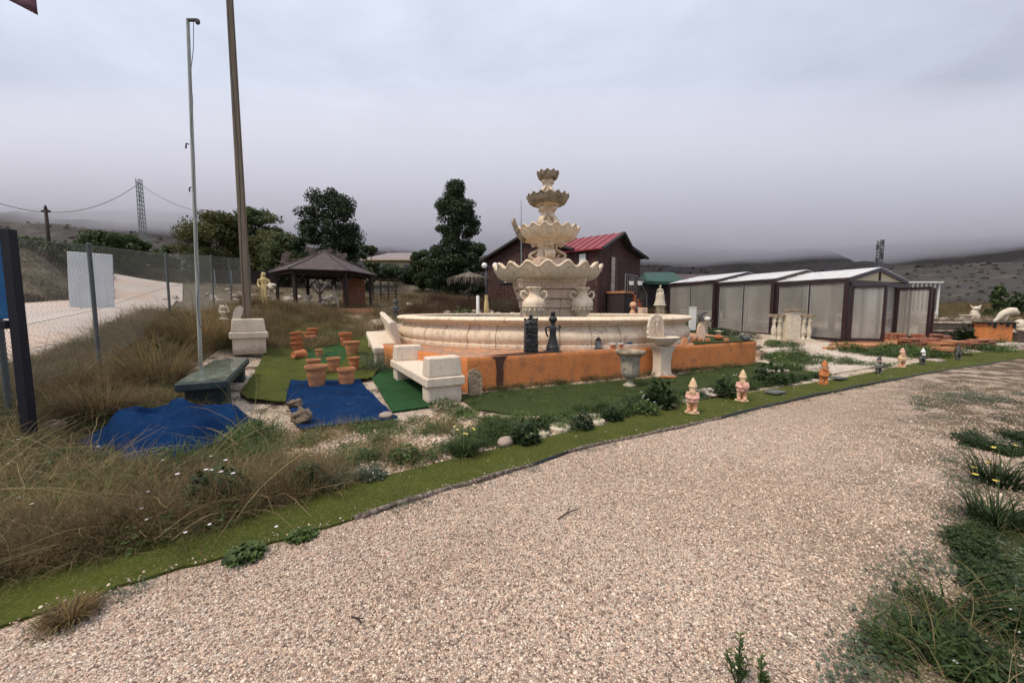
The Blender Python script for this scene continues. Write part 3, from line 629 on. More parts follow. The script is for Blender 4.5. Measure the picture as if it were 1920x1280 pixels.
# --- sign back leaning in the road
v = D(176, 578, 12.0); v.z = T(v.x, v.y)
t = thing('sign_board', 'tall pale blue-white blank board standing beside the road behind the fence', 'board', v, radians(28))
MB().box((0, 0, .86), (1.0, .05, 1.68), rot=Matrix.Rotation(radians(2), 3, 'Y'), bev=.01).build('panel', 'signb', t)
MB().box((-.3, .06, .7), (.05, .05, 1.4)).build('stay', 'galv', t); MB().box((.3, .06, .7), (.05, .05, 1.4)).build('stay', 'galv', t)

# --- utility pole, flagpole
v = D(467, 636, 12); v.z = T(v.x, v.y)
t = thing('utility_pole', 'tall tapering grey-brown utility pole behind the white stone bench', 'utility pole', v, radians(18))
b = MB(); H = 14.0
for y in (-1, 1): b.box((0, y*.065, H/2-.3), (.20, .075, H), top=(.55, .6))
b.build('shaft', 'polewood', t)
MB().box((0.0, 0, H/2-.3), (.11, .08, H), top=(.6, .6)).build('groove', 'wallbrown', t)
MB().tube([(.0-.03*sin(i), -.15+.035*i/11, .2+i*1.1) for i in range(12)], .012, 6).build('cable', 'blackm', t)
v0 = D(376, 694, 8); v0.z = T(v0.x, v0.y); v1 = D(352, 36, 8)-v0
t = thing('flagpole', 'thin bare grey metal flagpole rising from the dry grass without a flag', 'flagpole', v0)
MB().tube([Vector((0, 0, -.2)), v1*.5, v1], [.037, .034, .029], 12).build('pole', 'alu', t, True, radians(40))
b = MB(); b.box(v1+Vector((.09, 0, -.02)), (.22, .05, .05), bev=.01); b.ball(v1+Vector((.19, 0, -.05)), (.05, .025, .06), 10, 6); b.build('pulley', 'blackm', t)
rp = [v1*(1-k/14)+Vector((.055+.10*max(0, 1-k*.35)+(.03*sin(k*2.7)), -.06, -.1)) for k in range(13)]
MB().tube(smoothline(rp), .007, 5).build('rope', 'wire', t, True)
b = MB(); q = v1*.66; b.tube([q+Vector((-.05, -.02, 0)), q+Vector((-.10, -.02, .02)), q+Vector((-.12, -.02, -.08))], .014, 6); q = v1*.54; b.tube([q+Vector((-.04, -.02, 0)), q+Vector((-.08, -.02, -.02)), q+Vector((-.07, -.02, -.09))], .014, 6); b.build('cleat', 'blackm', t)['kind'] = 'stuff'

# --- hanging flag entering the frame top left
v = Vector((-7.6, 4.6, T(-7.6, 4.6)))
t = thing('flag', 'dark pinkish flag of which a corner hangs into the top left of the photo', 'flag', v)
MB().tube([(0, 0, -.1), (0, 0, 7.4)], .03, 10).build('pole', 'alu', t, True)
pb = MB(); tipl = D(92, 42, 4.6)-v; n = 14
for i in range(n+1):
    for j in range(n+1):
        s, q = i/n, j/n
        p = Vector((0, 0, 7.2)).lerp(Vector((tipl.x-.05, 0, tipl.z+1.3)), s); w_ = Vector((0, 0, 6.0)).lerp(Vector((tipl.x, 0, tipl.z)), s**1.2)
        c = p.lerp(w_, q); c.y += .10*sin(s*9+q*2)*s; c.z -= .10*sin(pi*s)*(q); pb.v.append(tuple(c))
for i in range(n):
    for j in range(n): a = i*(n+1)+j; pb.f.append((a, a+n+1, a+n+2, a+1))
o = pb.build('cloth', 'flag', t, True); md = o.modifiers.new('thick', 'SOLIDIFY'); md.thickness = .004

# ================================================================== BENCHES
def frame_from(p0, p1):
    d = (p1-p0); return atan2(d.y, d.x), d.length
# green marble slab bench
a = Vector((-4.04, 5.75, 0)); c0 = D(427, 713, 5.55); 
zs = T(-4.0, 6.2)+.52
nl = G(326, 717, zs); nr = G(427, 713, zs); fl = G(403, 671, zs); fr_ = G(469, 671, zs)
u = ((fl-nl)+(fr_-nr))/2; Lb = min(u.length, 2.9); ang = atan2(u.y, u.x); mid = (nl+nr)/2; wd = (nr-nl).length
mid.z = 0; cen = mid+Vector((cos(ang), sin(ang), 0))*Lb/2
t = thing('marble_bench', 'dark green polished marble slab bench standing in the dry grass', 'bench', (cen.x, cen.y, T(cen.x, cen.y)), ang)
zt = zs-T(cen.x, cen.y)
MB().box((0, 0, zt-.07), (Lb, wd*.93, .13), bev=.022).build('seat', 'marbleside', t)
MB().box((0, 0, zt-.001), (Lb-.05, wd*.93-.05, .012)).build('sky_sheen_top', 'marble', t)  # thin polished sheet, sky sheen partly painted by its paler colour
for sx in (-1, 1): MB().box((sx*(Lb/2-.45), 0, (zt-.14)/2-.08), (.34, wd*.78, zt-.14+.16), bev=.012).build('leg', 'marbleside', t)

def stone_bench(label, loc, rz, Ln=2.84, w=.7, sh=.47, arms=(1, 1), back=0, rx=0, ry=0):
    """length along local x, back along +y if back"""
    t = thing('stone_bench', label, 'bench', loc, rz, 'white stone benches round the pots'); t.rotation_euler = (rx, ry, rz)
    for sx in (-1, 1): MB().box((sx*(Ln/2-.24), 0, sh/2-.10), (.36, w*.86, sh-.10+.1), bev=.02).build('leg', 'white', t, True, radians(25))
    MB().box((0, 0, sh-.085), (Ln, w, .17), bev=.024).build('seat', 'white', t, True, radians(25))
    for sx, f in zip((-1, 1), arms):
        if f: MB().box((sx*(Ln/2-.21), 0, sh+.165), (.36, w*.88, .33), top=(.82, .93), bev=.022).build('armrest', 'white', t, True, radians(25))
    if back:
        prof = [(0, 0), (.12, 0), (.16, .2), (.26, .42), (.30, .60), (.24, .66), (.14, .62), (.09, .5), (.04, .25)]
        b = MB(); b.prism([(-back*(w/2-.05)+back*(x-.02), z) for x, z in prof], (-Ln/2+.1, 0, sh), (0, -1 if back > 0 else -1, 0), (0, 0, 1), (1, 0, 0), Ln-.2)
        b.build('backrest', 'white', t)
        for k in range(5): MB().box((-Ln/2+.5+k*(Ln-1)/4, -back*-(w/2-.16), sh+.26), (.16, .05, .34), bev=.02).build('back_panel', 'white', t)
    return t
aA = atan2(.874, -.486)
cA = Vector((-1.42, 6.27, 0))+Vector((.35*.874, .35*.486, 0))+Vector((cos(aA), sin(aA), 0))*1.42
stone_bench('white stone bench with two block armrests beside the corner of the orange plinth', (cA.x, cA.y, -.01), aA)
cB = D(470, 684, 9.6); cB = Vector((cB.x, 9.6, 0)); aB = radians(125)
cB = cB+Vector((cos(aB), sin(aB), 0))*1.2; stone_bench('white stone bench with curved backrest standing in front of the utility pole', (cB.x, cB.y, T(cB.x, cB.y)+.06), aB, 2.4, .82, .47, (1, 0), 1)
cC = Vector((-3.42, 10.1, 0))+Vector((-.41, .91, 0))*1.4; aC = atan2(.91, -.41)
stone_bench('white stone bench with curved backrest set against the fountain basin', (cC.x+.15, cC.y, T(cC.x, cC.y)+.03), aC, 2.8, .75, .47, (0, 0), -1, 0, -.10)
# stone slab leaning on the plinth corner
t = thing('stone_slab', 'round-topped dark grey stone slab leaning between the bench end and the orange plinth', 'slab', (-.66, 6.98, 0), radians(25))
b = MB(); b.prism([(-.13, 0), (.13, 0), (.13, .38), (.09, .47), (0, .5), (-.09, .47), (-.13, .38)], (0, 0, 0), (1, 0, 0), (0, .15, 1), (0, 1, 0), .06); b.build('slab', 'rock', t)

# ================================================================== POTS
def pot_proto(name, R, H, m='terra', rim=.16, taper=.66, soil=True, bands=True):
    t = thing(name, '-', 'plant pot')
    rh = H*rim; r1 = R*.86; r0 = R*taper
    prof = [(r0*.97, 0), (r0, .01)]
    for i in range(1, 9):
        k = i/9; prof.append((r0+(r1-r0)*k**.9+(.006*R/.2 if bands and i in (5, 6) else 0), (H-rh)*k))
    prof += [(r1, H-rh), (R*.97, H-rh+.005), (R, H-rh*.5), (R*1.01, H-.01), (R*.985, H), (R*.90, H-.005), (r1*.92, H-rh)]
    MB().lathe(prof+[(r1*.88, H*.72)], 28, cap=False).build('body', m, t, True, radians(40))
    if soil: MB().lathe([(r1*.90, H*.74), (r1*.5, H*.76), (0.0001, H*.77)], 20, cap=False).build('soil', 'terrain', t, True)
    MB().lathe([(0.0001, 0.002), (r0*.96, .002)], 16, cap=False).build('base', m, t)
    return t
POTG = 'terracotta pots on the turf carpets'
def pot(px, py, wpx, hpx, label, m='terra', rim=.16, taper=.66, z=.03):
    v = GT(px, py, z); Rr = wpx/2*mpp(v.y); Hh = hpx*mpp(v.y)*1.0
    p = pot_proto('terracotta_pot', Rr, Hh, m, rim, taper); p.location = (v.x, v.y+Rr*.7, v.z+z+.012); p['label'] = label; p['group'] = POTG; return p
pot(587, 727, 41, 40, 'largest terracotta pot, standing at the back left edge of the blue carpet', 'terrapale', .17)
pot(645, 723, 33, 31, 'wide terracotta pot with two lugs, standing at the back of the blue carpet', 'terrapale', .20, .80)
pot(584, 702, 27, 27, 'terracotta pot half hidden behind the largest pot', 'terrapale')
pot(622, 698, 26, 26, 'pale terracotta pot between the pair on the blue carpet', 'terrapale')
pot(661, 697, 22, 26, 'narrow terracotta pot nearest to the grey-green shrub', 'terra', .12, .72)
pot(596, 671, 15, 15, 'smallest terracotta pot, alone in the middle of the turf', 'terrapale')
pot(656, 669, 30, 28, 'wide-rimmed terracotta pot beside the grey-green shrub', 'terrapale', .13, .6)
pot(645, 651, 23, 27, 'upright terracotta pot with a plant stem behind the wide-rimmed one', 'terra', .2)
pot(576, 641, 21, 18, 'terracotta pot in the rear pair left of the gravel', 'terra', .22)
pot(584, 633, 20, 17, 'rearmost terracotta pot, behind its neighbour', 'terra', .22)
for k in range(3):      # stack of three
    v = GT(551, 661, .03); s = mpp(v.y+.5)
    p = pot_proto('terracotta_pot', (11-.6*k)*s, 17*s, 'terra', .2, .7); p.location = (v.x, v.y+.2, v.z+.04+k*9.5*s); p['group'] = POTG
    p['label'] = ['bottom pot of the leaning stack of three', 'middle pot of the leaning stack of three', 'top pot of the leaning stack of three, with dry stems'][k]; p.rotation_euler = (.04*k, -.05*k, 0)
for px, py, w, h, rz, lab in ((546, 676, 22, 25, 2.9, 'terracotta pot lying on its side in front of the stack'), (590, 641, 17, 18, -1.2, 'terracotta pot lying on its side with its dark mouth towards the camera')):
    v = GT(px, py, .03); s = mpp(v.y); p = pot_proto('terracotta_pot', w/2*s, h*s, 'terra', .13, .6, False); p.location = (v.x, v.y+.1, v.z+w/2*s*.9+.03); p.rotation_euler = (radians(96), 0, rz); p['label'] = lab; p['group'] = POTG

# ================================================================== BLUE CARPETS AND STONES
tag(drape('blue_carpet', pxpoly([(525, 720), (540, 715), (600, 716), (672, 712), (700, 744), (746, 790), (700, 797), (640, 803), (565, 811), (552, 800), (545, 775), (532, 745)]), .05, 'blue', .07, skirt=.02, noise=.036), 'flat blue carpet with two pots and three stones on it', 'carpet')
hp = [(140, 826), (170, 818), (212, 798), (260, 786), (350, 780), (440, 777), (492, 792), (470, 808), (400, 838), (300, 868), (245, 868), (195, 858), (165, 842)]
wp = pxpoly(hp); o = drape('blue_tarp', wp, .03, 'blue', .05, skirt=.03)
cx_ = sum(p[0] for p in wp)/len(wp); cy_ = sum(p[1] for p in wp)/len(wp)
def edged(x, y, poly):
    d = 9
    for (x0, y0), (x1, y1) in zip(poly, poly[1:]+poly[:1]):
        tt = max(0, min(1, ((x-x0)*(x1-x0)+(y-y0)*(y1-y0))/((x1-x0)**2+(y1-y0)**2))); d = min(d, hypot(x-x0-tt*(x1-x0), y-y0-tt*(y1-y0)))
    return d
for vv in o.data.vertices:
    e = edged(vv.co.x, vv.co.y, wp); k = min(1, e/.38); k = k*k*(3-2*k)
    vv.co.z += .23*k+.16*k*max(0, .25-abs(mnoise.noise(Vector((vv.co.x*1.8+vv.co.y, vv.co.y*2.2, 5)))))+.09*k*max(0, .2-abs(mnoise.noise(Vector((vv.co.x*4, vv.co.y*3-vv.co.x, 9)))))+.045*k*(sin(vv.co.x*7+vv.co.y*9)+mnoise.noise(Vector((vv.co.x*4, vv.co.y*4, 1)))*1.5)+.02*mnoise.noise(Vector((vv.co.x*11, vv.co.y*9, 1)))
for f in o.data.polygons: f.use_smooth = True
tag(o, 'crumpled blue tarpaulin heaped over something in the dry grass', 'tarpaulin')
def rock(px, py, wpx, hpx, m, label, seed, rough=.35, z=.05, dep=1.0, cat='stone'):
    v = GT(px, py, z); s = mpp(v.y); b = MB(); b.ball((0, 0, 0), 1, 20, 14)
    vs = []
    for q in b.v:
        q = Vector(q); nn = mnoise.fractal(q*1.3+Vector((seed, 0, 0)), 1, 2, 5)*rough+mnoise.noise(q*3.5+Vector((seed*2, 1, 0)))*rough*.3; vs.append(q*(1+nn))
    b.v = [tuple(q) for q in vs]; o = b.build('stone', m, None, True, radians(35), merge=True)
    o.scale = (wpx/2*s, wpx/2*s*dep, hpx/2*s); return tag(o, label, cat, loc=(v.x, v.y+wpx/2*s*dep*.6, v.z+z+hpx/2*s*.75), rz=seed)
rock(561, 794, 34, 30, 'rock', 'craggy limestone rock holding down the left edge of the blue carpet', 1.1, .5)
rock(549, 764, 28, 16, 'rock', 'flat grey rock at the upper left edge of the blue carpet', 2.3, .45)
rock(721, 785, 26, 13, 'cobble', 'smooth pebble on the right corner of the blue carpet', 3.3, .08)
rock(948, 838, 42, 20, 'cobble', 'large smooth brown cobble beside the turf strip and the stepping stones', 4.2, .12, .0, .7)
rock(92, 812, 34, 26, 'rock', 'pale rock half buried in the grass beside the notice board post', 5.2, .4)
for px, py, w, lab in ((1012, 824, 42, 'nearest round cream paving disc, leaning into a weed'), (1052, 813, 44, 'middle round cream paving disc on the gravel'), (1121, 800, 36, 'farthest round cream paving disc, at the turf edge')):
    v = G(px, py, .0); s = mpp(v.y); b = MB(); R_ = w/2*s
    b.lathe([(R_*.97, -.02), (R_, 0), (R_, .035), (R_*.96, .045), (R_*.88, .045), (R_*.86, .036), (.0001, .038)], 32)
    tag(b.build('paving_disc', 'disc', None, True, radians(30)), lab, 'paving stone', 'round cream paving discs', (v.x, v.y+R_*.9, .015))
for px, py, w, d, m, lab in ((1461, 741, 36, .22, 'slate', 'dark slate slab lying on the turf strip between the gnomes'), (1579, 713, 28, .22, 'slate', 'smaller dark slab on the turf strip behind the orange gnome'), (1350, 744, 60, .5, 'coping', 'pale flat stone beside the turf strip behind the second gnome')):
    v = G(px, py, .0); s = mpp(v.y); tag(MB().box((0, 0, .04), (w*s, d, .035), bev=.008).build('stone_slab', m), lab, 'slab', None, (v.x, v.y+d/2, 0), radians(25))

# ================================================================== PLINTH AND FOUNTAIN
BC = Vector((1.02, 13.8)); BF = 1.062; BR = 4.62; ZP = .67
PL = (-.86, 7.33); PR = (7.16, 11.2)
plan = [PL, PR, (7.6, 12.9), (6.8, 18.0), (1.0, 19.3), (-4.0, 17.6), (-4.75, 13.2), (-3.3, 9.9)]
t = thing('orange_plinth', 'low orange rendered plinth with a brown stain under the fountain basin', 'wall', (PL[0], PL[1], 0))
def loc2(p): return (p[0]-PL[0], p[1]-PL[1])
pl = [loc2(p) for p in plan]
b = MB(); n = len(pl); NW = 40
# wall faces with a slightly uneven surface
ring = []
for i in range(n):
    a, c = Vector(pl[i]), Vector(pl[(i+1) % n]); m_ = NW if i == 0 else 10
    for k in range(m_):
        q = a.lerp(c, k/m_); ring.append(q)
N_ = len(ring); lev = [-.3, 0, .2, .4, .58, .645, ZP]
for j, z in enumerate(lev):
    for i, q in enumerate(ring):
        nrm = Vector((0, 0)) ; k = .008*mnoise.noise(Vector((q.x*2, q.y*2, z*3))); ins = 0 if j < 6 else .02
        cc = Vector((2, 6)); d_ = (cc-q).normalized()*(ins+k); b.v.append((q.x+d_.x, q.y+d_.y, z+(.008*mnoise.noise(Vector((q.x*3, q.y*3, 5))) if j > 4 else 0)))
for j in range(len(lev)-1):
    for i in range(N_): b.f.append((j*N_+i, j*N_+(i+1) % N_, (j+1)*N_+(i+1) % N_, (j+1)*N_+i))
b.build('wall', 'orange', t, True, radians(45))
b = MB(); b.v = [(q.x, q.y, ZP-.003) for q in [Vector(p)+(Vector((2, 6))-Vector(p)).normalized()*.015 for p in pl]]; b.f = [tuple(range(n))]; b.build('top_surface', 'otop', t)
fd = Vector((PR[0]-PL[0], PR[1]-PL[1])).normalized(); fn = Vector((fd.y, -fd.x))   # outward normal
FW = (Vector(PR)-Vector(PL)).length
def front(s, out=0): q = Vector(PL)+fd*s+fn*out; return Vector((q.x, q.y, 0))
rzf = atan2(fd.y, fd.x)
# brown painted stain: patch proud of the wall and on the top
b = MB(); st = [(.0, .0), (.15, .0), (.13, .1), (.14, .3), (.13, .48), (.17, .6), (.24, .665), (-.12, .665), (-.03, .6), (-.01, .4), (-.02, .15)]
sx = .62
b.prism([(x, z) for x, z in st], (front(sx, .010)-Vector((PL[0], PL[1], 0))), (fd.x, fd.y, 0), (0, 0, 1), (fn.x, fn.y, 0), .006); b.build('stain', 'stain', t)
# dark brown patch on the top, left of the chess statues
tp = [front(.35, -.12), front(1.0, -.04), front(2.2, -.05), front(2.3, -.30), front(1.3, -.34)]
b = MB(); b.v = [(p.x-PL[0], p.y-PL[1], ZP+.012) for p in tp]; b.f = [tuple(range(len(tp)))]; b.build('dark_patch', 'stain', t)
# turf on the right end of the plinth
tp = [front(6.3, -.03), front(8.85, -.03), (7.4, 12.8, 0), (6.6, 13.2, 0), (5.6, 11.9, 0)]
tp = [Vector(p) for p in tp]; b = MB(); b.prism([(p.x, p.y) for p in tp], (0, 0, ZP+.006), (1, 0, 0), (0, 1, 0), (0, 0, 1), .02); tag(b.build('turf_carpet', 'turf_dark'), 'dark turf laid on the right end of the orange plinth behind the wall fountain', 'artificial turf')

# --- basin
t = thing('fountain_basin', 'large round cream stone pool basin with moulded rim standing on the orange plinth', 'fountain basin', (BC.x, BC.y, ZP))
NS = 40
body = [(4.585, 0), (4.585, .075), (4.54, .09), (4.525, .105), (4.55, .15), (4.575, .21), (4.58, .27), (4.56, .35), (4.50, .44), (4.44, .50), (4.42, .55), (4.46, .565), (4.47, .60), (4.20, .60), (4.16, .3), (4.16, 0)]
rimp = [(4.42, .604), (4.52, .604), (4.535, .62), (4.53, .635), (4.59, .65), (4.635, .685), (4.645, .72), (4.62, .765), (4.56, .79), (4.46, .80), (4.22, .795), (4.18, .77), (4.18, .604)]
body = [((r+.02)*BF, z*.94) for r, z in body]; rimp = [(r*BF, z*.94) for r, z in rimp]
for k in range(NS):
    a0 = 2*pi*k/NS+.02; g_ = .0018
    jit = random.uniform(-.006, .006)
    def bulge(r, z, a, a0=a0, jit=jit):
        q = (a-a0)/(2*pi/NS); return (r+jit+.015*sin(pi*q)*(1 if r > 4.3 else 0), z)
    MB().lathe(body, 6, a0=a0+g_, a1=a0+2*pi/NS-g_, mod=bulge).build('basin_panel', 'stone2', t, True, radians(40))
    a0 += .05
    MB().lathe(rimp, 6, (random.uniform(-.004, .004), random.uniform(-.004, .004), random.uniform(-.003, .003)), a0=a0+g_*.7, a1=a0+2*pi/NS-g_*.7).build('rim_segment', 'stone', t, True, radians(40))
MB().lathe([(4.42, .45), (.001, .45)], 48, cap=False).build('water', 'water', t)

# --- tiered fountain
FX, FY = 1.25, 13.8
def zz(py, Y=FY): return D(CX, py, Y).z
t = thing('tiered_fountain', 'four tier cream stone fountain with scalloped shell bowls and scroll columns', 'fountain', (FX, FY, ZP+.02))
Z0 = ZP+.02
def lz(py): return zz(py)-Z0
def shell(R, zt, dep, n, name='shell_bowl', m='stone', rs=.35, amp=.05, lip=.03, broken=None, segs=None):
    """scalloped shell bowl, rim at height zt"""
    b = MB(); na = n*8; prof = []
    for i in range(13): prof.append((i/12, 0))
    rows = []
    def P(s, a, inner):
        w = cos(n*a); c = s**1.6
        r = rs*R+(R-rs*R)*(s**.5)+.03*R*s*w*(.6 if not inner else .5); z = zt-dep*(1-s**2.3)+amp*w*c-abs(sin(n*a/2))**6*0
        if inner: r -= lip*1.1; z += lip*.2*(1-s)+.0
        return r, z
    nr = 12
    for i in range(nr+1): rows.append([P(i/nr, 2*pi*k/na, False) for k in range(na)])
    # rolled lip
    rows.append([(P(1, 2*pi*k/na, False)[0]+lip*.5, P(1, 2*pi*k/na, False)[1]+lip*.3) for k in range(na)])
    rows.append([(P(1, 2*pi*k/na, False)[0]+lip*.25, P(1, 2*pi*k/na, False)[1]+lip*1.1) for k in range(na)])
    rows.append([(P(1, 2*pi*k/na, True)[0]+lip*.1, P(1, 2*pi*k/na, True)[1]+lip*.9) for k in range(na)])
    for i in range(nr, 2, -2): rows.append([P(i/nr, 2*pi*k/na, True) for k in range(na)])
    for row in rows:
        for k, (r, z) in enumerate(row):
            a = 2*pi*k/na; b.v.append((r*cos(a), r*sin(a), z))
    for i in range(len(rows)-1):
        for k in range(na): b.f.append((i*na+k, i*na+(k+1) % na, (i+1)*na+(k+1) % na, (i+1)*na+k))
    b.f.append(tuple(range(na-1, -1, -1))); b.f.append(tuple((len(rows)-1)*na+k for k in range(na)))
    return b.build(name, m, t, True, radians(60))
px = mpp(FY)
# pedestal of coursed blocks
zb0, zb1 = 0.0, lz(527)
courses = 6; hw0, hw1 = 44*px, 57*px
for c in range(courses):
    za, zc = zb0+(zb1-zb0)*c/courses, zb0+(zb1-zb0)*(c+1)/courses; k = (c/(courses-1))**2.2; hw = hw0+(hw1-hw0)*k
    for f in range(4):
        for q in range(3):
            w_ = 2*hw/3; off = (-1+q)*w_+(.12 if c % 2 and q != 1 else 0)*0
            R = Matrix.Rotation(f*pi/2+radians(4), 3, 'Z'); cpos = R @ Vector((off, -hw+.09, 0)); cpos.z = (za+zc)/2
            MB().box(cpos, (w_-.008, .19+random.uniform(-.006, .006), zc-za-.008), rz=f*pi/2+radians(4), bev=.008).build('stone_block', 'pink', t)
MB().box((0, 0, (zb0+zb1)/2), (2*hw0-.2, 2*hw0-.2, zb1-.02), rz=radians(4)).build('core', 'pink', t)
MB().box((0, 0, zb1-.04), (2*hw1+.10, 2*hw1+.10, .09), rz=radians(4), bev=.02).build('cornice', 'stone', t)
# corner brackets (curved consoles)
for f in range(4):
    a = f*pi/2+radians(49); d = Vector((cos(a), sin(a), 0)); prof = [(0, 0), (.14, 0), (.22, .1), (.18, .28), (.12, .45), (.16, .62), (.30, .8), (.52, 1.0), (.62, 1.12), (.62, 1.2), (0, 1.2)]
    sc_ = zb1/1.2; s_ = d.cross(Vector((0, 0, 1)))
    MB().prism([(x*.8+hw0*1.20, z*sc_) for x, z in prof], -s_*.13, d, (0, 0, 1), s_, .26).build('corner_console', 'pink', t)
# big bowl
shell(98*px, lz(507), 21*px, 19, amp=.09, lip=.075, rs=.55)
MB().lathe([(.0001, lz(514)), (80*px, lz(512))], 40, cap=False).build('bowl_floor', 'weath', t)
# second column: slab, block core, swans/volutes
def volute(r0, h, wd, thick, ang, zbase, m='stone', flip=1):
    """S shaped scroll bracket standing at angle ang round the column"""
    pts = []
    for i in range(9): q = pi*1.6*(1-i/8); rr = h*.10*(1+.9*i/8*0+.0); pts.append((r0+wd*.72+cos(q+pi*.5)*h*.11*(.35+.65*i/8), h*.84+sin(q+pi*.5)*h*.11*(.35+.65*i/8)))
    pts += [(r0+wd*.38, h*.80), (r0+wd*.28, h*.66), (r0+wd*.40, h*.5), (r0+wd*.78, h*.36), (r0+wd*.98, h*.22), (r0+wd*.85, h*.07), (r0+wd*.55, h*.035), (r0+wd*.36, h*.12), (r0+wd*.46, h*.22), (r0+wd*.6, h*.2)]
    d = Vector((cos(ang), sin(ang), 0)); s_ = Vector((-sin(ang), cos(ang), 0))
    P3 = smoothline([d*x+Vector((0, 0, zbase+z)) for x, z in pts], 2)
    b = MB()
    vs = []
    for i, p in enumerate(P3):
        tt = (P3[min(i+1, len(P3)-1)]-P3[max(i-1, 0)]).normalized(); nn = tt.cross(s_).normalized(); k = thick*(.75+.5*sin(pi*i/len(P3)))
        wk = wd*.34*(.8+.3*sin(pi*i/len(P3)))
        for c_, e_ in ((-1, -.6), (-1, .6), (-.6, 1), (.6, 1), (1, .6), (1, -.6), (.6, -1), (-.6, -1)): vs.append(p+s_*wk*c_+nn*k*e_)
    fs = [(i*8+k, i*8+(k+1) % 8, (i+1)*8+(k+1) % 8, (i+1)*8+k) for i in range(len(P3)-1) for k in range(8)]+[tuple(range(7, -1, -1)), tuple(range(len(vs)-8, len(vs)))]
    b.add(vs, fs); return b
za, zc = lz(500), lz(454)
MB().box((0, 0, za+.12), (1.15, 1.15, .24), rz=radians(20), bev=.03).build('slab', 'pink', t, True, radians(40))
MB().lathe([(.22, za+.22), (.24, za+.3), (.12, za+.40), (.11, za+.6), (.2, zc-.08), (.32, zc)], 20).build('column', 'stone', t, True, radians(50))
for k in range(4): volute(.14, zc-za-.24, .50, .042, radians(4+90*k), za+.24).build('scroll', 'stone', t, True, radians(50))
for k in range(1):
    a = radians(228); c = Vector((cos(a)*.3, sin(a)*.3, za+.24)); b = MB(); h = zc-za-.24
    b.lathe([(.12, 0), (.19, .05*h), (.20, .25*h), (.13, .5*h), (.10, .62*h), (.16, .74*h), (.19, .85*h), (.14, .96*h), (.05, h)], 14, c); b.build('swan_body', 'stone', t, True, radians(50))
shell(58*px, lz(433), 19*px, 18, amp=.058, lip=.045, rs=.5)
MB().lathe([(.45, lz(460)), (.62, lz(456)), (.66, lz(452)), (.5, lz(448))], 32).build('bowl_foot', 'stone', t, True, radians(40))
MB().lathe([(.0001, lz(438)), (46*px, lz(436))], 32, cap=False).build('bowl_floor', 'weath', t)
# raised broken lobe at the left of the third bowl
b = MB(); n2 = 10
for i in range(n2+1):
    for j in range(7):
        s, q = i/n2, j/6; a = pi+(-.35+.7*q)
        r = (42+22*s**.7)*px; z = lz(452)+(lz(416)-lz(452))*s**1.3+.03*cos(q*12); b.v.append((r*cos(a), r*sin(a)-.1, z))
for i in range(n2):
    for j in range(6): a = i*7+j; b.f.append((a, a+7, a+8, a+1))
o = b.build('broken_lobe', 'weath', t, True); md = o.modifiers.new('thick', 'SOLIDIFY'); md.thickness = .05
# third column
za, zc = lz(426), lz(385); h = zc-za
MB().lathe([(.30, za), (.30, za+.06), (.18, za+.12), (.17, za+.4*h), (.2, zc-.05), (.27, zc)], 20).build('column', 'stone', t, True, radians(50))
for k in range(4): volute(.09, h, .30, .042, radians(48+90*k), za).build('scroll', 'stone', t, True, radians(50))
shell(38*px, lz(371), 13*px, 16, m='weath', amp=.042, lip=.035, rs=.5)
MB().lathe([(.28, lz(388)), (.40, lz(385)), (.42, lz(382)), (.34, lz(379))], 28).build('bowl_foot', 'stone', t, True, radians(40))
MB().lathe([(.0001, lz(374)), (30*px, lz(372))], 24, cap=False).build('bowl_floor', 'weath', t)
# top column and bowl
za, zc = lz(368), lz(336); h = zc-za
MB().lathe([(.20, za), (.20, za+.05), (.13, za+.1), (.12, za+.5*h), (.14, zc-.04), (.2, zc)], 18).build('column', 'stone', t, True, radians(50))
for k in range(4): volute(.05, h, .20, .03, radians(30+90*k), za).build('scroll', 'stone', t, True, radians(50))
shell(20*px, lz(326), 11*px, 11, m='weath', amp=.032, lip=.026, rs=.45)
MB().lathe([(.0001, lz(329)), (15*px, lz(327))], 20, cap=False).build('bowl_floor', 'weath', t)

# --- amphorae standing in the basin
def amphora(label, x, y, z, h, m='stone'):
    t = thing('amphora', label, 'urn', (x, y, z), radians(15), 'amphora urns standing inside the basin')
    pr = [(.15, 0), (.19, .015), (.20, .05), (.11, .09), (.12, .14), (.25, .28), (.33, .45), (.345, .56), (.30, .66), (.19, .74), (.155, .80), (.16, .88), (.22, .95), (.24, .97), (.235, 1.0), (.20, 1.0), (.15, .93)]
    MB().lathe([(r*h*.92, q*h) for r, q in pr], 28).build('body', m, t, True, radians(50))
    for s in (-1, 1):
        MB().tube([(s*r*h*.92, 0, q*h) for r, q in [(.28, .66), (.36, .70), (.41, .78), (.38, .87), (.29, .885), (.25, .84), (.18, .80)]], .032*h, 8).build('handle', m, t, True)
    MB().lathe([(.31*h, .455*h), (.325*h, .46*h), (.325*h, .475*h), (.31*h, .48*h)], 28, cap=False).build('band', m, t, True)
    for k in range(14):
        a = 2*pi*k/14; MB().ball((.285*h*cos(a), .285*h*sin(a), .38*h), (.03*h, .03*h, .055*h), 8, 5).build('leaf_relief', m, t, True)
    return t
hz_ = 1.12
yA = 11.8; pA = D(1001, 538, yA); amphora('cream amphora with two handles in front of the fountain pedestal', pA.x, yA, pA.z-hz_, hz_)
yA = 12.8; pA = D(1092, 539, yA); amphora('stained cream amphora at the right of the fountain pedestal', pA.x, yA, pA.z-1.14, 1.14, 'stone')
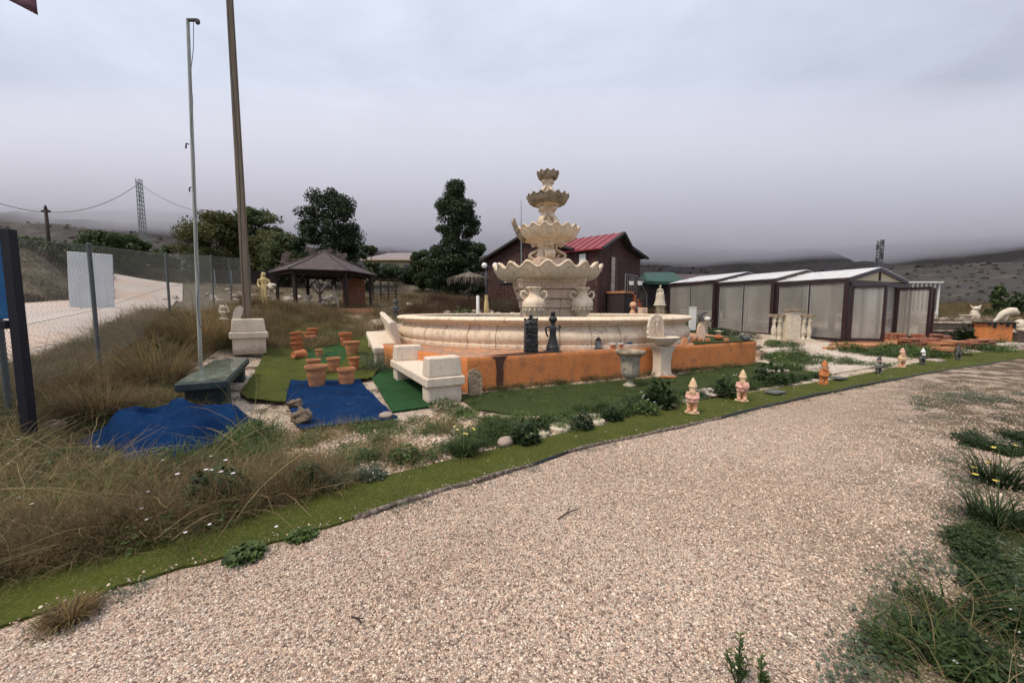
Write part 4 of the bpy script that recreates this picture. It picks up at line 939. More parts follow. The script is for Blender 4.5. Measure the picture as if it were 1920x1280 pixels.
for lab, px_, ya in (('left', 1001, 11.8), ('right', 1092, 12.8)):
    pA = D(px_, 538, ya); zt_ = pA.z-(hz_ if lab == 'left' else 1.14); t2 = thing('urn_pedestal', f'square stone block in the basin under the {"front" if lab=="left" else "right-hand stained"} amphora', 'pedestal', (pA.x, ya, ZP+.02)); MB().box((0, 0, (zt_-ZP-.02)/2), (.42, .42, zt_-ZP-.025), bev=.02).build('block', 'pink', t2)

# --- black ornate pieces on the plinth
v = D(995, 659, 8.28); 
t = thing('black_carved_block', 'black carved block statue with a ball on top, on the plinth against the basin', 'statue', (v.x, 8.22, ZP), radians(8))
Hh = 62*mpp(8.2)
b = MB(); b.box((0, 0, Hh/2), (.29, .17, Hh), bev=.02, top=(.94, .94))
for k in range(7): b.box((0, 0, .06+k*Hh/7.4), (.31-.01*k*.4, .19, .028), bev=.012)
for k in range(60): b.ball((random.uniform(-.13, .13), -.085+random.uniform(-.01, .01), random.uniform(.05, Hh-.04)), random.uniform(.012, .028), 6, 4)
for s in (-1, -.4, .5, 1): b.box((s*.125, 0, Hh+.015), (.045, .12, .05), bev=.01)
b.build('body', 'black', t, True, radians(45))
b = MB(); b.tube([(0, 0, Hh), (0, 0, Hh+.04)], .03, 10); b.ball((0, 0, Hh+.075), .046, 14, 10); b.build('finial', 'black', t, True)
v = D(1036, 656, 8.45)
t = thing('black_figure', 'black queen-like figure with flared skirt and two curled handles on the plinth', 'statue', (v.x, 8.42, ZP), radians(-6))
s = mpp(8.4); pr = [(.0, 0), (17.5, 0), (18, 1.2), (13, 3), (12, 6), (11.5, 8), (13.5, 8.5), (11.5, 11), (9.5, 17), (7.5, 24), (6.4, 30), (6, 36), (6.6, 41), (6.2, 46), (4.4, 49), (3.6, 52), (4.5, 55), (7.5, 59), (8.2, 62), (6.5, 65), (4.2, 66.5), (4, 69), (5.4, 71), (0, 71)]
MB().lathe([(r*s, z*s) for r, z in pr], 24, sy=.75).build('body', 'black', t, True, radians(40))
for q in (-1, 1): MB().tube([(q*x*s, 0, z*s) for x, z in ([(6, 46), (11, 48), (13.5, 44), (12, 34), (9, 28)] if q < 0 else [(6, 44), (10, 42), (14, 45), (13, 50), (10.5, 49)])], 1.7*s, 8).build('handle', 'black', t, True)
MB().lathe([(3.2*s, 0), (4.4*s, 2*s), (4*s, 4*s), (5*s, 5*s)], 8, (0, 0, 70*s)).build('crown', 'black', t)
# lantern and small tubs
v = front(3.35, -.30); 
t = thing('wire_lantern', 'small black and glass lantern with ring handle on the plinth edge', 'lantern', (v.x, v.y, ZP), radians(12))
b = MB(); b.box((0, 0, .015), (.20, .16, .03), bev=.006)
for sx in (-1, 1):
    for sy in (-1, 1): b.tube([(sx*.085, sy*.065, .03), (sx*.055, sy*.045, .21)], .006, 5)
b.box((0, 0, .215), (.14, .12, .02)); b.build('frame', 'blackm', t)
MB().lathe([(.075, .22), (.05, .27), (.02, .30), (.0001, .305)], 12).build('cap', 'blackm', t, True); MB().tube([(.035*cos(a), 0, .33+.035*sin(a)) for a in np.linspace(0, 2*pi, 13)], .004, 5).build('ring', 'blackm', t)
MB().box((0, 0, .11), (.13, .10, .16), top=(.75, .75)).build('glass', 'glass', t)
for k, (s_, m_, lab) in enumerate(((3.72, 'terra', 'left tub of the three small painted tubs on the plinth edge'), (3.95, 'terra', 'middle tub of the three small painted tubs on the plinth edge'), (4.22, 'whitep', 'white and blue tub at the right of the three small tubs'))):
    v = front(s_, -.22); t = thing('small_tub', lab, 'tub', (v.x, v.y, ZP), group='small painted tubs')
    MB().lathe([(.075, 0), (.085, .04), (.092, .10), (.088, .10), (.08, .05)], 18).build('body', m_, t, True, radians(40)); MB().lathe([(.094, .095), (.099, .10), (.099, .125), (.09, .13), (.088, .10)], 18).build('rim', 'whitep' if k < 2 else 'bluep', t, True, radians(40))

# --- fluted urn in front of the plinth
v = G(1183, 726, 0); s = mpp(v.y)
t = thing('fluted_urn', 'weathered grey fluted stone urn on a foot in front of the orange plinth', 'urn', (v.x, v.y+.1, 0), radians(6))
def flute(r, z, a): return (r*(1+.05*cos(14*a)) if 17*s < z < 50*s else r, z)
MB().lathe([(12*s, 0), (12.5*s, 3*s), (9*s, 5*s), (6*s, 8*s), (5*s, 12*s), (6*s, 15*s), (9*s, 16.5*s)], 28).build('foot', 'greyst', t, True, radians(40))
MB().lathe([(9*s, 16.5*s), (14*s, 21*s), (16*s, 27*s), (16.5*s, 34*s), (17*s, 44*s), (18.5*s, 54*s), (22*s, 61*s)], 56, mod=flute, cap=False).build('bowl', 'greyst', t, True, radians(60))
MB().lathe([(20*s, 58*s), (28*s, 64*s), (29*s, 67*s), (28*s, 70*s), (25*s, 70*s), (21*s, 66*s), (.001, 65*s)], 12, mod=lambda r, z, a: (r*(1+.02*cos(6*a)), z)).build('rim', 'weath', t)
# --- wall fountain against the plinth
v = G(1243, 706, 0); s = mpp(v.y+.05)
t = thing('wall_fountain', 'pale stone wall fountain with shell basin and arched carved back against the plinth', 'wall fountain', (v.x, v.y+.12, 0), rzf)
prof = [(19, 0), (19, 2), (15, 5), (13, 12), (12.5, 30), (14, 42), (18, 52), (23, 57)]
b = MB(); b.v = []; 
for w_, z in prof:
    for x, y in ((-w_, -7-w_*.35), (w_, -7-w_*.35), (w_, 9), (-w_, 9)): b.v.append((x*s, y*s, z*s))
for i in range(len(prof)-1):
    for k in range(4): b.f.append((i*4+k, i*4+(k+1) % 4, i*4+4+(k+1) % 4, i*4+4+k))
b.f += [(3, 2, 1, 0), tuple(len(b.v)-4+k for k in range(4))]; b.build('column', 'white', t, True, radians(40))
MB().lathe([(6*s, 0), (16*s, 3*s), (26*s, 9*s), (32*s, 15*s), (33*s, 17*s), (31*s, 18*s), (24*s, 13*s), (.01, 10*s)], 32, (0, -4*s, 57*s), mod=lambda r, z, a: (r*(1+.02*cos(16*a)), z), sy=.72).build('shell_basin', 'white', t, True, radians(40))
poly = [(-20, 0), (20, 0), (19, 4), (21, 9), (19, 15), (20, 21), (18, 26), (17, 33), (13, 39), (7, 42.5), (0, 44), (-7, 42.5), (-13, 39), (-17, 33), (-18, 26), (-20, 21), (-19, 15), (-21, 9), (-19, 4)]
MB().prism([(x*s*1.0, z*s) for x, z in poly], (-9*s, 6*s, 73*s), (1, 0, 0), (0, 0, 1), (0, 1, 0), 5*s).build('back_plate', 'white', t)
MB().prism([(x*s*.72, z*s*.85+3*s) for x, z in poly], (-9*s, 5.4*s, 73*s), (1, 0, 0), (0, 0, 1), (0, 1, 0), 1.2*s).build('relief_panel', 'pink', t)
b = MB()
for k in range(46): a = random.uniform(-1, 1); q = random.random(); b.ball((-9*s+a*13*s*(1-q*.5), 5.2*s, 73*s+(5+32*q)*s), (random.uniform(.8, 2.2)*s, 1.2*s, random.uniform(.8, 2.2)*s), 6, 4)
b.ball((-9*s, 5*s, 73*s+24*s), (3.5*s, 1.8*s, 7*s), 10, 6); b.ball((-9*s, 4.6*s, 73*s+32*s), 2.6*s, 10, 6); b.build('relief_figure', 'white', t, True)
v = G(1264, 711, 0); tag(MB().prism([(-.2, 0), (.1, -.08), (.26, .02), (.1, .12), (-.12, .14)], (0, 0, .02), (1, 0, 0), (0, 1, 0), (0, 0, 1), .025).build('broken_tile', 'terra'), 'broken flat terracotta tile at the foot of the wall fountain', 'tile', None, (v.x-.1, v.y+.08, 0.01), .2)

# --- odds and ends on the right end of the plinth
def on_pl(px, py, dz=0): return G(px, py, ZP+.03+dz)
v = on_pl(1285, 648); s = mpp(v.y); t = thing('leaning_tile', 'pinkish triangular terracotta tile leaning at the basin foot', 'tile', v, radians(20))
MB().prism([(-10*s, 0), (6*s, 0), (11*s, 15*s), (2*s, 15*s)], (0, 0, 0), (1, 0, 0), (0, .4, 1), (0, 1, 0), .04).build('tile', 'terrapale', t)
v = on_pl(1316, 640); s = mpp(v.y); t = thing('oval_plaque', 'upright oval stone plaque standing on the plinth turf', 'plaque', v, radians(14))
MB().prism([(8*s*cos(a)*(1 if sin(a) < .9 else .9), 17*s+18*s*sin(a)) for a in np.linspace(0, 2*pi, 20)[:-1]], (0, 0, -.02), (1, 0, 0), (0, .1, 1), (0, 1, 0), .06).build('plaque', 'pink', t)
for k, (px_, lab) in enumerate(((1301, 'first small cream edging stone left of the oval plaque'), (1313, 'small cream edging stone below the oval plaque'), (1327, 'small cream edging stone right of the oval plaque'), (1362, 'small cream edging stone beyond the brown bowl'))):
    v = on_pl(px_, 640+k*.3); s = mpp(v.y); tag(MB().box((0, 0, .05), (9*s, .08, .10), bev=.015).build('edging_stone', 'terrapale'), lab, 'stone', 'small edging stones on the plinth', v, radians(15))
v = on_pl(1347, 637); s = mpp(v.y); t = thing('mushroom_bowl', 'brown glazed bowl with a flat pale lid on the plinth', 'bowl', v)
MB().lathe([(4*s, 0), (8*s, 3*s), (8.5*s, 6*s), (6*s, 9*s), (4*s, 10*s)], 20).build('bowl', 'terra', t, True); MB().lathe([(4*s, 10*s), (3*s, 14*s), (8*s, 15.5*s), (8.4*s, 16.5*s), (.01, 18*s)], 20).build('lid', 'disc', t, True, radians(40))
v = on_pl(1398, 640); s = mpp(v.y); t = thing('dark_duck_figure', 'dark green duck-shaped garden figure on the plinth end', 'figure', v, radians(10))
b = MB(); b.ball((0, 0, 6*s), (9*s, 6*s, 6*s), 14, 8); b.ball((-8*s, 0, 9*s), (4*s, 3*s, 5*s), 12, 8); b.tube([(6*s, 0, 7*s), (14*s, 0, 9*s)], [4*s, .8*s], 8); b.tube([(-8*s, 0, 12*s), (-16*s, 0, 10*s), (-22*s, 0, 7*s)], [2.5*s, 2*s, .8*s], 8); b.build('body', 'slate', t, True, remesh=.012)

def gl(px_, py_, Y): v = D(px_, py_, Y); v.z = T(v.x, v.y); return v
v = gl(1298, 605, 17.8); t = thing('white_post', 'square white marker post behind the right rim of the basin', 'post', v)
hp_ = D(1298, 577, 17.8).z-v.z; MB().box((0, 0, hp_/2), (.26, .2, hp_), bev=.01).build('shaft', 'whitep', t); MB().box((0, 0, hp_+.02), (.30, .24, .04), bev=.01).build('cap', 'whitep', t)
v = D(1320, 603, 16.0); s = mpp(16); t = thing('fish_statue', 'black and white leaping fish statue between the basin and the glass enclosure', 'statue', (v.x, 16, T(v.x, 16)))
hb = v.z-T(v.x, 16)
b = MB(); b.tube([(0, 0, hb), (-6*s, 0, hb+4*s), (-8*s, 0, hb+10*s), (-3*s, 0, hb+16*s), (6*s, 0, hb+17*s)], [5*s, 5.5*s, 4.5*s, 3*s, 1*s], 10); b.ball((7*s, 0, hb+5*s), (6*s, 4*s, 4*s), 10, 6); b.tube([(8*s, 0, hb+4*s), (17*s, 0, hb+1*s)], [3*s, 1*s], 8); b.build('body', 'gnomed', t, True)
MB().ball((4*s, -.10, hb+5.5*s), (6*s, 3*s, 4*s), 12, 8).build('belly', 'whitep', t, True); MB().lathe([(.22, 0), (.2, .1), (.14, hb*.5), (.2, hb-.03), (.22, hb+.02)], 14).build('stand', 'greyst', t, True, radians(40))

# ================================================================== GNOMES along the turf
def gnome(label, px_, py_, hpx, rz, hat, coat, legs, base, pose=0, cat='garden gnome'):
    v = G(px_, py_, .025) if py_ > 685 else GT(px_, py_, .025); v.z = T(v.x, v.y)+.024; h = hpx*mpp(v.y+.05)
    t = thing('garden_gnome', label, cat, (v.x, v.y+.10, v.z), rz, 'garden gnomes along the turf strip'); u = h
    MB().lathe([(.0001, 0), (.19*u, 0), (.20*u, .012*u), (.19*u, .045*u), (.0001, .05*u)], 18, sy=.75).build('base', base, t, True, radians(40))
    b = MB()
    for s in (-1, 1):
        b.tube([(s*.075*u, 0, .05*u), (s*.08*u, 0, .18*u), (s*.07*u, .01*u, .33*u)], [.062*u, .066*u, .085*u], 10); b.ball((s*.085*u, -.055*u, .075*u), (.058*u, .10*u, .042*u), 10, 7)
    b.ball((0, 0, .34*u), (.15*u, .11*u, .08*u), 12, 8); b.build('legs', legs, t, True, remesh=.011*u/.5)
    b = MB()
    b.lathe([(.135*u, -.02*u), (.165*u, .0*u), (.158*u, .12*u), (.135*u, .22*u), (.10*u, .29*u), (.06*u, .33*u)], 18, (0, 0, .32*u), sy=.8)
    for s in (-1, 1):
        el = (s*.160*u, -.01*u, .45*u) if pose != 1 else (s*.165*u, -.03*u, .48*u); hd = (s*.06*u, -.14*u, .44*u) if pose != 2 else (s*.10*u, -.10*u, .37*u)
        b.tube([(s*.115*u, 0, .60*u), el, hd], [.05*u, .043*u, .034*u], 10); b.ball(hd, .036*u, 8, 6)
    b.lathe([(.166*u, 0), (.18*u, .01*u), (.166*u, .03*u)], 18, (0, 0, .335*u), sy=.8, cap=False)
    b.build('coat', coat, t, True, remesh=.011*u/.5)
    b = MB(); b.ball((0, -.015*u, .71*u), (.085*u, .085*u, .09*u), 16, 10); b.ball((0, -.105*u, .70*u), .024*u, 8, 6)
    for s in (-1, 1): b.ball((s*.05*u, -.075*u, .69*u), .026*u, 8, 6); b.ball((s*.088*u, 0, .70*u), (.016*u, .02*u, .03*u), 8, 6)
    b.build('head', legs if pose == 3 else 'gnomec' if coat != 'gnomed' else 'gnomeg', t, True, remesh=.008*u/.5)
    for s in (-1, 1): MB().ball((s*.032*u, -.092*u, .725*u), .010*u, 8, 6).build('eye', 'gnomed', t, True)
    b = MB(); b.ball((0, -.065*u, .62*u), (.085*u, .06*u, .085*u), 14, 9)
    for k in range(9): b.ball((random.uniform(-.07, .07)*u, -.105*u+random.uniform(-.01, .01)*u, random.uniform(.55, .66)*u), (.018*u, .014*u, .03*u), 6, 4)
    b.build('beard', hat, t, True)
    b = MB(); b.lathe([(.10*u, -.01*u), (.118*u, .0), (.115*u, .03*u), (.10*u, .05*u), (.085*u, .11*u), (.05*u, .19*u), (.018*u, .245*u), (.001, .25*u)], 18, (0, .0, .755*u), mod=lambda r, z, a: (r*(1+.03*cos(5*a)), z+.012*u*sin(a)))
    b.build('hat', hat, t, True)
    return t
gnome('nearest terracotta gnome with pale pointed hat and pink waistcoat', 1303, 777, 68, radians(-32), 'gnomec', 'gnomep', 'gnome', 'gnomec')
gnome('second terracotta gnome, carrying a white bundle and wearing a pale hat', 1397, 753, 60, radians(-24), 'gnomec', 'gnomep', 'gnome', 'gnomec', 1)
v = G(1403, 740, .3); bpy.context.view_layer.update()
g2 = [o for o in bpy.data.objects if o.name == 'garden_gnome.001'][0]; MB().ball((.045, -.075, .27), (.055, .035, .07), 12, 8).build('bundle', 'gnomep', g2, True)
gnome('plain orange terracotta gnome without a visible base', 1551, 719, 46, radians(-20), 'gnomeo', 'gnomeo', 'gnomeo', 'gnomeo', 2)
gnome('dark grey gnome nearest to the camera of the dark ones', 1654, 700, 34, radians(-15), 'gnomed', 'gnomeg', 'gnomed', 'gnomed', 1)
gnome('pink and cream gnome standing between two dark gnomes', 1697, 690, 37, radians(-10), 'gnomep', 'gnomec', 'gnome', 'gnomec', 0)
gnome('dark gnome with white hat and beard beside the pink gnome', 1736, 684, 31, radians(-10), 'whitep', 'gnomed', 'gnomed', 'gnomed', 2)
gnome('farthest gnome, all dark, standing against the brick stacks', 1803, 675, 29, radians(-5), 'gnomed', 'gnomed', 'gnomed', 'gnomed', 0)

# ================================================================== HUMAN AND ANIMAL STATUES
def figure(b, h, lean=0, arm=0, fem=False):
    """one continuous standing figure of height h"""
    u = h/7.5
    hip, kn = 3.7*u, 2.0*u
    sh = .95*u if not fem else .82*u
    for s, st in ((-1, 0), (1, .25)):
        b.tube([(s*.3*u, 0, hip), (s*(.30+st*.3)*u, -st*.9*u, kn), (s*(.36+st*.2)*u, -st*.3*u, .35*u)], [.48*u, .31*u, .18*u], 10)
        b.ball((s*(.38+st*.3)*u, -st*.3*u-.25*u, .14*u), (.2*u, .48*u, .15*u), 10, 6)
        b.tube([(s*sh, 0, 5.9*u), (s*(sh+.28*u), .05*u, 4.85*u)] + ([(s*(sh-.25*u), -.65*u, 4.2*u)] if arm == 0 or s > 0 else [(s*(sh+.1*u), -.35*u, 5.6*u)]), [.30*u, .24*u, .17*u], 10)
        e = (s*(sh-.3*u), -.72*u, 4.15*u) if arm == 0 or s > 0 else (s*(sh+.05*u), -.4*u, 5.75*u)
        b.ball(e, (.17*u, .17*u, .2*u), 8, 6)
        for k in range(5): b.tube([e, (e[0]+(k-2)*.06*u, e[1]-.14*u, e[2]-.16*u-.03*u*(2-abs(k-2)))], [.06*u, .04*u], 5)
    b.lathe([(.6*u, 3.3*u), (.72*u, 3.7*u), (.68*u, 4.2*u), (.56*u, 4.7*u), (.70*u, 5.4*u), (.88*u, 5.85*u), (.75*u, 6.15*u), (.28*u, 6.35*u)], 16, sy=.62)
    b.tube([(0, 0, 6.2*u), (0, -.06*u, 6.7*u)], [.27*u, .25*u], 10)
    b.ball((0, -.1*u, 6.98*u), (.37*u, .44*u, .52*u), 14, 10); b.ball((0, -.54*u, 6.93*u), (.07*u, .12*u, .12*u), 8, 6); b.tube([(0, -.48*u, 7.1*u), (0, -.57*u, 6.9*u)], [.05*u, .08*u], 6)
    for s in (-1, 1): b.ball((s*.37*u, -.05*u, 6.97*u), (.06*u, .1*u, .15*u), 6, 5); b.tube([(s*.06*u, -.50*u, 7.08*u), (s*.27*u, -.44*u, 7.1*u)], .05*u, 5)
    b.tube([(-.12*u, -.52*u, 6.73*u), (.12*u, -.52*u, 6.73*u)], .045*u, 5); b.ball((0, -.46*u, 6.56*u), (.13*u, .1*u, .09*u), 8, 5)
# classical figure
Ys = 17.0; v = D(497, 573, Ys); v.z = T(v.x, v.y)
hh = (D(497, 510, Ys).z-v.z)
t = thing('classical_statue', 'yellowish classical figure statue standing on a small base left of the gazebo', 'statue', v, radians(12))
MB().box((0, 0, .03), (.62, .5, .10), bev=.02).build('base', 'yellow', t); b = MB(); figure(b, hh-.08); b.v = [(x, y, z+.07) for x, y, z in b.v]
b.build('figure', 'yellow', t, True, remesh=.022)
b = MB(); b.ball((.33, -.1, hh*.62), (.2, .13, .09), 12, 8); b.tube([(.3, -.15, hh*.62), (.36, -.15, hh*.50)], .09, 8); b.build('basket', 'statue', t, True)
b = MB(); b.ball((0, .02, hh*.955), (.09, .10, .06), 12, 7); b.ball((-.05, .07, hh*.88), (.09, .06, .13), 10, 7); b.build('hair', 'yellow', t, True)
# winged cherub bust
Ys = 12.6; v = D(419, 599, Ys); s = mpp(Ys); gz0 = T(v.x, Ys)
t = thing('cherub_bust', 'small white winged cherub bust on a pedestal beside the flagpole grass', 'statue', (v.x, Ys, gz0), radians(-10)); z0 = v.z-gz0
MB().lathe([(.2, -.05), (.2, z0*.1), (.13, z0*.2), (.12, z0*.9), (.17, z0)], 14).build('column', 'strawdk' if False else 'greyst', t, True, radians(40))
MB().lathe([(8*s, 0), (8*s, 1.5*s), (4*s, 3*s), (3.4*s, 6*s), (5*s, 8*s)], 18, (0, 0, z0)).build('base', 'statue', t, True, radians(40))
b = MB(); b.ball((0, 0, z0+13*s), (5*s, 4*s, 6*s), 12, 8); b.ball((2*s, -2*s, z0+22*s), (4.5*s, 4.5*s, 5*s), 14, 9); b.ball((2*s, -6.4*s, z0+21.6*s), 1*s, 8, 5)
b.tube([(3*s, -2*s, z0+15*s), (8*s, -5*s, z0+13*s), (13*s, -6*s, z0+14*s)], [2*s, 1.6*s, 1.2*s], 8); b.build('bust', 'statue', t, True, remesh=.012)
for q in (-1, 1):
    b = MB()
    for k in range(5): b.ball((q*(5+k*1.4)*s, 2*s, z0+(24-k*2.4)*s), (1.5*s, .8*s, (5-k*.4)*s), 8, 6, Matrix.Rotation(q*.7, 3, 'Y'))
    b.build('wing', 'statue', t, True)
# draped female statue near the shed
Ys = 21.5; v = D(1237, 573, Ys); g0 = T(v.x, Ys); z0 = v.z-g0; hh = 38*mpp(Ys)
t = thing('garden_statue', 'weathered pale statue of a robed figure holding a bowl in front of the green-roofed shed', 'statue', (v.x, Ys, g0), radians(-8))
MB().box((0, 0, z0/2-.05), (.42, .42, z0+.1)).build('plinth', 'weath', t)
b = MB(); figure(b, hh, fem=True, arm=1); b.lathe([(.34, 0), (.30, .1), (.24, hh*.3), (.22, hh*.5), (.18, hh*.62)], 18, mod=lambda r, z, a: (r*(1+.08*cos(7*a+z*4)), z), sy=.8); b.v = [(x, y, z+z0) for x, y, z in b.v]; b.build('figure', 'statue', t, True, remesh=.02)
# white cupid with bowl at the far right
Ys = 17.6; v = D(1826, 598, Ys); g0 = T(v.x, Ys); z0 = v.z-g0; s = mpp(Ys)
t = thing('fountain_statue', 'small cream lion-like statue with raised ears on a stand beside a round table', 'statue', (v.x, Ys, g0), radians(-15))
MB().box((0, 0, z0/2-.05), (.34, .30, z0+.1)).build('stand', 'weath', t)
b = MB(); b.lathe([(4*s, 0), (5.5*s, 3*s), (5.8*s, 8*s), (5*s, 14*s), (3*s, 18*s)], 14, (0, 0, z0)); b.ball((1*s, -2*s, z0+20*s), (5.5*s, 4.5*s, 4*s), 12, 8)
for q in (-1, 1): b.tube([(q*4*s+1*s, 0, z0+21*s), (q*8*s+1*s, 0, z0+26*s)], [2*s, .8*s], 7); b.tube([(q*4*s, -3*s, z0), (q*4*s, -4*s, z0+9*s)], [2*s, 2*s], 7)
b.build('body', 'statue', t, True, remesh=.018)
v2 = D(1814, 600, 17.2); g0 = T(v2.x, 17.2); t = thing('round_table', 'small round white stone table left of the lion-like statue', 'table', (v2.x, 17.2, g0))
hz1 = D(1814, 590, 17.2).z-g0; MB().lathe([(.16, 0), (.12, .05), (.08, hz1*.5), (.12, hz1-.05)], 14).build('leg', 'statue', t, True, radians(40)); MB().lathe([(.22, hz1-.05), (.27, hz1-.03), (.27, hz1), (.001, hz1)], 20).build('tabletop', 'statue', t, True, radians(40))
# arched dolphin statue, far right
Ys = 16.4; v = D(1885, 603, Ys); g0 = T(v.x, Ys); z0 = v.z-g0; s = mpp(Ys)
t = thing('arched_statue', 'large cream arched dolphin-like statue on top of the orange block', 'statue', (v.x, Ys, g0+z0), radians(-10))
b = MB(); b.tube(smoothline([(-18*s, 0, 0), (-12*s, 0, 6*s), (-6*s, 0, 14*s), (4*s, 0, 19*s), (14*s, 0, 19*s), (20*s, 0, 14*s)]), [1.5*s, 2*s]+[min(7, 2.5+i*.45)*s for i in range(14)]+[4.5*s, 3.5*s, 3*s, 2.2*s, 1.2*s][:5], 12); b.tube([(-1*s, 0, 0), (0, 0, 8*s), (4*s, 0, 14*s)], [2.5*s, 3*s, 3*s], 8); b.build('body', 'statue', t, True)
v3 = D(1912, 612, 16); t = thing('rounded_statue', 'cream rounded animal statue cut by the right edge of the photo', 'statue', (v3.x, 16, v3.z-.25), 0)
b = MB(); b.ball((0, 0, .3), (.2, .18, .26), 12, 9); b.ball((.1, -.05, .12), (.28, .2, .13), 12, 8); b.build('body', 'statue', t, True, remesh=.02); MB().box((0, 0, -.3), (.7, .5, .6)).build('block', 'wallbrown', t)
# small statues behind the basin
for px_, py_, top_, Ys, m, name, lab, cat in ((1186, 588, 565, 18.6, 'gnome', 'seated_figure', 'small terracotta seated figure looking over the basin rim', 'statue'), (1196, 588, 574, 19.2, 'gnomed', 'dark_figure', 'dark small figure beside a pale block behind the basin', 'statue'), (742, 575, 560, 18.5, 'gnomed', 'dark_bird_figure', 'dark round-headed garden figure in the brown scrub', 'statue'), (578, 567, 553, 22, 'statue', 'stone_bowl', 'small pale pedestal bowl inside the gazebo', 'bowl')):
    v = D(px_, py_, Ys); g0 = min(T(v.x, Ys), v.z); h = D(px_, top_, Ys).z-g0; t = thing(name, lab, cat, (v.x, Ys, g0), radians(20))
    if 'bowl' in name: MB().lathe([(.16, 0), (.1, h*.2), (.08, h*.6), (.22, h*.85), (.24, h)], 14).build('bowl', m, t, True, radians(40)); continue
    b = MB(); b.lathe([(.16, 0), (.17, h*.1), (.12, h*.35), (.14, h*.55), (.07, h*.72)], 14); b.ball((0, -.02, h*.86), h*.13, 12, 8); b.tube([(-.12, 0, h*.6), (-.2, -.12, h*.45), (-.05, -.2, h*.4)], .045, 7); b.tube([(.12, 0, h*.6), (.2, -.12, h*.45), (.05, -.2, h*.4)], .045, 7); b.build('body', m, t, True, remesh=.016)
Ys = 18.0; v = D(1205, 585, Ys); g0 = T(v.x, Ys); tag(MB().box((0, 0, (v.z-g0)/2+.1), (.34, .3, v.z-g0+.2), bev=.02).build('pale_block', 'pink'), 'small pale block standing beside the dark figure behind the basin', 'block', None, (v.x, Ys, g0), .4)
# tarp heap behind the basin
v = D(1160, 588, 19.5); g0 = T(v.x, 19.5)
tp = MB(); n = 16
for i in range(n+1):
    for j in range(n+1):
        x = -1+2*i/n; y = -1+2*j/n; r = max(abs(x), abs(y)); hh = .62*(1-r**2.2)**.6 if r < 1 else 0; tp.v.append((x*.95+.2*hh, y*.6, hh+.05*mnoise.noise(Vector((x*3, y*3, 3)))*(r < 1)-.02))
for i in range(n):
    for j in range(n): a = i*(n+1)+j; tp.f.append((a, a+n+1, a+n+2, a+1))
tag(tp.build('black_tarpaulin', 'tarp', None, True, radians(25)), 'black plastic sheeting heaped behind the basin below the orange steps', 'tarpaulin', None, (v.x, 19.5, g0), .2)

# ================================================================== GAZEBO
gz_ = D(594, 580, 21.5); gx, gy = gz_.x, 22.6; g0 = T(gx, gy)-.05
t = thing('gazebo', 'dark timber gazebo with felt hip roof and braced posts standing in scrub', 'gazebo', (gx, gy, g0), radians(12))
Rg = 2.85; ns = 6; zE = D(695, 509, 21.5).z-g0; zA = D(605, 470, 22.6).z-g0
ca = [radians(60*k+8) for k in range(ns)]
for k in range(ns):
    a, c = ca[k], ca[(k+1) % ns]; A = Vector((Rg*cos(a), Rg*sin(a), zE)); Bq = Vector((Rg*cos(c), Rg*sin(c), zE)); Z = Vector((0, 0, zA)); th = Vector((0, 0, -.05))
    b = MB(); mA = (A+Z)/2-Vector((0, 0, .05)); mB_ = (Bq+Z)/2-Vector((0, 0, .05))
    b.add([A, Bq, mB_, mA, Z, A+th, Bq+th, mB_+th, mA+th, Z+th], [(0, 1, 2, 3), (3, 2, 4), (6, 5, 8, 7), (7, 8, 9), (1, 0, 5, 6), (2, 1, 6, 7), (4, 2, 7, 9), (0, 3, 8, 5), (3, 4, 9, 8)]); b.build('roof_panel', 'gazroof', t)
    MB().tube([A+Vector((0, 0, .02)), mA+Vector((0, 0, .02)), Z+Vector((0, 0, .03))], .035, 6).build('ridge_cap', 'gazroof', t)
    pr = Rg*.86; P0 = Vector((pr*cos(a), pr*sin(a), 0)); P1 = Vector((pr*cos(c), pr*sin(c), 0)); ez = zE-.05
    MB().box(P0+Vector((0, 0, ez/2-.1)), (.15, .15, ez+.1), rz=a).build('post', 'gazwood', t)
    dm = (P0+P1)/2; MB().box(dm+Vector((0, 0, ez-.07)), ((P1-P0).length-.16, .10, .17), rz=atan2((P1-P0).y, (P1-P0).x)).build('beam', 'gazwood', t)
    for Q, d in ((P0, (P1-P0).normalized()), (P1, (P0-P1).normalized())):
        MB().tube([Q+d*.08+Vector((0, 0, ez-.75)), Q+d*.25+Vector((0, 0, ez-.45)), Q+d*.55+Vector((0, 0, ez-.16))], .045, 6).build('brace', 'gazwood', t)
    MB().tube([P0+Vector((0, 0, ez)), Vector((0, 0, zA-.12))], .05, 5).build('rafter', 'gazwood', t)
def atg(px_, py_, Y): v = D(px_, py_, Y); return v
# things in and by the gazebo
v0 = atg(637, 578, 21.3); v1 = atg(625, 530, 21.8); g0 = T(v0.x, v0.y); o = MB().tube([(0, 0, 0), v1-v0], .05, 7).build('leaning_pole', 'coping'); tag(o, 'pale pole leaning inside the gazebo', 'pole', None, (v0.x, v0.y, g0))
v = atg(664, 556, 24.2); v.z = T(v.x, v.y); hh = atg(667, 520, 23.6).z-v.z; tag(MB().box((0, 0, hh/2), (1.35, .05, hh), rot=Matrix.Rotation(.05, 3, 'X')).build('leaning_board', 'brick'), 'faded orange-red panel standing behind the right gazebo posts', 'board', None, v, radians(5))
v = GT(655, 592); t = thing('brick_step', 'low brick step at the right front of the gazebo', 'step', (v.x, v.y+1.0, T(v.x, v.y+1.0)), radians(5))
src = MB().box((0, 0, 0), (.22, .30, .085), bev=.006).build('brick', 'brick', t); src.location = (-.6, 0, .06)
for r_ in range(3):
    for c_ in range(7):
        if r_ or c_: share(src, t, (-.7+c_*.23+(r_ % 2)*.1, r_*.02, .06+r_*.095), (0, 0, random.uniform(-.05, .05)))

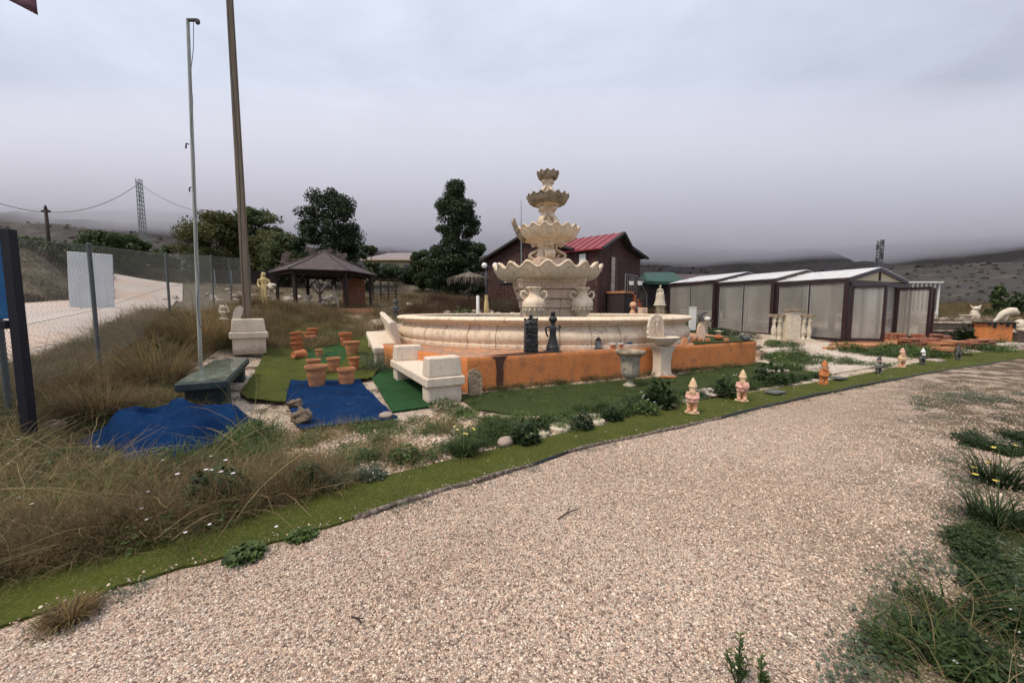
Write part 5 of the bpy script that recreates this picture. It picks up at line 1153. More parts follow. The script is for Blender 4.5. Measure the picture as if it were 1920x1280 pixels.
# ================================================================== RED-BROWN HOUSE
ax = Vector((.77, -.64, 0)).normalized(); bx = Vector((-.64, -.77, 0)).normalized(); Nc = Vector((4.67, 21.0, 0)); gh = 1.15
t = thing('timber_house', 'dark maroon timber cladded house with red roofed wing and orange steps', 'house', (Nc.x, Nc.y, gh)); 
def H(a, b_, z): return Vector((0, 0, 0))-ax*a-bx*b_+Vector((0, 0, z-gh))      # a: left along the wall, b: away from it, z world height
zE, zW, zM = 4.90, 5.95, 6.08
def wallpoly(pts, thick, dirv, name='wall', m='house'):
    n = len(pts); vs = list(pts)+[p+dirv*thick for p in pts]
    b = MB(); b.add(vs, [tuple(range(n)), tuple(range(2*n-1, n-1, -1))]+[(i, n+i, n+(i+1) % n, (i+1) % n) for i in range(n)]); return b.build(name, m, t)
wallpoly([H(0, 0, gh-.3), H(8.2, 0, gh-.3), H(8.2, 0, zE), H(5.0, 0, zM-.06), H(1.8, 0, zE+.12), H(0, 0, zE)], .18, -bx)
wallpoly([H(0, .18, gh-.3), H(0, .18, zE), H(0, 2.3, zW-.06), H(0, 3.4, 5.24), H(0, 5.8, zE-.03), H(0, 5.8, gh-.3)], .18, -ax)
wallpoly([H(8.2, .18, gh-.3), H(8.2, .18, zE), H(8.2, 5.5, zE), H(8.2, 5.5, gh-.3)], -.18, -ax)
wallpoly([H(.2, 5.62, gh-.3), H(8.2, 5.62, gh-.3), H(8.2, 5.62, zE), H(.2, 5.62, zE)], .18, -bx)
# board lines on the walls
def boards(a0, a1, z0, z1f, bb, n, along):
    for k in range(n):
        s = k/n; 
        if along == 'a': 
            a = a0+(a1-a0)*(s+.5/n); MB().box((H(a, -.012, z0)+H(a, -.012, z1f(a)))/2, ((a1-a0)/n*.9, .02, z1f(a)-z0), rz=atan2(ax.y, ax.x)).build('board', 'house', t)
        else:
            a = a0+(a1-a0)*(s+.5/n); MB().box((H(-.012, a, z0)+H(-.012, a, z1f(a)))/2, ((a1-a0)/n*.9, .02, z1f(a)-z0), rz=atan2(bx.y, bx.x)).build('board', 'house', t)
boards(0, 8.2, gh-.1, lambda a: float(np.interp(a, [0, 1.8, 5, 8.2], [zE-.05, zE+.05, zM-.2, zE-.1])), 0, 32, 'a')
boards(0, 5.8, gh-.1, lambda a: float(np.interp(a, [0, 2.3, 3.4, 5.8], [zE-.05, zW-.18, 5.1, zE-.12])), 0, 23, 'b')
def roofq(pts, m, name='roof', th=.07):
    n = len(pts); b = MB(); d = Vector((0, 0, th)); b.add(list(pts)+[p+d for p in pts], [tuple(range(n)), tuple(range(2*n-1, n-1, -1))]+[(i, n+i, n+(i+1) % n, (i+1) % n) for i in range(n)]); return b.build(name, m, t)
roofq([H(8.6, -.35, zE-.1), H(5.0, -.35, zM), H(5.0, 6, zM), H(8.6, 6, zE-.1)], 'houseroof')
roofq([H(5.0, -.35, zM), H(1.4, -.35, zE), H(1.4, 6, zE), H(5.0, 6, zM)], 'houseroof')
rr = roofq([H(-.4, -.3, zE-.12), H(-.4, 2.3, zW), H(5.0, 2.3, zW), H(2.6, -.3, zE-.12)], 'redroof')
for k in range(7): a = -.3+k*.5; MB().tube([H(a, -.3, zE-.03), H(a, 2.3, zW+.09)], .025, 5).build('roof_rib', 'redroof', rr)
roofq([H(-.4, 2.3, zW), H(-.4, 3.4, 5.28), H(4.5, 3.4, 5.28), H(4.5, 2.3, zW)], 'houseroof')
roofq([H(-.4, 3.4, 5.28), H(-.4, 6.1, zE-.02), H(4.5, 6.1, zE-.02), H(4.5, 3.4, 5.28)], 'houseroof')
for p, q in ((H(8.6, -.37, zE-.08), H(5.0, -.37, zM+.03)), (H(5.0, -.37, zM+.03), H(1.4, -.37, zE+.03)), (H(-.42, -.3, zE-.1), H(-.42, 2.3, zW+.03)), (H(-.42, 2.3, zW+.03), H(-.42, 3.4, 5.31)), (H(-.42, 3.4, 5.31), H(-.42, 6.1, zE))):
    MB().tube([p, q], .09, 4).build('fascia', 'houseroof', t)
def window(a, z0, z1, w, cur=True, face='a'):
    rz = atan2(ax.y, ax.x) if face == 'a' else atan2(bx.y, bx.x); c = H(a, -.05, (z0+z1)/2) if face == 'a' else H(-.05, a, (z0+z1)/2)
    f = MB()
    R = Matrix.Rotation(rz, 3, 'Z')
    for dx, dz, sx, sz in ((0, (z1-z0)/2, w+.12, .08), (0, -(z1-z0)/2, w+.12, .08), (-w/2, 0, .08, z1-z0-.08), (w/2, 0, .08, z1-z0-.08)): f.box(c+R @ Vector((dx, 0, dz)), (sx, .08, sz), rz=rz)
    f = f.build('window', 'houseroof', t); MB().box(c+R @ Vector((0, .0, 0)), (w-.08, .02, z1-z0-.08), rz=rz).build('pane', 'whitep' if cur else 'glass', f)
window(6.2, 3.3, 4.25, 1.0); window(.95, 3.3, 4.7, .5); window(2.6, 3.3, 4.3, .9, False)
for s_ in (-1, 1): MB().box(H(6.2+s_*.75, -.05, 3.78), (.42, .05, 1.05), rz=atan2(ax.y, ax.x)).build('shutter', 'shed', t)
# AC unit
q = H(4.55, -.22, 3.75); ac = MB().box(q, (.8, .3, .55), rz=atan2(ax.y, ax.x), bev=.03).build('air_conditioner', 'whitep', t); MB().lathe([(.19, 0), (.19, .02), (.001, .02)], 20, (0, 0, 0)).build('fan_grille', 'galv', ac).matrix_local = Matrix.Translation(q+bx*.16) @ bx.to_track_quat('Z', 'Y').to_matrix().to_4x4()
# door with curtain, steps and rail on the gable wall
zf = 2.6
MB().box(H(-.05, 1.75, zf+1.0), (.85, .06, 2.05), rz=atan2(bx.y, bx.x)).build('door', 'wallbrown', t); MB().box(H(-.09, 1.62, zf+1.0), (.42, .03, 1.9), rz=atan2(bx.y, bx.x)).build('door_curtain', 'coping', t)
MB().box(H(-.6, 1.5, zf-.06), (1.3, 1.1, .12), rz=atan2(bx.y, bx.x)).build('landing', 'terrapale', t)
for k in range(5): MB().box(H(-.6, 2.34+k*.36, (zf-.15-k*.23+gh-.3)/2), (.36, 1.1, zf-.15-k*.23-gh+.3), rz=atan2(bx.y, bx.x)).build('step', 'stepo', t)
MB().box(H(-.6, 1.5, (zf-.12+gh-.3)/2), (1.2, 1.0, zf-.12-gh+.3), rz=atan2(bx.y, bx.x)).build('landing_base', 'shed', t)
MB().tube([H(-1.15, .9, zf), H(-1.15, .9, zf+.9), H(-1.15, 2.5, zf+.9), H(-1.15, 4.1, zf-.1), H(-1.15, 4.1, zf-.9)], .025, 6).build('handrail', 'galv', t)
for k in range(5): MB().tube([H(-1.15, 1.2+k*.3, zf), H(-1.15, 1.2+k*.3, zf+.9)], .012, 5).build('baluster', 'galv', t)
# mast beside the house
v0 = D(978, 560, 19.8); v0.z = T(v0.x, v0.y); v1 = D(977, 376, 19.8)-v0
o = MB().tube([(0, 0, 0), v1*.65, v1], [.035, .03, .012], 8).build('thin_mast', 'galv'); tag(o, 'thin grey aerial mast in front of the maroon house gable', 'mast', None, v0)
# globe street lamp
Ys = 19.0; v = D(912, 572, Ys); g0 = T(v.x, Ys); v.z = g0
t = thing('globe_lamp', 'black garden lamp post with white globes and a yellow baluster foot', 'lamp post', v, radians(0)); s = mpp(Ys); hT = D(912, 500, Ys).z-g0; hb = D(912, 553, Ys).z-g0
MB().lathe([(5*s, 0), (5*s, 2*s), (3.2*s, 4*s), (5*s, hb*.35), (3.6*s, hb*.7), (2.6*s, hb*.85), (3.4*s, hb)], 16).build('baluster', 'yellow', t, True, radians(40))
MB().lathe([(.075, hb), (.06, hb+.1), (.045, hT*.6), (.04, hT-.05)], 12).build('post', 'blackm', t, True)
MB().tube([(-.12, 0, hT-.05), (.0, 0, hT+.0), (.34, 0, hT+.02)], .02, 6).build('arm', 'blackm', t)
for x in (-.09, .44): MB().ball((x, 0, hT+.06), .135, 18, 12).build('globe', 'globe', t, True)
v = D(896, 578, 18.6); v.z = T(v.x, v.y); hh = D(896, 554, 18.6).z-v.z; t = thing('white_stub_post', 'short white round post left of the yellow lamp foot', 'post', v); MB().lathe([(.075, 0), (.075, hh-.02), (.06, hh), (.001, hh)], 14).build('shaft', 'whitep', t, True, radians(40))
# double lantern lamp
Ys = 20.5; v = D(1193, 588, Ys); v.z = T(v.x, v.y); hT = D(1193, 540, Ys).z-v.z
t = thing('lantern_post', 'black cast lamp post with two hanging lanterns right of the maroon house', 'lamp post', v, radians(0)); MB().lathe([(.12, 0), (.09, .2), (.045, .3), (.035, hT)], 12).build('post', 'blackm', t, True, radians(40))
MB().tube([(-.28, 0, hT+.15), (-.2, 0, hT), (.05, 0, hT-.08), (.25, 0, hT)], .025, 6).build('arm', 'blackm', t)
for x in (-.29, .16):
    c = (x, 0, hT+.08); lt = MB().lathe([(.05, 0), (.10, .06), (.15, .30), (.17, .32), (.10, .44), (.03, .50), (.001, .54)], 6, c).build('lantern', 'blackm', t); MB().lathe([(.10, .065), (.146, .28)], 6, c, mod=lambda r, z, a: (r*1.04, z)).build('glass', 'globe', lt)
# thatched parasol
Ys = 24.0; v = D(880, 556, Ys); v.z = T(v.x, v.y); hT = D(880, 508, Ys).z-v.z
t = thing('thatched_parasol', 'old palm thatched parasol with ragged drooping leaves beyond the scrub', 'parasol', v); MB().lathe([(.07, 0), (.06, hT)], 10).build('pole', 'twig', t, True)
b = MB()
for k in range(260):
    a = random.uniform(0, 2*pi); r0 = random.uniform(.05, .5); r1 = random.uniform(1.0, 1.5); d = Vector((cos(a), sin(a), 0)); s_ = Vector((-sin(a), cos(a), 0))*.03
    z0 = hT-.05-r0*.25; z1 = hT-.06-r1*.30; p0 = d*r0+Vector((0, 0, z0)); p1 = d*r1+Vector((0, 0, z1)); p2 = p1+d*.05-Vector((0, 0, random.uniform(.1, .5))); b.add([p0-s_, p0+s_, p1-s_, p1+s_, p2-s_*.4, p2+s_*.4], [(0, 1, 3, 2), (2, 3, 5, 4)])
o = b.build('palm_leaves', 'thatch', t); o['kind'] = 'stuff'
for k in range(6): a = k*pi/3; MB().tube([(0, 0, hT-.1), (1.3*cos(a), 1.3*sin(a), hT-.5)], .02, 5).build('rib', 'twig', t)

# ================================================================== SHED, PALE HOUSES, WHITE CONSERVATORY
def simple_house(name, label, px0, px1, Y, ye, yr, yb, wall, roof, depth, hip=0, overh=.4, rz=0, cat='house'):
    a, c = D(px0, yb, Y), D(px1, yb, Y); w = (c-a).length; z0 = min(T(a.x, Y), a.z); ze = D(px0, ye, Y).z-z0; zr = D((px0+px1)/2, yr, Y+depth/2).z-z0
    t = thing(name, label, cat, (a.x, Y, z0-.3), rz); ze += .3; zr += .3
    MB().box((w/2, depth/2, ze/2), (w, depth, ze)).build('wall', wall, t)
    b = MB(); o = overh; P = [(-o, -o, ze), (w+o, -o, ze), (w+o, depth+o, ze), (-o, depth+o, ze), (hip, depth/2, zr), (w-hip, depth/2, zr)]
    b.add(P, [(0, 1, 5, 4), (2, 3, 4, 5), (1, 2, 5), (3, 0, 4), (3, 2, 1, 0)]); r = b.build('roof', roof, t); MB().box((w/2, -o-.02, ze-.04), (w+2*o, .06, .2)).build('eaves_board', 'cream' if wall == 'cream' else roof, t)
    return t, w, ze
t, w, ze = simple_house('green_roofed_shed', 'dark timber shed with green roof between the maroon house and glass enclosure', 1216, 1272, 26, 530, 511, 592, 'shed', 'greenroof', 3.2, 0, .25, radians(-6), 'shed')
t2 = D(1262, 556, 26); MB().box((w*.72, -.03, ze*.55), (.7, .06, 1.5)).build('door', 'gazwood', t)
for k in range(14): MB().box((w*(k+.5)/14, -.012, ze/2-.1), (w/14*.86, .03, ze-.2)).build('board', 'shed', t)
t, w, ze = simple_house('brown_roofed_hut', 'long low hut with brownish roof behind the green-roofed shed', 1262, 1362, 30, 533, 514, 590, 'shed', 'gazroof', 4, 0, .3, 0, 'shed')
MB().box((w*.5, -.03, ze*.5), (.8, .06, 1.6)).build('door', 'gazwood', t)
t, w, ze = simple_house('cream_bungalow', 'cream bungalow with grey tiled roof between the two dark pines', 690, 792, 52, 487, 474, 520, 'cream', 'greyroof', 9, 1.5, .7)
for k in range(3): f = MB().box((w*(.2+.28*k), -.03, ze*.50), (1.5, .08, 1.4)).build('window', 'coping', t); MB().box((w*(.2+.28*k), -.08, ze*.50), (1.3, .03, 1.2)).build('pane', 'glass', f)
t, w, ze = simple_house('white_villa', 'distant white house with pale red roof behind the roadside bank', 92, 168, 90, 470, 463, 492, 'whitep', 'terrapale', 14, 2, .6)
for k in range(4): MB().box((w*(.15+.22*k), -.03, ze*.6), (1.6, .08, 1.5)).build('window', 'glass', t)
t, w, ze = simple_house('white_cabin', 'small white cabin seen between the maroon house and the green-roofed shed', 1192, 1216, 34, 530, 520, 560, 'whitep', 'whitep', 4, 0, .2, 0, 'cabin')
MB().box((w*.5, -.03, ze*.6), (.7, .06, .6)).build('window', 'glass', t)
# white conservatory behind the enclosure
Yc = 27; a = D(1700, 572, Yc); c = D(1757, 576, Yc); z0 = T(a.x, Yc); w = (c-a).length; hT = D(1700, 530, Yc).z-z0
t = thing('white_conservatory', 'white framed conservatory with narrow panes behind the brown enclosure', 'conservatory', (a.x, Yc, z0))
MB().box((w/2, 1.5, .25), (w, 3.2, .5)).build('base_wall', 'whitep', t); MB().box((w/2, 1.5, hT+.03), (w+.2, 3.4, .10)).build('roof', 'whitep', t)
for k in range(8): MB().box((w*k/7, 0, hT/2), (.09, .09, hT)).build('mullion', 'whitep', t)
for k in range(7): MB().box((w*(k+.5)/7, .02, hT/2+.2), (w/7-.1, .02, hT-.45)).build('pane', 'paneclear', t)
MB().box((w/2, 3.0, hT/2), (w, .05, hT)).build('rear_wall', 'whitep', t)

# ================================================================== GLASS ENCLOSURE (telescopic, three modules)
A0 = Vector((12.55, 14.4, 0)); A1 = Vector((16.35, 16.0, 0)); wv = (A1-A0).normalized(); lv = Vector((-wv.y, wv.x, 0)); Wd = (A1-A0).length
zg0 = .40; t = thing('glass_enclosure', 'telescopic pool enclosure with brown frame and milky panes in three modules', 'pool enclosure', (A0.x, A0.y, zg0), atan2(wv.y, wv.x))
mods = [(0.0, 2.66, 0, 2.32, 2.75), (2.66, 5.5, .10, 2.47, 2.90), (5.5, 8.6, .20, 2.62, 3.06)]
def bar(p, q, w_, name='frame', m='brown', n=4, par=None):
    p = Vector(p); q = Vector(q); b = MB(); d = (q-p).normalized(); s_ = d.cross(Vector((0, 0, 1))); s_ = s_.normalized() if s_.length > .1 else Vector((1, 0, 0)); u_ = s_.cross(d)
    vs = [e+s_*x*w_/2+u_*y*w_/2 for e in (p, q) for x, y in ((-1, -1), (1, -1), (1, 1), (-1, 1))]
    b.add(vs, [(3, 2, 1, 0), (4, 5, 6, 7), (0, 1, 5, 4), (1, 2, 6, 5), (2, 3, 7, 6), (3, 0, 4, 7)]); return b.build(name, m, par or t)
for i, (l0, l1, o, he, hr) in enumerate(mods):
    x0, x1 = -o, Wd+o; zb = .05*i
    for l in (l0+.06, l1-.06):
        for x in (x0, x1): bar((x, l, zb), (x, l, he), .15, 'post')
        bar((x0, l, he-.02), (Wd/2, l, hr), .13, 'rafter'); bar((x1, l, he-.02), (Wd/2, l, hr), .13, 'rafter')
    for x in (x0, x1):
        bar((x, l0+.13, he-.05), (x, l1-.13, he-.05), .12, 'eaves_beam'); bar((x, l0+.13, zb+.05), (x, l1-.13, zb+.05), .12, 'sill_rail')
        lm = (l0+l1)/2; bar((x, lm, zb+.1), (x, lm, he-.1), .05, 'mullion')
        for la, lb in ((l0+.14, lm-.03), (lm+.03, l1-.14)):
            MB().box((x, (la+lb)/2, (he+zb)/2), (.012, lb-la, he-zb-.22)).build('pane', 'pane', t)
            for yy in (la+.015, lb-.015): bar((x-.012 if x == x0 else x+.012, yy, zb+.12), (x-.012 if x == x0 else x+.012, yy, he-.12), .02, 'pane_edge', 'alu')
    for sgn, xa in ((1, x0), (-1, x1)):
        b = MB(); A_ = Vector((xa, l0, he+.06)); B_ = Vector((Wd/2, l0, hr+.08)); C_ = Vector((Wd/2, l1, hr+.08)); D_ = Vector((xa, l1, he+.06)); d_ = Vector((0, 0, .02))
        b.add([A_, B_, C_, D_, A_+d_, B_+d_, C_+d_, D_+d_], [(3, 2, 1, 0), (4, 5, 6, 7), (0, 1, 5, 4), (1, 2, 6, 5), (2, 3, 7, 6), (3, 0, 4, 7)]); b.build('roof_panel', 'poly', t)
        for k in range(1, 3): f_ = k/3; bar(A_.lerp(B_, f_)+d_, D_.lerp(C_, f_)+d_, .04, 'roof_bar', 'whitep')
    # gable infill
    if True:
        b = MB(); P = [Vector((x0+.15, l0+.05, he-.02)), Vector((x1-.15, l0+.05, he-.02)), Vector((Wd/2, l0+.05, hr-.05))]; q = Vector((0, .02, 0)); b.add(P+[p+q for p in P], [(0, 1, 2), (5, 4, 3), (0, 3, 4, 1), (1, 4, 5, 2), (2, 5, 3, 0)]); b.build('gable_pane', 'cream' if i == 0 else 'pane', t)
        if i == 0: bar((Wd/2, .03, he), (Wd/2, .03, hr-.05), .07, 'king_post')
# front gable end: header, door frames, leaves
bar((0, 0, 2.16), (Wd, 0, 2.16), .16, 'header')
for x in (.95, 2.05, 3.25): bar((x, 0, .05), (x, 0, 2.1), .10, 'post')
for xa, xb in ((.12, .9), (1.0, 2.0), (2.1, 3.2), (3.3, Wd-.12)): MB().box(((xa+xb)/2, .0, 1.08), (xb-xa-.04, .014, 1.95)).build('pane', 'pane', t); bar((xa, 0, .08), (xb, 0, .08), .08, 'sill_rail')
def leaf(hx, ang, w_, lab):
    d = Vector((cos(ang), sin(ang), 0)); p = Vector((hx, -.08, 0)); f = MB()
    z0, z1 = .04, 2.06
    dl = bar(p+d*.03+Vector((0, 0, z0)), p+d*.03+Vector((0, 0, z1)), .08, 'door')
    bar(p+d*w_+Vector((0, 0, z0)), p+d*w_+Vector((0, 0, z1)), .08, 'frame', par=dl); bar(p+d*.07+Vector((0, 0, z1-.04)), p+d*(w_-.04)+Vector((0, 0, z1-.04)), .08, 'frame', par=dl); bar(p+d*.07+Vector((0, 0, z0+.05)), p+d*(w_-.04)+Vector((0, 0, z0+.05)), .10, 'frame', par=dl)
    MB().box(p+d*w_/2+Vector((0, 0, (z0+z1)/2)), (w_-.14, .012, z1-z0-.16), rz=ang).build('pane', 'pane', dl)
leaf(.0, radians(-52), .95, ''); leaf(3.2, radians(-95), 1.0, ''); leaf(Wd, radians(-62), .7, '')
# step in front: pale plinth slab of the enclosure
MB().box((Wd/2-.3, -.55, -.14), (Wd+1.4, 1.1, .26), bev=.02).build('plinth_step', 'terrapale', t); MB().box((Wd/2, 4.2, -.22), (Wd+.9, 8.6, .40)).build('floor_slab', 'wallbrown', t)

# ================================================================== BALUSTRADE
v = GT(1492, 638); s = mpp(v.y+.1); rzb = radians(0)
t = thing('balustrade_sample', 'white balustrade corner with central pillar and four turned balusters', 'balustrade', (v.x, v.y+.25, v.z), 0)
MB().box((-1*s, 0, 27*s), (22*s, 20*s, 54*s), bev=.012).build('pillar', 'statue', t); MB().box((-1*s, 0, 56*s), (27*s, 25*s, 4*s), bev=.01).build('cap', 'weath', t)
bp_ = [(4.5, 0), (4.5, 3), (3.4, 4), (5, 9), (5.6, 14), (4.2, 22), (2.6, 28), (3.6, 31), (4.6, 34), (3.2, 37), (4.6, 39), (4.6, 42)]
for sgn, xs_, yy in ((-1, (-20, -30), 10), (1, (16, 27), -12)):
    for x in xs_: MB().lathe([(r*s*.85, z*s) for r, z in bp_], 14, (x*s, yy*s*.6, 2*s)).build('baluster', 'statue', t, True, radians(45))
    xm = sum(xs_)/2*s; MB().box((xm, yy*s*.6, 46*s), (28*s, 9*s, 5*s), bev=.01).build('handrail', 'weath', t); MB().box((xm, yy*s*.6, 0.6*s), (26*s, 12*s, 3.5*s), bev=.01).build('footing', 'statue', t)

# ================================================================== TILE STACKS, WALL, ORANGE BLOCK at the right
def stack(px_, py_, wpx, hpx, label, rz, m='brick', n=5):
    v = GT(px_, py_); s = mpp(v.y+.3); h = hpx*s; t = thing('tile_stack', label, 'tile stack', (v.x, v.y+.3, v.z), rz, 'stacks of terracotta slabs near the last gnomes')
    th = h/n; w_ = wpx*s; nc = max(1, round(w_/.42)); src = None
    for r_ in range(n):
        for c_ in range(nc):
            if r_ == n-1 and random.random() < .35 and nc > 1: continue
            l = ((c_+.5)/nc*w_-w_/2+random.uniform(-.03, .03), random.uniform(-.05, .05), th*(r_+.5))
            if src is None: src = MB().box((0, 0, 0), (w_/nc*.97, .42, th*.84), bev=.008).build('slab', m, t); src.location = l
            else: share(src, t, l, (0, random.uniform(-.012, .012), random.uniform(-.09, .09)), (1, random.uniform(.9, 1.05), 1))
stack(1690, 640, 30, 15, 'small square stack at the enclosure corner with a pale lump on top', .1, n=3)
stack(1740, 655, 66, 20, 'stack left of the tall dark pot plant, lowest layers spread out', .15, n=6)
stack(1762, 645, 60, 18, 'rear stack with a rounded top layer', .05, n=6)
stack(1790, 660, 50, 20, 'stack directly behind the farthest dark gnome', .1, 'terrapale', n=6)
stack(1848, 655, 60, 18, 'right-hand stack with ragged sloping end', .2, n=6)
stack(1782, 668, 22, 16, 'small pale block stack in front of the others', 0, 'terrapale', 2)
v = D(1722, 640, 17.0); v2 = D(1843, 645, 16.4); g0 = T((v.x+v2.x)/2, 16.8); d = (v2-v); hT = D(1780, 602, 16.7).z-g0+.1
t = thing('low_brown_wall', 'low brown wall with pale coping behind the terracotta stacks', 'wall', (v.x, v.y, g0-.2), atan2(d.y, d.x)); Lw = d.xy.length
MB().box((Lw/2, 0, hT/2), (Lw, .2, hT)).build('wall', 'wallbrown', t)
for k in range(9): MB().box((Lw*(k+.5)/9, 0, hT+.035), (Lw/9-.012, .27, .065), rz=0, bev=.012).build('coping_stone', 'coping', t)
MB().box((Lw*.35, -.14, hT*.62), (Lw*.6, .05, .04)).build('ledge', 'coping', t)
v = D(1871, 641, 15.9); g0 = T(v.x, 15.9); hT = D(1871, 606, 15.9).z-g0
t = thing('orange_block_wall', 'orange rendered block wall with black sheeting over its top', 'wall', (v.x, 16.1, g0-.1), 0)
MB().box((0, 0, hT/2+.05), (1.05, .5, hT+.1), bev=.01).build('block', 'orange', t)
b = MB(); pts = [(-.66, .0), (.66, 0), (.66, .12)]; b.box((0, -.03, hT+.13), (1.25, .6, .05)); 
for x, l in ((-.5, .12), (-.28, .2), (.0, .08), (.26, .16), (.52, .22)): b.box((x, -.28, hT+.12-l/2), (.11, .02, l))
b.build('black_sheet', 'tarp', t)['kind'] = 'stuff'
v = D(1895, 655, 14.6); g0 = T(v.x, v.y); t = thing('white_hose', 'coil of white hose lying on the grass at the far right', 'hose', (v.x, v.y, g0+.03)); MB().tube([(.6*cos(a)*(1-.03*a), .35*sin(a)*(1-.03*a), .03+.008*a) for a in np.linspace(0, 14, 60)], .035, 7).build('hose', 'coping', t, True)
# low white planter and pale stones by the end of the orange plinth
v = GT(1432, 672); s = mpp(v.y); t = thing('oval_planter', 'low cream oval planter with dark plant at the right end of the orange plinth', 'planter', (v.x+.05, v.y+.35, v.z)); MB().lathe([(10*s, 0), (11.5*s, 3*s), (14*s, 9*s), (15*s, 11*s), (14*s, 12*s), (12*s, 10*s), (.01, 9*s)], 28, sx=1.05, sy=.7).build('bowl', 'pink', t, True, radians(40))
bb = leafy(60, .30, .2, .09).build('plant', 'dryred', t); bb.location = (0, 0, 9*s)

# ================================================================== TREES
def tree(name, label, px_, Y, ytop, ybase, wpx, m, n=6000, leaf=.16, shape='round', trunk=.18, lowest=.15, clumps=60, group=None, cat='tree', fill=.55, twm='bark', seed=0, limbs=6):
    rr = random.Random(seed+int(px_)); v = D(px_, ybase, Y); v.z = T(v.x, Y); Ht = D(px_, ytop, Y).z-v.z; R = wpx/2*mpp(Y)
    t = thing(name, label, cat, v, rr.uniform(0, 6), group); nr = np.random.default_rng(seed+int(px_))
    b = MB(); top = Ht*(.8 if shape != 'round' else .62)
    b.tube([(0, 0, -.3), (rr.uniform(-.05, .05)*R, 0, Ht*.2), (rr.uniform(-.1, .1)*R, rr.uniform(-.1, .1)*R, Ht*.45), (0, 0, top)], [trunk, trunk*.8, trunk*.55, trunk*.15], 9)
    b.build('trunk', twm, t, True)
    cl = []
    for k in range(clumps):
        for _ in range(40):
            z = rr.uniform(lowest, 1.0)
            if shape == 'round': w = sqrt(max(0, 1-((z-(.5+lowest/2))/(.5-lowest/2+.02))**2))
            elif shape == 'cone': w = (1-z)**.75*1.0+.10 if z > .25 else .9
            elif shape == 'column': w = min(1, (1-z)*2.4+.2)*min(1, .5+z*1.9)*(.82+.18*sin(z*15+px_))
            else: w = 1-.5*z
            a = rr.uniform(0, 2*pi); q = rr.random()**.5
            if q > .35 or rr.random() < .3: break
        cl.append((R*w*q*cos(a)*.93, R*w*q*sin(a)*.93, Ht*z, rr.uniform(.45, 1.1)*R*fill*(.50 if shape != 'round' else .60)))
    # limbs to some clumps
    for k in rr.sample(cl, min(limbs, len(cl))):
        z0 = k[2]*.55; MB().tube([(0, 0, z0), (k[0]*.5, k[1]*.5, (z0+k[2])*.52), (k[0], k[1], k[2])], [trunk*.4, trunk*.25, trunk*.08], 6).build('limb', twm, t, True)
    C = np.array(cl); idx = nr.integers(0, len(cl), n); dirs = nr.normal(size=(n, 3)); dirs /= np.linalg.norm(dirs, axis=1)[:, None]
    rad = nr.random(n)**.38; P = C[idx, :3]+dirs*rad[:, None]*C[idx, 3:4]*np.array([1, 1, .72])
    nrm = dirs+nr.normal(0, .7, (n, 3)); nrm /= np.linalg.norm(nrm, axis=1)[:, None]
    u_ = np.cross(nrm, nr.normal(size=(n, 3))); u_ /= np.linalg.norm(u_, axis=1)[:, None]; w_ = np.cross(nrm, u_); sz = leaf*nr.uniform(.5, 1.3, n)[:, None]
    vs = np.stack([P-u_*sz, P-w_*sz*.45, P+u_*sz, P+w_*sz*.45], 1).reshape(-1, 3); f = np.arange(4*n).reshape(-1, 4)
    me = bpy.data.meshes.new('crown'); me.from_pydata(vs.tolist(), [], f.tolist()); me.materials.append(M[m]); o = bpy.data.objects.new('crown', me); COL.objects.link(o); o.parent = t
    return t
tree('pine_tree', 'broad dark pine with a rounded crown behind the gazebo', 627, 36, 366, 560, 120, 'pine', 34000, .12, 'round', .25, .10, 130, seed=1)
tree('cypress_like_pine', 'tall narrow dark pine with ragged outline left of the maroon house', 857, 34, 346, 560, 108, 'pine', 40000, .11, 'column', .22, .06, 170, seed=2)
tree('pepper_tree', 'broad yellowish green tree left of the utility pole, behind the fence', 412, 40, 408, 545, 118, 'autumn', 30000, .14, 'round', .2, .05, 120, seed=3)
tree('green_tree', 'soft green tree just right of the utility pole', 492, 42, 397, 545, 96, 'olive', 24000, .14, 'round', .2, .08, 100, seed=4)
tree('autumn_tree', 'low orange-tinged tree in front of the soft green tree', 500, 38, 440, 548, 92, 'autumn', 17000, .14, 'round', .16, .04, 80, seed=5)
tree('olive_tree', 'dull green low tree between the utility pole and the gazebo roof', 548, 36, 443, 552, 92, 'olive', 18000, .13, 'round', .16, .03, 80, seed=6)
tree('roadside_tree', 'spiky green carob-like bush tree behind the pale board', 222, 34, 442, 520, 106, 'bushg', 12000, .16, 'round', .2, .22, 60, seed=7)
tree('round_bush', 'rounded dark bush right of the lattice pylon', 302, 44, 463, 512, 62, 'bushg', 5000, .2, 'round', .15, .05, 40, cat='bush', seed=8)
tree('green_shrub', 'bright green shrub between the big pine and the cream bungalow', 692, 34, 460, 540, 42, 'bushg', 4000, .14, 'round', .12, .02, 40, cat='bush', seed=9)
HG = 'dark hedge bushes before the two pines'
for k, (px_, Y, yt, w, lab, m) in enumerate(((792, 36, 470, 52, 'yellow-green rounded bush at the left end of the hedge under the tall pine', 'bushg'), (838, 34, 476, 80, 'large dark bush below the tall ragged pine', 'pine'), (895, 33, 462, 52, 'dark bush reaching toward the maroon house gable', 'pine'), (735, 44, 503, 60, 'low dark hedge bush in front of the cream bungalow windows', 'pine'), (770, 42, 506, 50, 'second low hedge bush before the cream bungalow', 'pine'))):
    tree('hedge_bush', lab, px_, Y, yt, 545, w*1.1, m, 9000, .12, 'round', .12, .02, 40, HG, 'bush', .7, seed=20+k)
tree('far_right_palm_bush', 'spiky green bush standing at the far right behind the brown wall', 1868, 26, 538, 596, 44, 'bushg', 3500, .13, 'cone', .12, .1, 40, cat='bush', seed=31)
tree('far_right_hedge', 'low dark hedge at the right edge of the photo', 1925, 28, 556, 596, 80, 'pine', 4500, .14, 'round', .1, .02, 40, cat='bush', seed=32)
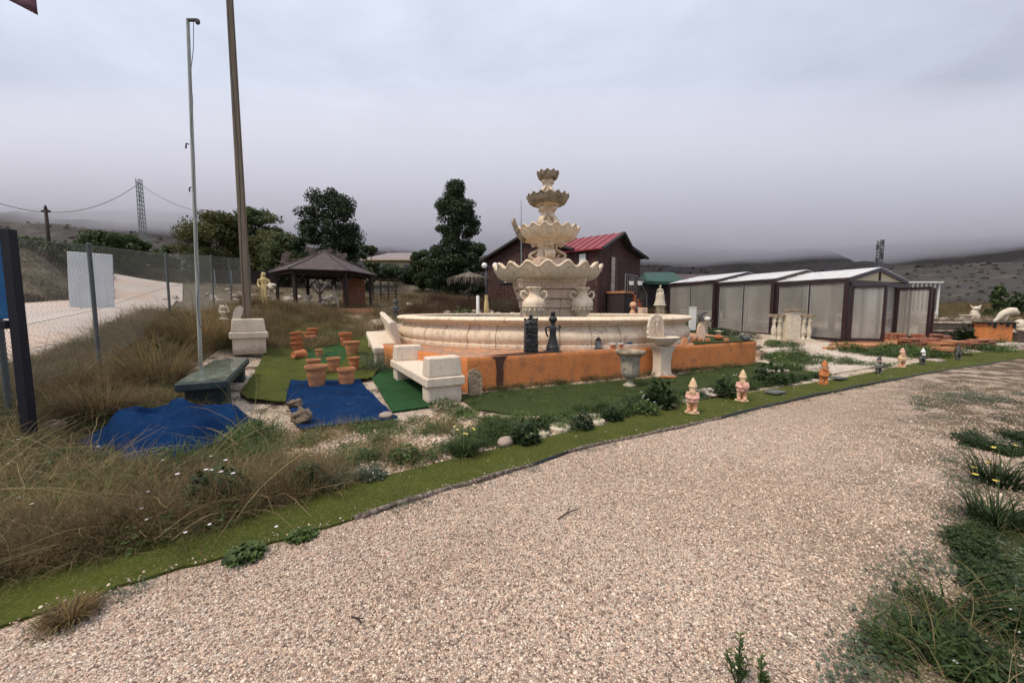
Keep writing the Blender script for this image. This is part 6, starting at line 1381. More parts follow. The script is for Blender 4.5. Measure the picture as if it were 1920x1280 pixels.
for k, (px_, Y, yt, w, lab) in enumerate(((60, 24, 452, 90, 'green roadside shrub at the left above the bank'), (125, 25, 462, 60, 'second green roadside shrub right of the dark telegraph pole'), (365, 36, 470, 46, 'dark shrub at the left foot of the yellowish tree'), (1450, 70, 548, 60, 'x'))[:3]):
    tree('roadside_shrub', lab, px_, Y, yt, 496 if k < 2 else 530, w, 'bushg', 3800, .13, 'round', .08, .05, 36, 'green shrubs along the road bank', 'shrub', .7, seed=40+k)
# bare almond tree in blossom: twigs and pale petals
v = D(600, 560, 27); v.z = T(v.x, v.y); t = thing('almond_tree', 'bare twiggy tree with pale pinkish blossom above the gazebo roof', 'tree', v); b = MB(); tips = []
def branch(p, d, l, r, lev):
    q = p+d*l; mid_ = (p+q)/2+Vector((random.gauss(0, .05), random.gauss(0, .05), 0))*l; b.tube([p, mid_, q], [r, r*.8, r*.6], 5 if lev < 2 else 3, cap=False)
    if lev >= 3: tips.append((p, q))
    if lev == 5: return
    for _ in range(3 if lev < 4 else 4):
        dd = (d+Vector((random.gauss(0, .55), random.gauss(0, .55), random.gauss(.12, .35)))).normalized(); branch(q, dd, l*random.uniform(.55, .85), r*.55, lev+1)
for a in (0, 1.3, 2.6, 3.9, 5.1): branch(Vector((0, 0, .5)), Vector((cos(a)*.75, sin(a)*.75, .9)).normalized(), 1.25, .07, 1)
b.tube([(0, 0, -.3), (0, 0, .6)], [.14, .1], 8); b.build('branches', 'twig', t)
b = MB(); b.nonorm = True
for p, q in tips:
    for _ in range(5):
        c = p.lerp(q, random.random())+Vector((random.gauss(0, .05), random.gauss(0, .05), random.gauss(0, .05))); s_ = .028; u1 = Vector((random.gauss(0, 1), random.gauss(0, 1), random.gauss(0, 1))).normalized()*s_; u2 = u1.orthogonal().normalized()*s_; b.add([c-u1, c-u2, c+u1, c+u2], [(0, 1, 2, 3)])
b.build('blossom', 'blossom', t)

# ================================================================== GROUND COVER (instanced tufts)
R2 = random.Random(5)
def protos(nm, mk, k=5, m='straw'):
    obs = [mk().build(nm, m) for _ in range(k)]
    return proto_coll(nm, obs)
P_dry = protos('dry_grass', lambda: blades(34, .42, .22, .006, .9, 5, .5, 1.3, 1.0, R2), 6, 'strawdk')
P_gold = protos('golden_grass', lambda: blades(30, .34, .2, .0055, .9, 5, .5, 1.5, 1.0, R2), 6, 'straw')
P_grn = protos('green_grass', lambda: blades(26, .22, .12, .007, .8, 4, .5, 1.0, 1.0, R2), 5, 'leaf')
P_weed = protos('leafy_weed', lambda: leafy(80, .15, .15, .036, 1, R2), 5, 'leaf')
P_weeddk = protos('dark_weed', lambda: leafy(95, .13, .14, .032, 1, R2), 5, 'leafdk')
P_grey = protos('grey_weed', lambda: leafy(60, .10, .12, .035, 1, R2), 5, 'leafgrey')
P_thin = protos('thin_weed', lambda: leafy(22, .05, .14, .028, 1, R2), 5, 'leafgrey')
P_heath = protos('heath', lambda: blades(70, .55, .45, .012, 1.1, 3, .6, .5, 1.0, R2), 5, 'heath')
P_red = protos('red_scrub', lambda: blades(90, .85, .4, .011, .7, 3, .5, .4, 1.0, R2), 5, 'dryred')
P_scrub = protos('brown_scrub', lambda: blades(80, .75, .4, .010, .8, 4, .5, .7, 1.0, R2), 5, 'strawdk')
def dead():
    b = MB(); b.nonorm = True
    for _ in range(7):
        a = R2.uniform(0, 2*pi); p = Vector((R2.gauss(0, .06), R2.gauss(0, .06), 0)); d = Vector((cos(a), sin(a), R2.uniform(.3, 1.1))).normalized(); pts = [p]
        for i in range(6): d = (d+Vector((R2.gauss(0, .16), R2.gauss(0, .16), -.13))).normalized(); pts.append(pts[-1]+d*.11)
        b.tube(pts, [.0032*(1-i/9) for i in range(7)], 3, cap=False)
    return b
P_stalk = protos('dead_stalks', dead, 6, 'straw')
peb = []
def pebble(m):
    b = MB(); b.ball((0, 0, 0), 1, 6, 4); sx_, sy_, sz_ = R2.uniform(.8, 1.3), R2.uniform(.6, 1), R2.uniform(.45, .75); b.v = [(x*sx_+R2.gauss(0, .09), y*sy_+R2.gauss(0, .09), z*sz_+R2.gauss(0, .06)) for x, y, z in b.v]; return b.build('pebble', m, None, False)
for k, (c1, m_) in enumerate(((GCOLS[i], 0) for i in range(10))):
    M['pb%d' % k] = mat('pebble_%d' % k, c1, tuple(x*.8 for x in c1), 90, bump=0, rough=.9, spec=.15, detail=2)
P_peb = proto_coll('pebbles', [pebble('pb%d' % (i % 10)) for i in range(20)])

WP = WEEDP
blk = [wp]                                    # keep the tarpaulin clear
bench_fp = pxpoly([(320, 770), (445, 778), (475, 700), (400, 690), (326, 740)])
def pts_on(lst, dz=0, sc=None): 
    a = np.array(lst); h = Tn(a[:, 0], a[:, 1]); return [(x, y, z+dz)+((sc(x, y),) if sc else ()) for (x, y), z in zip(lst, h)]
tfront = pxpoly([(140, 830), (500, 795), (520, 850), (430, 885), (300, 905), (190, 890)])
near_w = [p for p in samp(WP, 6200, blk+[bench_fp]) if not (inpoly(p[0], p[1], tfront) and random.random() < .85)]
A = [p for p in near_w if p[1] < 6.5]; B_ = [p for p in near_w if p[1] >= 6.5]
def dens(x, y, f=1.3, o=0): return mnoise.noise(Vector((x*f, y*f, o)))
scatter('dry_grass', pts_on([p for p in near_w if dens(*p) > -.08][:3200], 0, lambda x, y: (1.0+.5*dens(x, y, .8, 4))*(.62 if y < 4.6 else .85)), P_dry, 6, 'tangled brown dry grass covering the ground on the left', .6, 1.3, .35)
scatter('golden_grass', pts_on([p for p in samp(WP, 1900, blk+[bench_fp, tfront]) if dens(p[0], p[1], 1.1, 9) > -.05], 0), P_gold, 6, 'golden straw grass between the tarpaulin and the turf', .6, 1.25, .4)
scatter('dead_stalks', pts_on(samp(WP, 420, [bench_fp])+samp(WP, 10, []) if False else samp(WP, 420, [bench_fp, wp]), .0), P_stalk, 6, 'long dead grass stalks lying over the bank and tarpaulin', .7, 1.5, .3)
scatter('leafy_weeds', pts_on([p for p in samp(WP, 1700, blk+[bench_fp]) if dens(p[0], p[1], .9, 14) > .0], 0), P_weed, 5, 'small green weeds in the dry grass', .6, 1.3, .2)
scatter('green_tufts', pts_on([p for p in samp(WP, 1500, blk+[bench_fp]) if dens(p[0], p[1], .8, 90) > .0], 0), P_grn, 5, 'green grass mixed into the dry grass', .7, 1.6, .35)
edge = pxpoly([(-200, 1160), (0, 1085), (330, 1006), (480, 968), (640, 918), (620, 880), (480, 925), (330, 960), (0, 1000), (-200, 1080)])
scatter('dry_grass_fringe', pts_on(samp(edge, 420), .01), P_dry, 6, 'dry grass hanging over the turf strip', .5, 1.0, .4)
# gravel bed between tarpaulin and turf: sparse golden grass, weeds and pebbles
BEDN = pxpoly([(480, 968), (520, 820), (560, 812), (745, 792), (860, 770), (960, 780), (1150, 770), (1300, 745), (1290, 757), (1080, 808), (960, 838), (880, 855), (760, 885), (640, 915)])
scatter('sparse_dry_grass', pts_on([p for p in samp(BEDN, 1400) if dens(p[0], p[1], 1.6, 2) > .02 and p[0] < -.9+.4*dens(p[0], p[1])], 0), P_gold, 6, 'thin straw grass on the gravel bed', .3, .75, .5)
scatter('bed_weeds', pts_on([p for p in samp(BEDN, 600) if dens(p[0], p[1], 2.1, 6) > .08], 0), P_weed, 5, 'low green weeds scattered over the gravel bed', .35, .9, .2)
scatter('bed_green_grass', pts_on([p for p in samp(BEDN, 800) if dens(p[0], p[1], 1.9, 21) > .12], 0), P_grn, 5, 'short green grass tufts in the gravel bed', .35, .9, .3)
# fringe of weeds between the dark turf and the olive strip
fr = pxpoly([(880, 850), (960, 834), (1080, 804), (1180, 781), (1290, 753), (1370, 738), (1450, 724), (1550, 708), (1550, 700), (1440, 712), (1330, 726), (1260, 742), (1150, 756), (1040, 778), (960, 792), (890, 800)])
scatter('border_weeds', pts_on([p for p in samp(fr, 750) if dens(p[0], p[1], 2.2, 31) > -.02], 0), P_weeddk, 5, 'dark green weeds along the border of the turf strip', .45, 1.15, .2)
scatter('border_grass', pts_on([p for p in samp(fr, 500) if dens(p[0], p[1], 1.7, 35) > -.05], 0), P_grn, 5, 'green grass blades along the border of the turf strip', .5, 1.2, .3)
dk = pxpoly([(870, 742), (1250, 706), (1425, 682), (1540, 700), (1440, 720), (1180, 768), (1050, 780), (890, 768)], 0)
scatter('turf_weeds', pts_on([p for p in samp(dk, 900) if dens(p[0], p[1], 1.2, 41) > .05], .02), P_grn, 5, 'weeds growing through the dark turf', .2, .6, .4)
wl = [front(s, -0+.05+random.uniform(0, .2)) for s in [random.uniform(.3, 7.9) for _ in range(150)]]
scatter('wall_foot_weeds', [(p.x, p.y, .02) for p in wl], P_dry, 6, 'thin dry weeds along the foot of the orange plinth', .25, .75, .2)
scatter('wall_foot_greens', [(p.x, p.y, .02) for p in [front(random.uniform(.2, 8.0), random.uniform(.02, .25)) for _ in range(110)]], P_weeddk, 5, 'dark weeds along the foot of the orange plinth', .3, .9, .2)
# right garden and beyond
rg = pxpoly([(1425, 690), (1440, 640), (1560, 648), (1640, 655), (1720, 668), (1700, 682), (1560, 705)])
scatter('cream_bed_weeds', pts_on([p for p in samp(rg, 800) if dens(p[0], p[1], .55, 51) > .12], 0), P_weed, 5, 'green weed patches on the pale gravel bed', .5, 1.2, .2)
rg2 = pxpoly([(1430, 665), (1500, 655), (1530, 690), (1470, 695)]); scatter('green_patch', pts_on(samp(rg2, 160), 0), P_grn, 5, 'bright green grass patch right of the orange plinth', .7, 1.5, .3)
rg3 = pxpoly([(1600, 655), (1760, 650), (1930, 640), (1930, 658), (1800, 668), (1720, 674), (1640, 668)]); scatter('stack_weeds', pts_on([p for p in samp(rg3, 400) if dens(p[0], p[1], .5, 55) > -.1], 0), P_weed, 5, 'weeds round the terracotta stacks', .8, 1.8, .2)
# brown scrub behind the basin and round the gazebo
def area(l): return [p for p in l]
sc1 = area([(-9.5, 16.5), (-3.0, 17.5), (-3.2, 20), (-1.5, 21), (-.5, 26), (-4, 31), (-12, 30), (-13, 22)])
sc2 = area([(-5.5, 19.6), (-.8, 19.8), (3.8, 20.2), (4.2, 21.0), (-.6, 24.5), (-2, 27), (-5.5, 27)])
scatter('brown_scrub', pts_on([p for p in samp(sc1, 900)], 0, lambda x, y: .8+.6*dens(x, y, .4, 1)), P_scrub, 5, 'brown dry scrub round the gazebo', .45, .95, .2)
scatter('red_scrub', pts_on([p for p in samp(sc2, 620)], 0, lambda x, y: .9+.5*dens(x, y, .4, 3)), P_red, 5, 'reddish brown scrub behind the basin', .55, 1.1, .2)
sc3 = area([(-9.6, 8.8), (-6.0, 11.4), (-5.2, 16.5), (-13, 20), (-11, 13)])
scatter('fence_side_scrub', pts_on(samp(sc3, 900), 0, lambda x, y: .8+.5*dens(x, y, .5, 3)), P_scrub, 5, 'dry golden brown scrub along the fence', .4, .9, .25)
scatter('fence_side_grass', pts_on(samp(sc3, 900), 0), P_gold, 6, 'golden grass along the fence', .8, 1.6, .3)
sc4 = area([(4.5, 19.5), (9.5, 19.5), (10.5, 24), (9, 26), (6.5, 22.5)])
scatter('shed_scrub', pts_on(samp(sc4, 260), 0), P_scrub, 5, 'brown scrub in front of the green-roofed shed', .4, .9, .2)
scatter('shed_weeds', pts_on(samp([(7.9, 15.8), (10.2, 15.8), (9.9, 22), (6.9, 20), (5.9, 18.2)], 260), 0), P_weeddk, 5, 'dark weeds between the basin and the glass enclosure', 1, 2.3, .2)
# bank beyond the road
bk = [(-24.3, 10), (-19.8, 12.2), WQ(40, 15.4), WQ(150, 16), WQ(201, 16.8), WQ(208, 21), WQ(219, 27.5), WQ(262, 33.6), WQ(345, 33.6), WQ(345, 42), (-60, 42), (-50, 10)]
scatter('bank_heath', pts_on([p for p in samp(bk, 7500)], 0, lambda x, y: (.8+.5*dens(x, y, .3, 3))*max(1, y/26)), P_heath, 5, 'dark heath covering the bank beyond the road', .5, 1.1, .25)
far = area([(-40, 30), (-16, 28), (-8, 31), (4, 30), (12, 30), (45, 34), (70, 60), (60, 90), (-60, 90), (-60, 45)])
scatter('field_scrub', pts_on(samp(far, 3200), 0, lambda x, y: max(1, y/28)), P_heath, 5, 'brownish scrub dotting the fields behind', .5, 1.3, .25)
far2 = area([(14, 22), (26, 18), (48, 24), (60, 45), (20, 36)])
scatter('right_field_scrub', pts_on(samp(far2, 900), 0, lambda x, y: max(1, y/24)), P_scrub, 5, 'dark scrub in the field on the far right', .4, 1.0, .25)
hb = [(0, 0)]*0
for _ in range(9000):
    a = random.uniform(-1.15, 1.1); r = 60*math.exp(random.uniform(0, 2.15)); hb.append((r*sin(a), r*cos(a)))
_a = np.array(hb); _r = np.hypot(_a[:, 0], _a[:, 1]); _z = np.where(_r > 400, hz(_a[:, 0:1], _a[:, 1:2]).ravel(), np.maximum(Tn(_a[:, 0], _a[:, 1]), np.where(_r > 335, hz(_a[:, 0:1], _a[:, 1:2]).ravel(), -99)))
P_bush = protos('hill_bush', lambda: leafy(60, 1.0, 1.1, .55, 1, R2), 4, 'heath')
scatter('hillside_scrub', [(x, y, z-.1, float(rr_)) for (x, y), z, rr_ in zip(hb, _z, np.clip(_r/330, .28, 1.5))], P_bush, 4, 'dark scrub bushes dotting the far fields and hillside', .5, 1.2, .2)
# weeds on the gravel at the right
rw = [(2.0, 2.1), (3.1, 2.6), (4.0, 3.4), (5.1, 4.6), (6.6, 6.2), (8.6, 8.2), (11, 7.6), (8, 4.2), (4.4, 2.2), (3.2, 1.3), (1.9, 1.5)]
scatter('gravel_weeds', pts_on([p for p in samp(rw, 5200) if dens(p[0], p[1], 1.1, 61)+.6*dens(p[0], p[1], 3.3, 61) > .04], 0), P_thin, 5, 'low creeping weeds spreading over the gravel at the right', .35, .95, .2)
scatter('gravel_dry_weeds', pts_on([p for p in samp(rw, 1400) if dens(p[0], p[1], 1.3, 65)+.5*dens(p[0], p[1], 3.3, 61) > .10], 0), P_stalk, 6, 'thin dead stalks over the gravel at the right', .12, .35, .5)
br = pxpoly([(1660, 1290), (1640, 1180), (1700, 1150), (1760, 1125), (1900, 1150), (2100, 1230), (2100, 1500), (1600, 1500)], 0)
scatter('corner_grass', pts_on(samp(br, 40), 0), P_grn, 5, 'grass blades among the ground cover in the bottom right corner', .5, 1.2, .4)
scatter('corner_dead_stalks', pts_on(samp(br, 60), 0), P_stalk, 6, 'dead stalks among the ground cover in the bottom right corner', .3, .7, .4)
scatter('corner_ground_cover', pts_on([p for p in samp(br, 620) if dens(p[0], p[1], 3.2, 71) > .03], 0), P_weeddk, 5, 'dark leafy ground cover filling the bottom right corner', .4, 1.0, .25)
br2 = pxpoly([(1540, 1290), (1620, 1180), (1700, 1140), (1640, 1290)], 0)
scatter('corner_weeds', pts_on(samp(br2, 70), 0), P_thin, 5, 'loose weeds in the gravel at the bottom right', .5, .9, .25)
br3 = pxpoly([(1790, 1010), (1840, 985), (1900, 1165), (1830, 1120)], 0); scatter('turf_edge_weeds', pts_on(samp(br3, 130), 0), P_weeddk, 5, 'weeds at the edge of the right-hand dark turf', .3, .75, .25)
br4 = pxpoly([(1780, 830), (1830, 810), (1940, 815), (1960, 850), (1840, 862)], 0); scatter('right_edge_weeds', pts_on([p for p in samp(br4, 300) if dens(p[0], p[1], 2.6, 77) > -.02], 0), P_weeddk, 5, 'mat of dark weeds at the right edge of the gravel', .35, .8, .25)
# loose stones of the path near the camera
pp = []
pathn = PATHP
nn_ = 0
for (y0, y1, n) in ((.9, 2.2, 26000), (2.2, 3.4, 30000), (3.4, 5.2, 30000), (5.2, 8.5, 26000)):
    xs_ = rng.uniform(-1.36*y1-.3, 1.36*y1+.3, n); ys_ = rng.uniform(y0, y1, n)
    for x, y in zip(xs_, ys_):
        pp.append((x, y))
pa = np.array(pp); ex = np.array([p.x for p in pe]); ey = np.array([p.y for p in pe]); yl = np.interp(pa[:, 0], ex, ey)
pa = pa[pa[:, 1] < yl-.03]; sz = .0046+.0014*rng.random(len(pa))+.004*(rng.random(len(pa)) > .96); sz *= np.where(pa[:, 1] > 3.4, 1.25, 1)
scatter('loose_gravel', [(x, y, .005, s_) for (x, y), s_ in zip(pa, sz)], P_peb, 20, 'loose crushed stones of the gravel path', .7, 1.35, .4)
ba = samp(BEDN, 9000); scatter('bed_stones', [(x, y, z, s_) for (x, y, z), s_ in zip(pts_on(ba, -.002), rng.uniform(.007, .018, len(ba)))], P_peb, 20, 'loose stones on the gravel bed', .7, 1.3, .4)

ss = samp(strip, 500)+[(p.x+random.gauss(0, .03), p.y+abs(random.gauss(0, .05))) for p in pe if p.x < 12 for _ in range(5)]; scatter('stray_stones', [(x, y, z, s_) for (x, y, z), s_ in zip(pts_on(ss, .024), rng.uniform(.003, .008, len(ss)))], P_peb, 20, 'stray gravel stones and crumbs on the turf strip', .7, 1.3, .4)
es = [(p.x+random.gauss(0, .05), p.y-random.uniform(-.02, .16)) for p in pe for _ in range(16)]; scatter('edge_weeds', pts_on([p for p in es if dens(p[0], p[1], 2.5, 81) > .08 and p[0] < 9], .002), P_thin, 5, 'tiny weeds along the gravel edge of the turf strip', .25, .6, .3)
scatter('strip_litter', pts_on(samp(strip, 160), .026), P_stalk, 6, 'bits of dead grass lying on the turf strip', .08, .3, 1.2)

# ================================================================== PLANTS ONE CAN COUNT
def clump(px_, py_, wpx, hpx, label, kind, group=None, name='grass_clump', cat='plant', flowers=0, fm='yel'):
    v = GT(px_, py_); s = mpp(v.y+.1); R = wpx/2*s; h = hpx*s; rr = random.Random(int(px_*7+py_)); t = thing(name, label, cat, (v.x, v.y+R*.5, v.z), 0, group)
    if kind == 'fountain': blades(620, h*1.25, R*1.0, .007, 1.0, 6, .5, 1.25, .45, rr).build('blades', 'strawdk', t); blades(160, h*1.35, R*.9, .006, .9, 6, .4, 1.2, .4, rr).build('blades', 'strawgold', t); blades(70, h*.5, R*1.2, .008, 1.3, 4, .4, .8, .8, rr).build('green_blades', 'leaf', t)
    elif kind == 'strap': blades(190, h*1.25, R, .014, 1.0, 4, .4, .9, .6, rr).build('leaves', 'leafdk', t)
    elif kind == 'leafy': leafy(260, h, R, max(.045, h*.22), 1, rr).build('leaves', 'leafdk', t)
    elif kind == 'lav': blades(260, h*1.1, R, .009, .9, 3, .4, .3, .7, rr).build('leaves', 'leafgrey', t); leafy(160, h*.8, R, .04, 1, rr).build('leaves', 'leafgrey', t)
    elif kind == 'green': leafy(240, h, R, max(.05, h*.25), 1, rr).build('leaves', 'leaf', t)
    for k in range(flowers):
        a = rr.uniform(0, 6.28); q = rr.uniform(.3, 1.05); c = Vector((R*q*cos(a), R*q*sin(a)*.8-.02, h*rr.uniform(.85, 1.35))); fs = max(.018, 2.2*s); f = MB()
        f.tube([(c.x*.6, c.y*.6, h*.3), tuple(c)], .0025, 4)
        fo = MB(); 
        for j in range(6): a2 = j*pi/3; d = Vector((cos(a2), sin(a2), .35)); s_ = Vector((-sin(a2), cos(a2), 0))*fs*.33; fo.add([c, c+d*fs*.6+s_, c+d*fs*1.05, c+d*fs*.6-s_], [(0, 1, 2, 3)])
        fo.build('flower', fm, t); f.build('stem', 'leaf', t)
    return t
CG = 'tall dry fountain grass clumps by the fence'
clump(255, 735, 190, 145, 'large dry fountain grass clump in front of the second fence post', 'fountain', CG)
clump(350, 660, 150, 130, 'tall dry fountain grass clump at the foot of the flagpole', 'fountain', CG)
clump(150, 800, 150, 100, 'low spreading dry grass clump right of the notice board post', 'fountain', CG)
clump(410, 655, 90, 90, 'dry grass clump behind the marble bench and left of the white bench', 'fountain', CG)
clump(60, 1000, 150, 70, 'dense dry grass clump at the lower left edge above the turf', 'fountain', CG)
clump(460, 575, 60, 55, 'golden grass clump left of the classical statue', 'fountain', CG)
clump(240, 960, 150, 45, 'low tangled straw clump beside the turf strip below the tarpaulin', 'fountain', CG)
clump(385, 965, 110, 85, 'dark green weed clump with small pale flowers at the strip edge below the tarpaulin', 'leafy', None, 'weed_clump', 'plant', 6, 'lily')
clump(570, 928, 62, 62, 'dark green rounded plant at the strip edge, left of its grey-green neighbour', 'leafy', None, 'border_plant')
clump(622, 920, 58, 40, 'grey-green plant right of the dark rounded plant at the strip edge', 'lav', None, 'border_plant')
clump(868, 860, 62, 50, 'dark green plant with yellow flowers beside the turf strip', 'strap', None, 'flowering_plant', 'plant', 7)
clump(985, 836, 56, 50, 'dark green plant between the cobble and the nearest paving disc', 'leafy', None, 'border_plant')
clump(1093, 808, 44, 38, 'dark plant between the middle and the farthest paving disc', 'leafy', None, 'border_plant')
clump(1150, 792, 40, 34, 'dark plant right of the farthest paving disc', 'leafy', None, 'border_plant')
clump(1215, 780, 50, 30, 'low plant with white flowers left of the nearest gnome', 'green', None, 'border_plant', 'plant', 5, 'lily')
clump(1243, 768, 58, 60, 'tall leafy plant with pale buds just left of the nearest gnome', 'leafy', None, 'border_plant', 'plant', 5, 'lily')
clump(1370, 748, 50, 45, 'leafy plant directly left of the second gnome', 'leafy', None, 'border_plant', 'plant', 3, 'lily')
clump(1458, 722, 66, 46, 'dark round bush on the strip edge between the second and the orange gnome', 'leafy', None, 'border_plant', 'plant', 3)
clump(700, 700, 74, 52, 'grey-green lavender-like shrub beside the bench against the basin', 'lav', None, 'lavender_shrub', 'shrub')
clump(755, 870, 60, 34, 'low green weed at the strip edge left of the yellow flowers', 'green', None, 'border_plant')
clump(690, 905, 60, 30, 'low grey-green weed at the strip edge beyond the timber rail', 'lav', None, 'border_plant')
clump(830, 768, 60, 22, 'low weeds at the foot of the near stone bench', 'green', None, 'border_plant')
clump(1905, 920, 110, 70, 'large strap-leaved clump with yellow flowers at the right edge', 'strap', None, 'flowering_plant', 'plant', 6)
clump(1905, 1000, 120, 80, 'nearest dark strap-leaved clump at the right edge above the turf', 'strap', None, 'strap_leaved_plant')
clump(1380, 655, 60, 24, 'dark leafy plant on the right end of the plinth', 'leafy', None, 'border_plant') if False else None
clump(450, 1055, 70, 24, 'small dark weed growing at the gravel edge of the turf strip', 'green', None, 'edge_weed')
clump(560, 1015, 50, 18, 'second small weed at the gravel edge of the turf strip', 'green', None, 'edge_weed')
clump(100, 1185, 110, 42, 'dry brown weed spreading onto the gravel at the lower left', 'fountain', None, 'edge_weed')
clump(1600, 660, 60, 22, 'green plant at the foot of the open enclosure door', 'green', None, 'border_plant')
clump(1815, 648, 34, 42, 'dark upright potted plant behind the farthest gnome', 'leafy', None, 'potted_plant')
clump(942, 590, 55, 40, 'reddish brown shrub right of the yellow lamp foot', 'lav', None, 'low_shrub', 'shrub')
clump(868, 596, 44, 24, 'fresh green weed behind the basin rim', 'green', None, 'low_weed')
# single tall weeds at the bottom
def tallweed(px_, py_, hpx, label, seed):
    rr = random.Random(seed); v = G(px_, py_, 0); s = mpp(v.y); h = hpx*s; t = thing('tall_weed', label, 'weed', v, 0, 'tall single weeds on the near gravel'); b = MB(); st = MB(); b.nonorm = True
    for k in range(4 if hpx > 90 else 2):
        a = rr.uniform(0, 6.28); l = h*(1 if k == 0 else rr.uniform(.4, .8)); tip = Vector((cos(a)*l*.3*(k > 0), sin(a)*l*.3*(k > 0), l)); pts = [Vector((0, 0, 0)), tip*.5+Vector((0, 0, -.01)), tip]; st.tube(pts, [.004, .003, .0015], 6)
        for j in range(26):
            f_ = .25+.75*j/26; c = pts[0].lerp(pts[2], f_); a2 = rr.uniform(0, 6.28); d = Vector((cos(a2), sin(a2), .7)).normalized(); l_ = .035*(1.2-f_*.5); s_ = d.cross(Vector((0, 0, 1))).normalized()*l_*.2; b.add([c, c+d*l_*.5+s_, c+d*l_, c+d*l_*.5-s_], [(0, 1, 2, 3)])
    st.build('stem', 'leafdk', t, True); b.build('leaves', 'leaf', t)
tallweed(1383, 1290, 122, 'tallest single weed standing in the near gravel at the bottom edge', 3)
tallweed(1425, 1290, 70, 'shorter weed just right of the tallest one at the bottom edge', 5)
# flowers with pale heads over the dry grass
b = MB(); 
def flower_at(px_, py_, lift, m, label, sz=.02):
    v = GT(px_, py_+lift); s = mpp(v.y); c = D(px_, py_, v.y+.01); h = max(.06, c.z-v.z); t = thing('wild_flower', label, 'flower', (c.x, v.y, v.z), 0, 'pale wild flowers over the dry grass'); MB().tube([(0, 0, 0), (.01, .01, h*.5), (0, 0, h)], .0018, 4).build('stem', 'leaf', t); f = MB()
    for j in range(8): a2 = j*pi/4; d = Vector((cos(a2), sin(a2), .15)); s_ = Vector((-sin(a2), cos(a2), 0))*sz*.3; f.add([(0, 0, h), Vector((0, 0, h))+d*sz*.6+s_, Vector((0, 0, h))+d*sz, Vector((0, 0, h))+d*sz*.6-s_], [(0, 1, 2, 3)])
    f.ball((0, 0, h+.003), sz*.25, 6, 4); f.build('flower_head', m, t); return t
fl = [(36, 823, 'pale flower at the foot of the notice board post'), (42, 851, 'pale flower below the one at the board post'), (18, 868, 'pale flower nearest the left edge'), (187, 836, 'pale flower in front of the left end of the tarpaulin'), (307, 861, 'pale flower below the middle of the tarpaulin'), (397, 854, 'pale flower below the right end of the tarpaulin'), (280, 920, 'pale flower right of centre in the straw tangle'), (268, 951, 'pale flower low in the straw tangle'), (277, 972, 'pale flower just above the turf strip left of the last one'), (63, 943, 'larger pale flower low at the left'), (38, 931, 'pale flower left of the larger one'), (350, 996, 'pale mauve flower touching the turf strip'), (395, 981, 'pale mauve flower right of the touching one'), (410, 897, 'twin-headed pale flower in the green weeds'), (520, 985, 'pale flower lying over the turf strip')]
for px_, py_, lab in fl: flower_at(px_, py_, 45, 'lily', lab, .013)
for px_, py_, lab in ((1824, 875, 'yellow flower left of the right-hand clump'), (1852, 866, 'upper yellow flower left of the right-hand clump'), (1826, 888, 'lower yellow flower on the gravel side'), (1865, 900, 'brightest yellow flower before the nearest strap-leaved clump')): 
    o = flower_at(px_, py_, 26, 'yel', lab, .026); o['group'] = 'yellow flowers at the right edge'
for px_, py_, lab in ((1862, 1246, 'large white flower in the bottom right ground cover'), (1787, 1236, 'white flower left of the large one in the bottom right'), (1903, 1180, 'white bud at the right edge'), (1893, 1140, 'small white bud on the dark turf edge')): 
    o = flower_at(px_, py_, 30, 'lily', lab, .012); o['group'] = 'white flowers in the bottom right corner'
# twigs on the path
for px_, py_, l, rz, lab in ((1065, 965, .22, .6, 'forked dark twig lying on the middle of the gravel'), (668, 1165, .10, -.7, 'short dark twig on the near gravel')):
    v = G(px_, py_, .012); b = MB(); b.tube([(-l/2, 0, 0), (0, .01, .012), (l/2, 0, .02)], [.004, .005, .003], 6); b.tube([(0, .01, .012), (l*.3, l*.25, .02)], [.004, .002], 5); tag(b.build('twig', 'gazwood'), lab, 'twig', None, v, rz)

# ================================================================== BACKGROUND: poles, pylon, cables, mast, fences
v = D(96, 498, 24); v.z = T(v.x, v.y)-.2; hT = D(94, 393, 24).z-v.z
t = thing('telegraph_pole', 'dark wooden telegraph pole on the bank at the left', 'telegraph pole', v); MB().tube([(0, 0, 0), (0, 0, hT)], [.10, .08], 10).build('shaft', 'gazwood', t, True); b = MB(); b.box((0, 0, hT-.1), (.45, .12, .12)); b.build('crossarm', 'gazwood', t); MB().tube([(0, 0, hT), (0, 0, hT+.25)], [.09, .04], 8).build('insulator', 'gazwood', t)
Yp = 58; v = D(273, 500, Yp); v.z = T(v.x, v.y)-.3; hT = D(267, 336, Yp).z-v.z; t = thing('lattice_pylon', 'slim steel lattice pylon carrying the cables at the left', 'pylon', v, radians(15))
def lat(t, h, w0, w1, n, m, r=.03):
    for sx in (-1, 1):
        for sy in (-1, 1): MB().tube([(sx*w0, sy*w0, 0), (sx*w1, sy*w1, h)], r*1.5, 4).build('leg', m, t)
    b = MB()
    for i in range(n):
        z = h*i/n; z2 = h*(i+1)/n; w = w0+(w1-w0)*i/n; w2 = w0+(w1-w0)*(i+1)/n
        for sy in (-1, 1): b.tube([(-w, sy*w, z), (w, sy*w, z)], r, 4, cap=False); b.tube([(-w, sy*w, z), (w2, sy*w2, z2)], r*.8, 4, cap=False); b.tube([(sy*w, -w, z), (sy*w, w, z)], r, 4, cap=False)
    b.build('lattice', m, t)['kind'] = 'stuff'
lat(t, hT, .34, .24, 22, 'galv', .04); topP = Vector((v.x, v.y, v.z+hT-.6))
def cable(p, q, sag, label, r=.02):
    n = 28; pts = [p.lerp(q, i/n)-Vector((0, 0, sag*4*(i/n)*(1-i/n))) for i in range(n+1)]; o = MB().tube([x-p for x in pts], r, 5).build('cable', 'blackm'); tag(o, label, 'cable', 'overhead cables at the left', p)
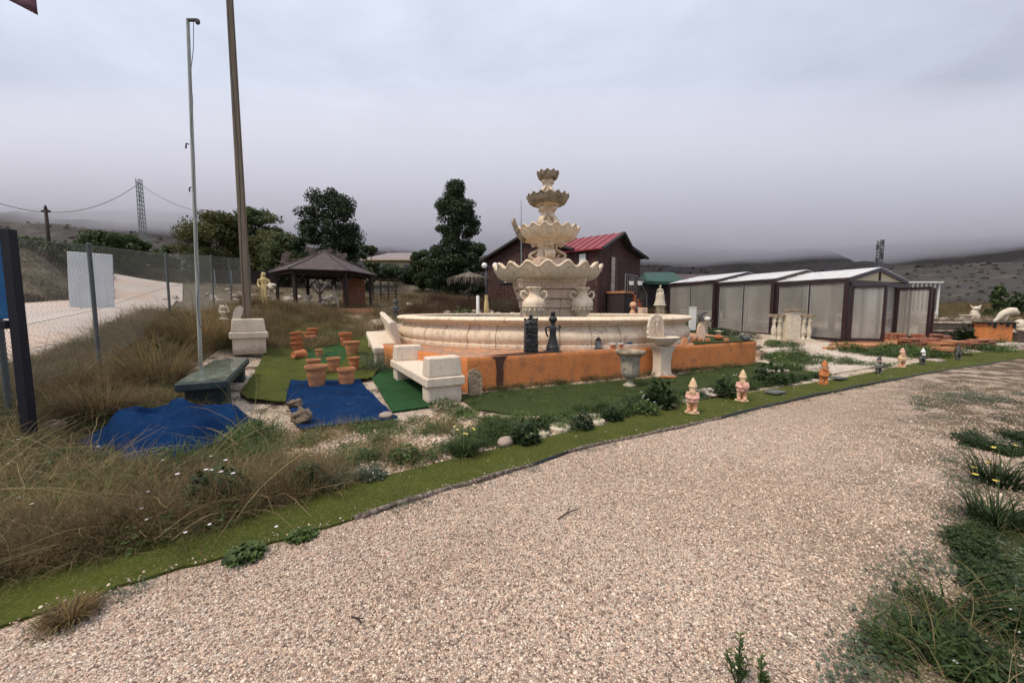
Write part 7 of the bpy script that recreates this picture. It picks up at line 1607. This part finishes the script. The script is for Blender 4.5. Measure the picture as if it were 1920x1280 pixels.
p0 = D(-260, 232, 40); cable(p0, topP, 6.2, 'sagging overhead cable from the left edge to the lattice pylon', .036)
q = D(424, 404, 48); cable(topP, q, 1.0, 'overhead cable from the lattice pylon to the yellowish tree', .032)
q2 = D(250, 434, 75); cable(topP+Vector((0, 0, -1.5)), q2, 4, 'thin cable dropping left of the lattice pylon', .03)
v = D(249, 468, 75); v.z = T(v.x, v.y); t = thing('wooden_pole', 'small far wooden pole with crossarm left of the lattice pylon', 'telegraph pole', v); hT = D(249, 433, 75).z-v.z; MB().tube([(0, 0, 0), (0, 0, hT)], .12, 6).build('shaft', 'gazwood', t); MB().box((.2, 0, hT-.2), (1.2, .12, .14)).build('crossarm', 'gazwood', t)
Yp = 95; v = D(1647, 512, Yp); v.z = T(v.x, v.y)-.3; hT = D(1650, 450, Yp).z-v.z; t = thing('telecom_mast', 'dark lattice telecom mast with antennas rising behind the enclosure roof', 'mast', v); lat(t, hT, .5, .4, 22, 'galvdark', .08)
for k in range(7): a = k*2.1; MB().box((.55*cos(a), .55*sin(a), hT-.6-k*1.05), (.38, .38, 1.3)).build('antenna', 'galvdark', t)
# white picket fence by the road
v = D(262, 515, 46); v2 = D(385, 512, 52); g0 = T(v.x, v.y); d = v2-v; Lw = d.xy.length; t = thing('white_picket_fence', 'white balustrade fence at the far end of the road', 'fence', (v.x, v.y, g0), atan2(d.y, d.x)); z2 = T(v2.x, v2.y)-g0
ht = max(1.0, D(262, 494, 46).z-g0)
pk = None; n = 26
for k in range(n+1):
    if pk is None: pk = MB().box((0, 0, 0), (.22, .08, ht*.9)).build('picket', 'whitep', t); pk.location = (0, 0, ht*.5)
    else: share(pk, t, (Lw*k/n, 0, ht*.5+z2*k/n))
for f_ in (.15, .95): MB().tube([(0, .02, ht*f_), (Lw, .02, ht*f_+z2)], .06, 4).build('rail', 'whitep', t)
# dark rail fence right of the gazebo
v = D(700, 566, 27); v2 = D(745, 566, 27.5); g0 = T(v.x, 27); Lw = (v2-v).xy.length; t = thing('dark_rail_fence', 'dark iron rail fence in the scrub right of the gazebo', 'fence', (v.x, 27, g0)); hh = 1.6
for k in range(4): MB().box((Lw*k/3, 0, hh/2), (.08, .08, hh)).build('post', 'gazwood', t)
for z in (.5, 1.0, 1.5): MB().box((Lw/2, .05, z), (Lw+.3, .04, .05)).build('rail', 'gazwood', t)
# dark mesh fence by the trees left of the gazebo
v = D(405, 560, 30); v2 = D(520, 556, 33); g0 = T(v.x, v.y); d = v2-v; Lw = d.xy.length; t = thing('screen_fence', 'dark green screened fence below the yellowish trees', 'fence', (v.x, v.y, g0), atan2(d.y, d.x)); z2 = T(v2.x, v2.y)-g0; hh = D(405, 505, 30).z-g0
b = MB(); b.add([(0, 0, .4), (Lw, 0, .4+z2), (Lw, 0, hh+z2), (0, 0, hh), (0, .03, .4), (Lw, .03, .4+z2), (Lw, .03, hh+z2), (0, .03, hh)], [(0, 1, 2, 3), (7, 6, 5, 4), (0, 4, 5, 1), (1, 5, 6, 2), (2, 6, 7, 3), (3, 7, 4, 0)]); b.build('screen', 'gazwood', t)
for k in range(5): MB().box((Lw*k/4, -.05, hh/2+z2*k/4), (.08, .06, hh)).build('post', 'galv', t)
# distant low stone terraces and rubble on the right and behind the scrub
rk = [pebble('coping') for _ in range(6)]; P_rub = proto_coll('rubble', rk)
l = []
for _ in range(50): y = random.uniform(24, 29); l.append((random.uniform(-7, -1.5), y))
for _ in range(70): l.append((random.uniform(-22, -12), random.uniform(24, 31)))
for _ in range(90): l.append((random.uniform(22, 34), random.uniform(24, 27)))
for _ in range(70): l.append((random.uniform(-3.4, 1), random.uniform(19.3, 20)))
scatter('pale_rubble', pts_on(l, .05), P_rub, 6, 'pale rubble stones lying in the scrub', .08, .32, .3)
v = GT(1500, 668); 
for k, (px_, py_, w, lab) in enumerate(((1465, 700, 40, 'long pale kerb stone near the dark bush'), (1500, 664, 44, 'pale rounded stone block below the balustrade'), (1538, 694, 50, 'pale flat stone left of the orange gnome'), (1768, 680, 26, 'pale flat stone right of the white-hatted gnome'), (1570, 655, 40, 'tan stone block under the enclosure step'))):
    v = GT(px_, py_); s = mpp(v.y); tag(MB().box((0, 0, .03), (w*s, .28, .09), bev=.02).build('stone_block', 'coping' if k != 4 else 'terrapale'), lab, 'stone', None, (v.x, v.y+.2, v.z), .1*k)
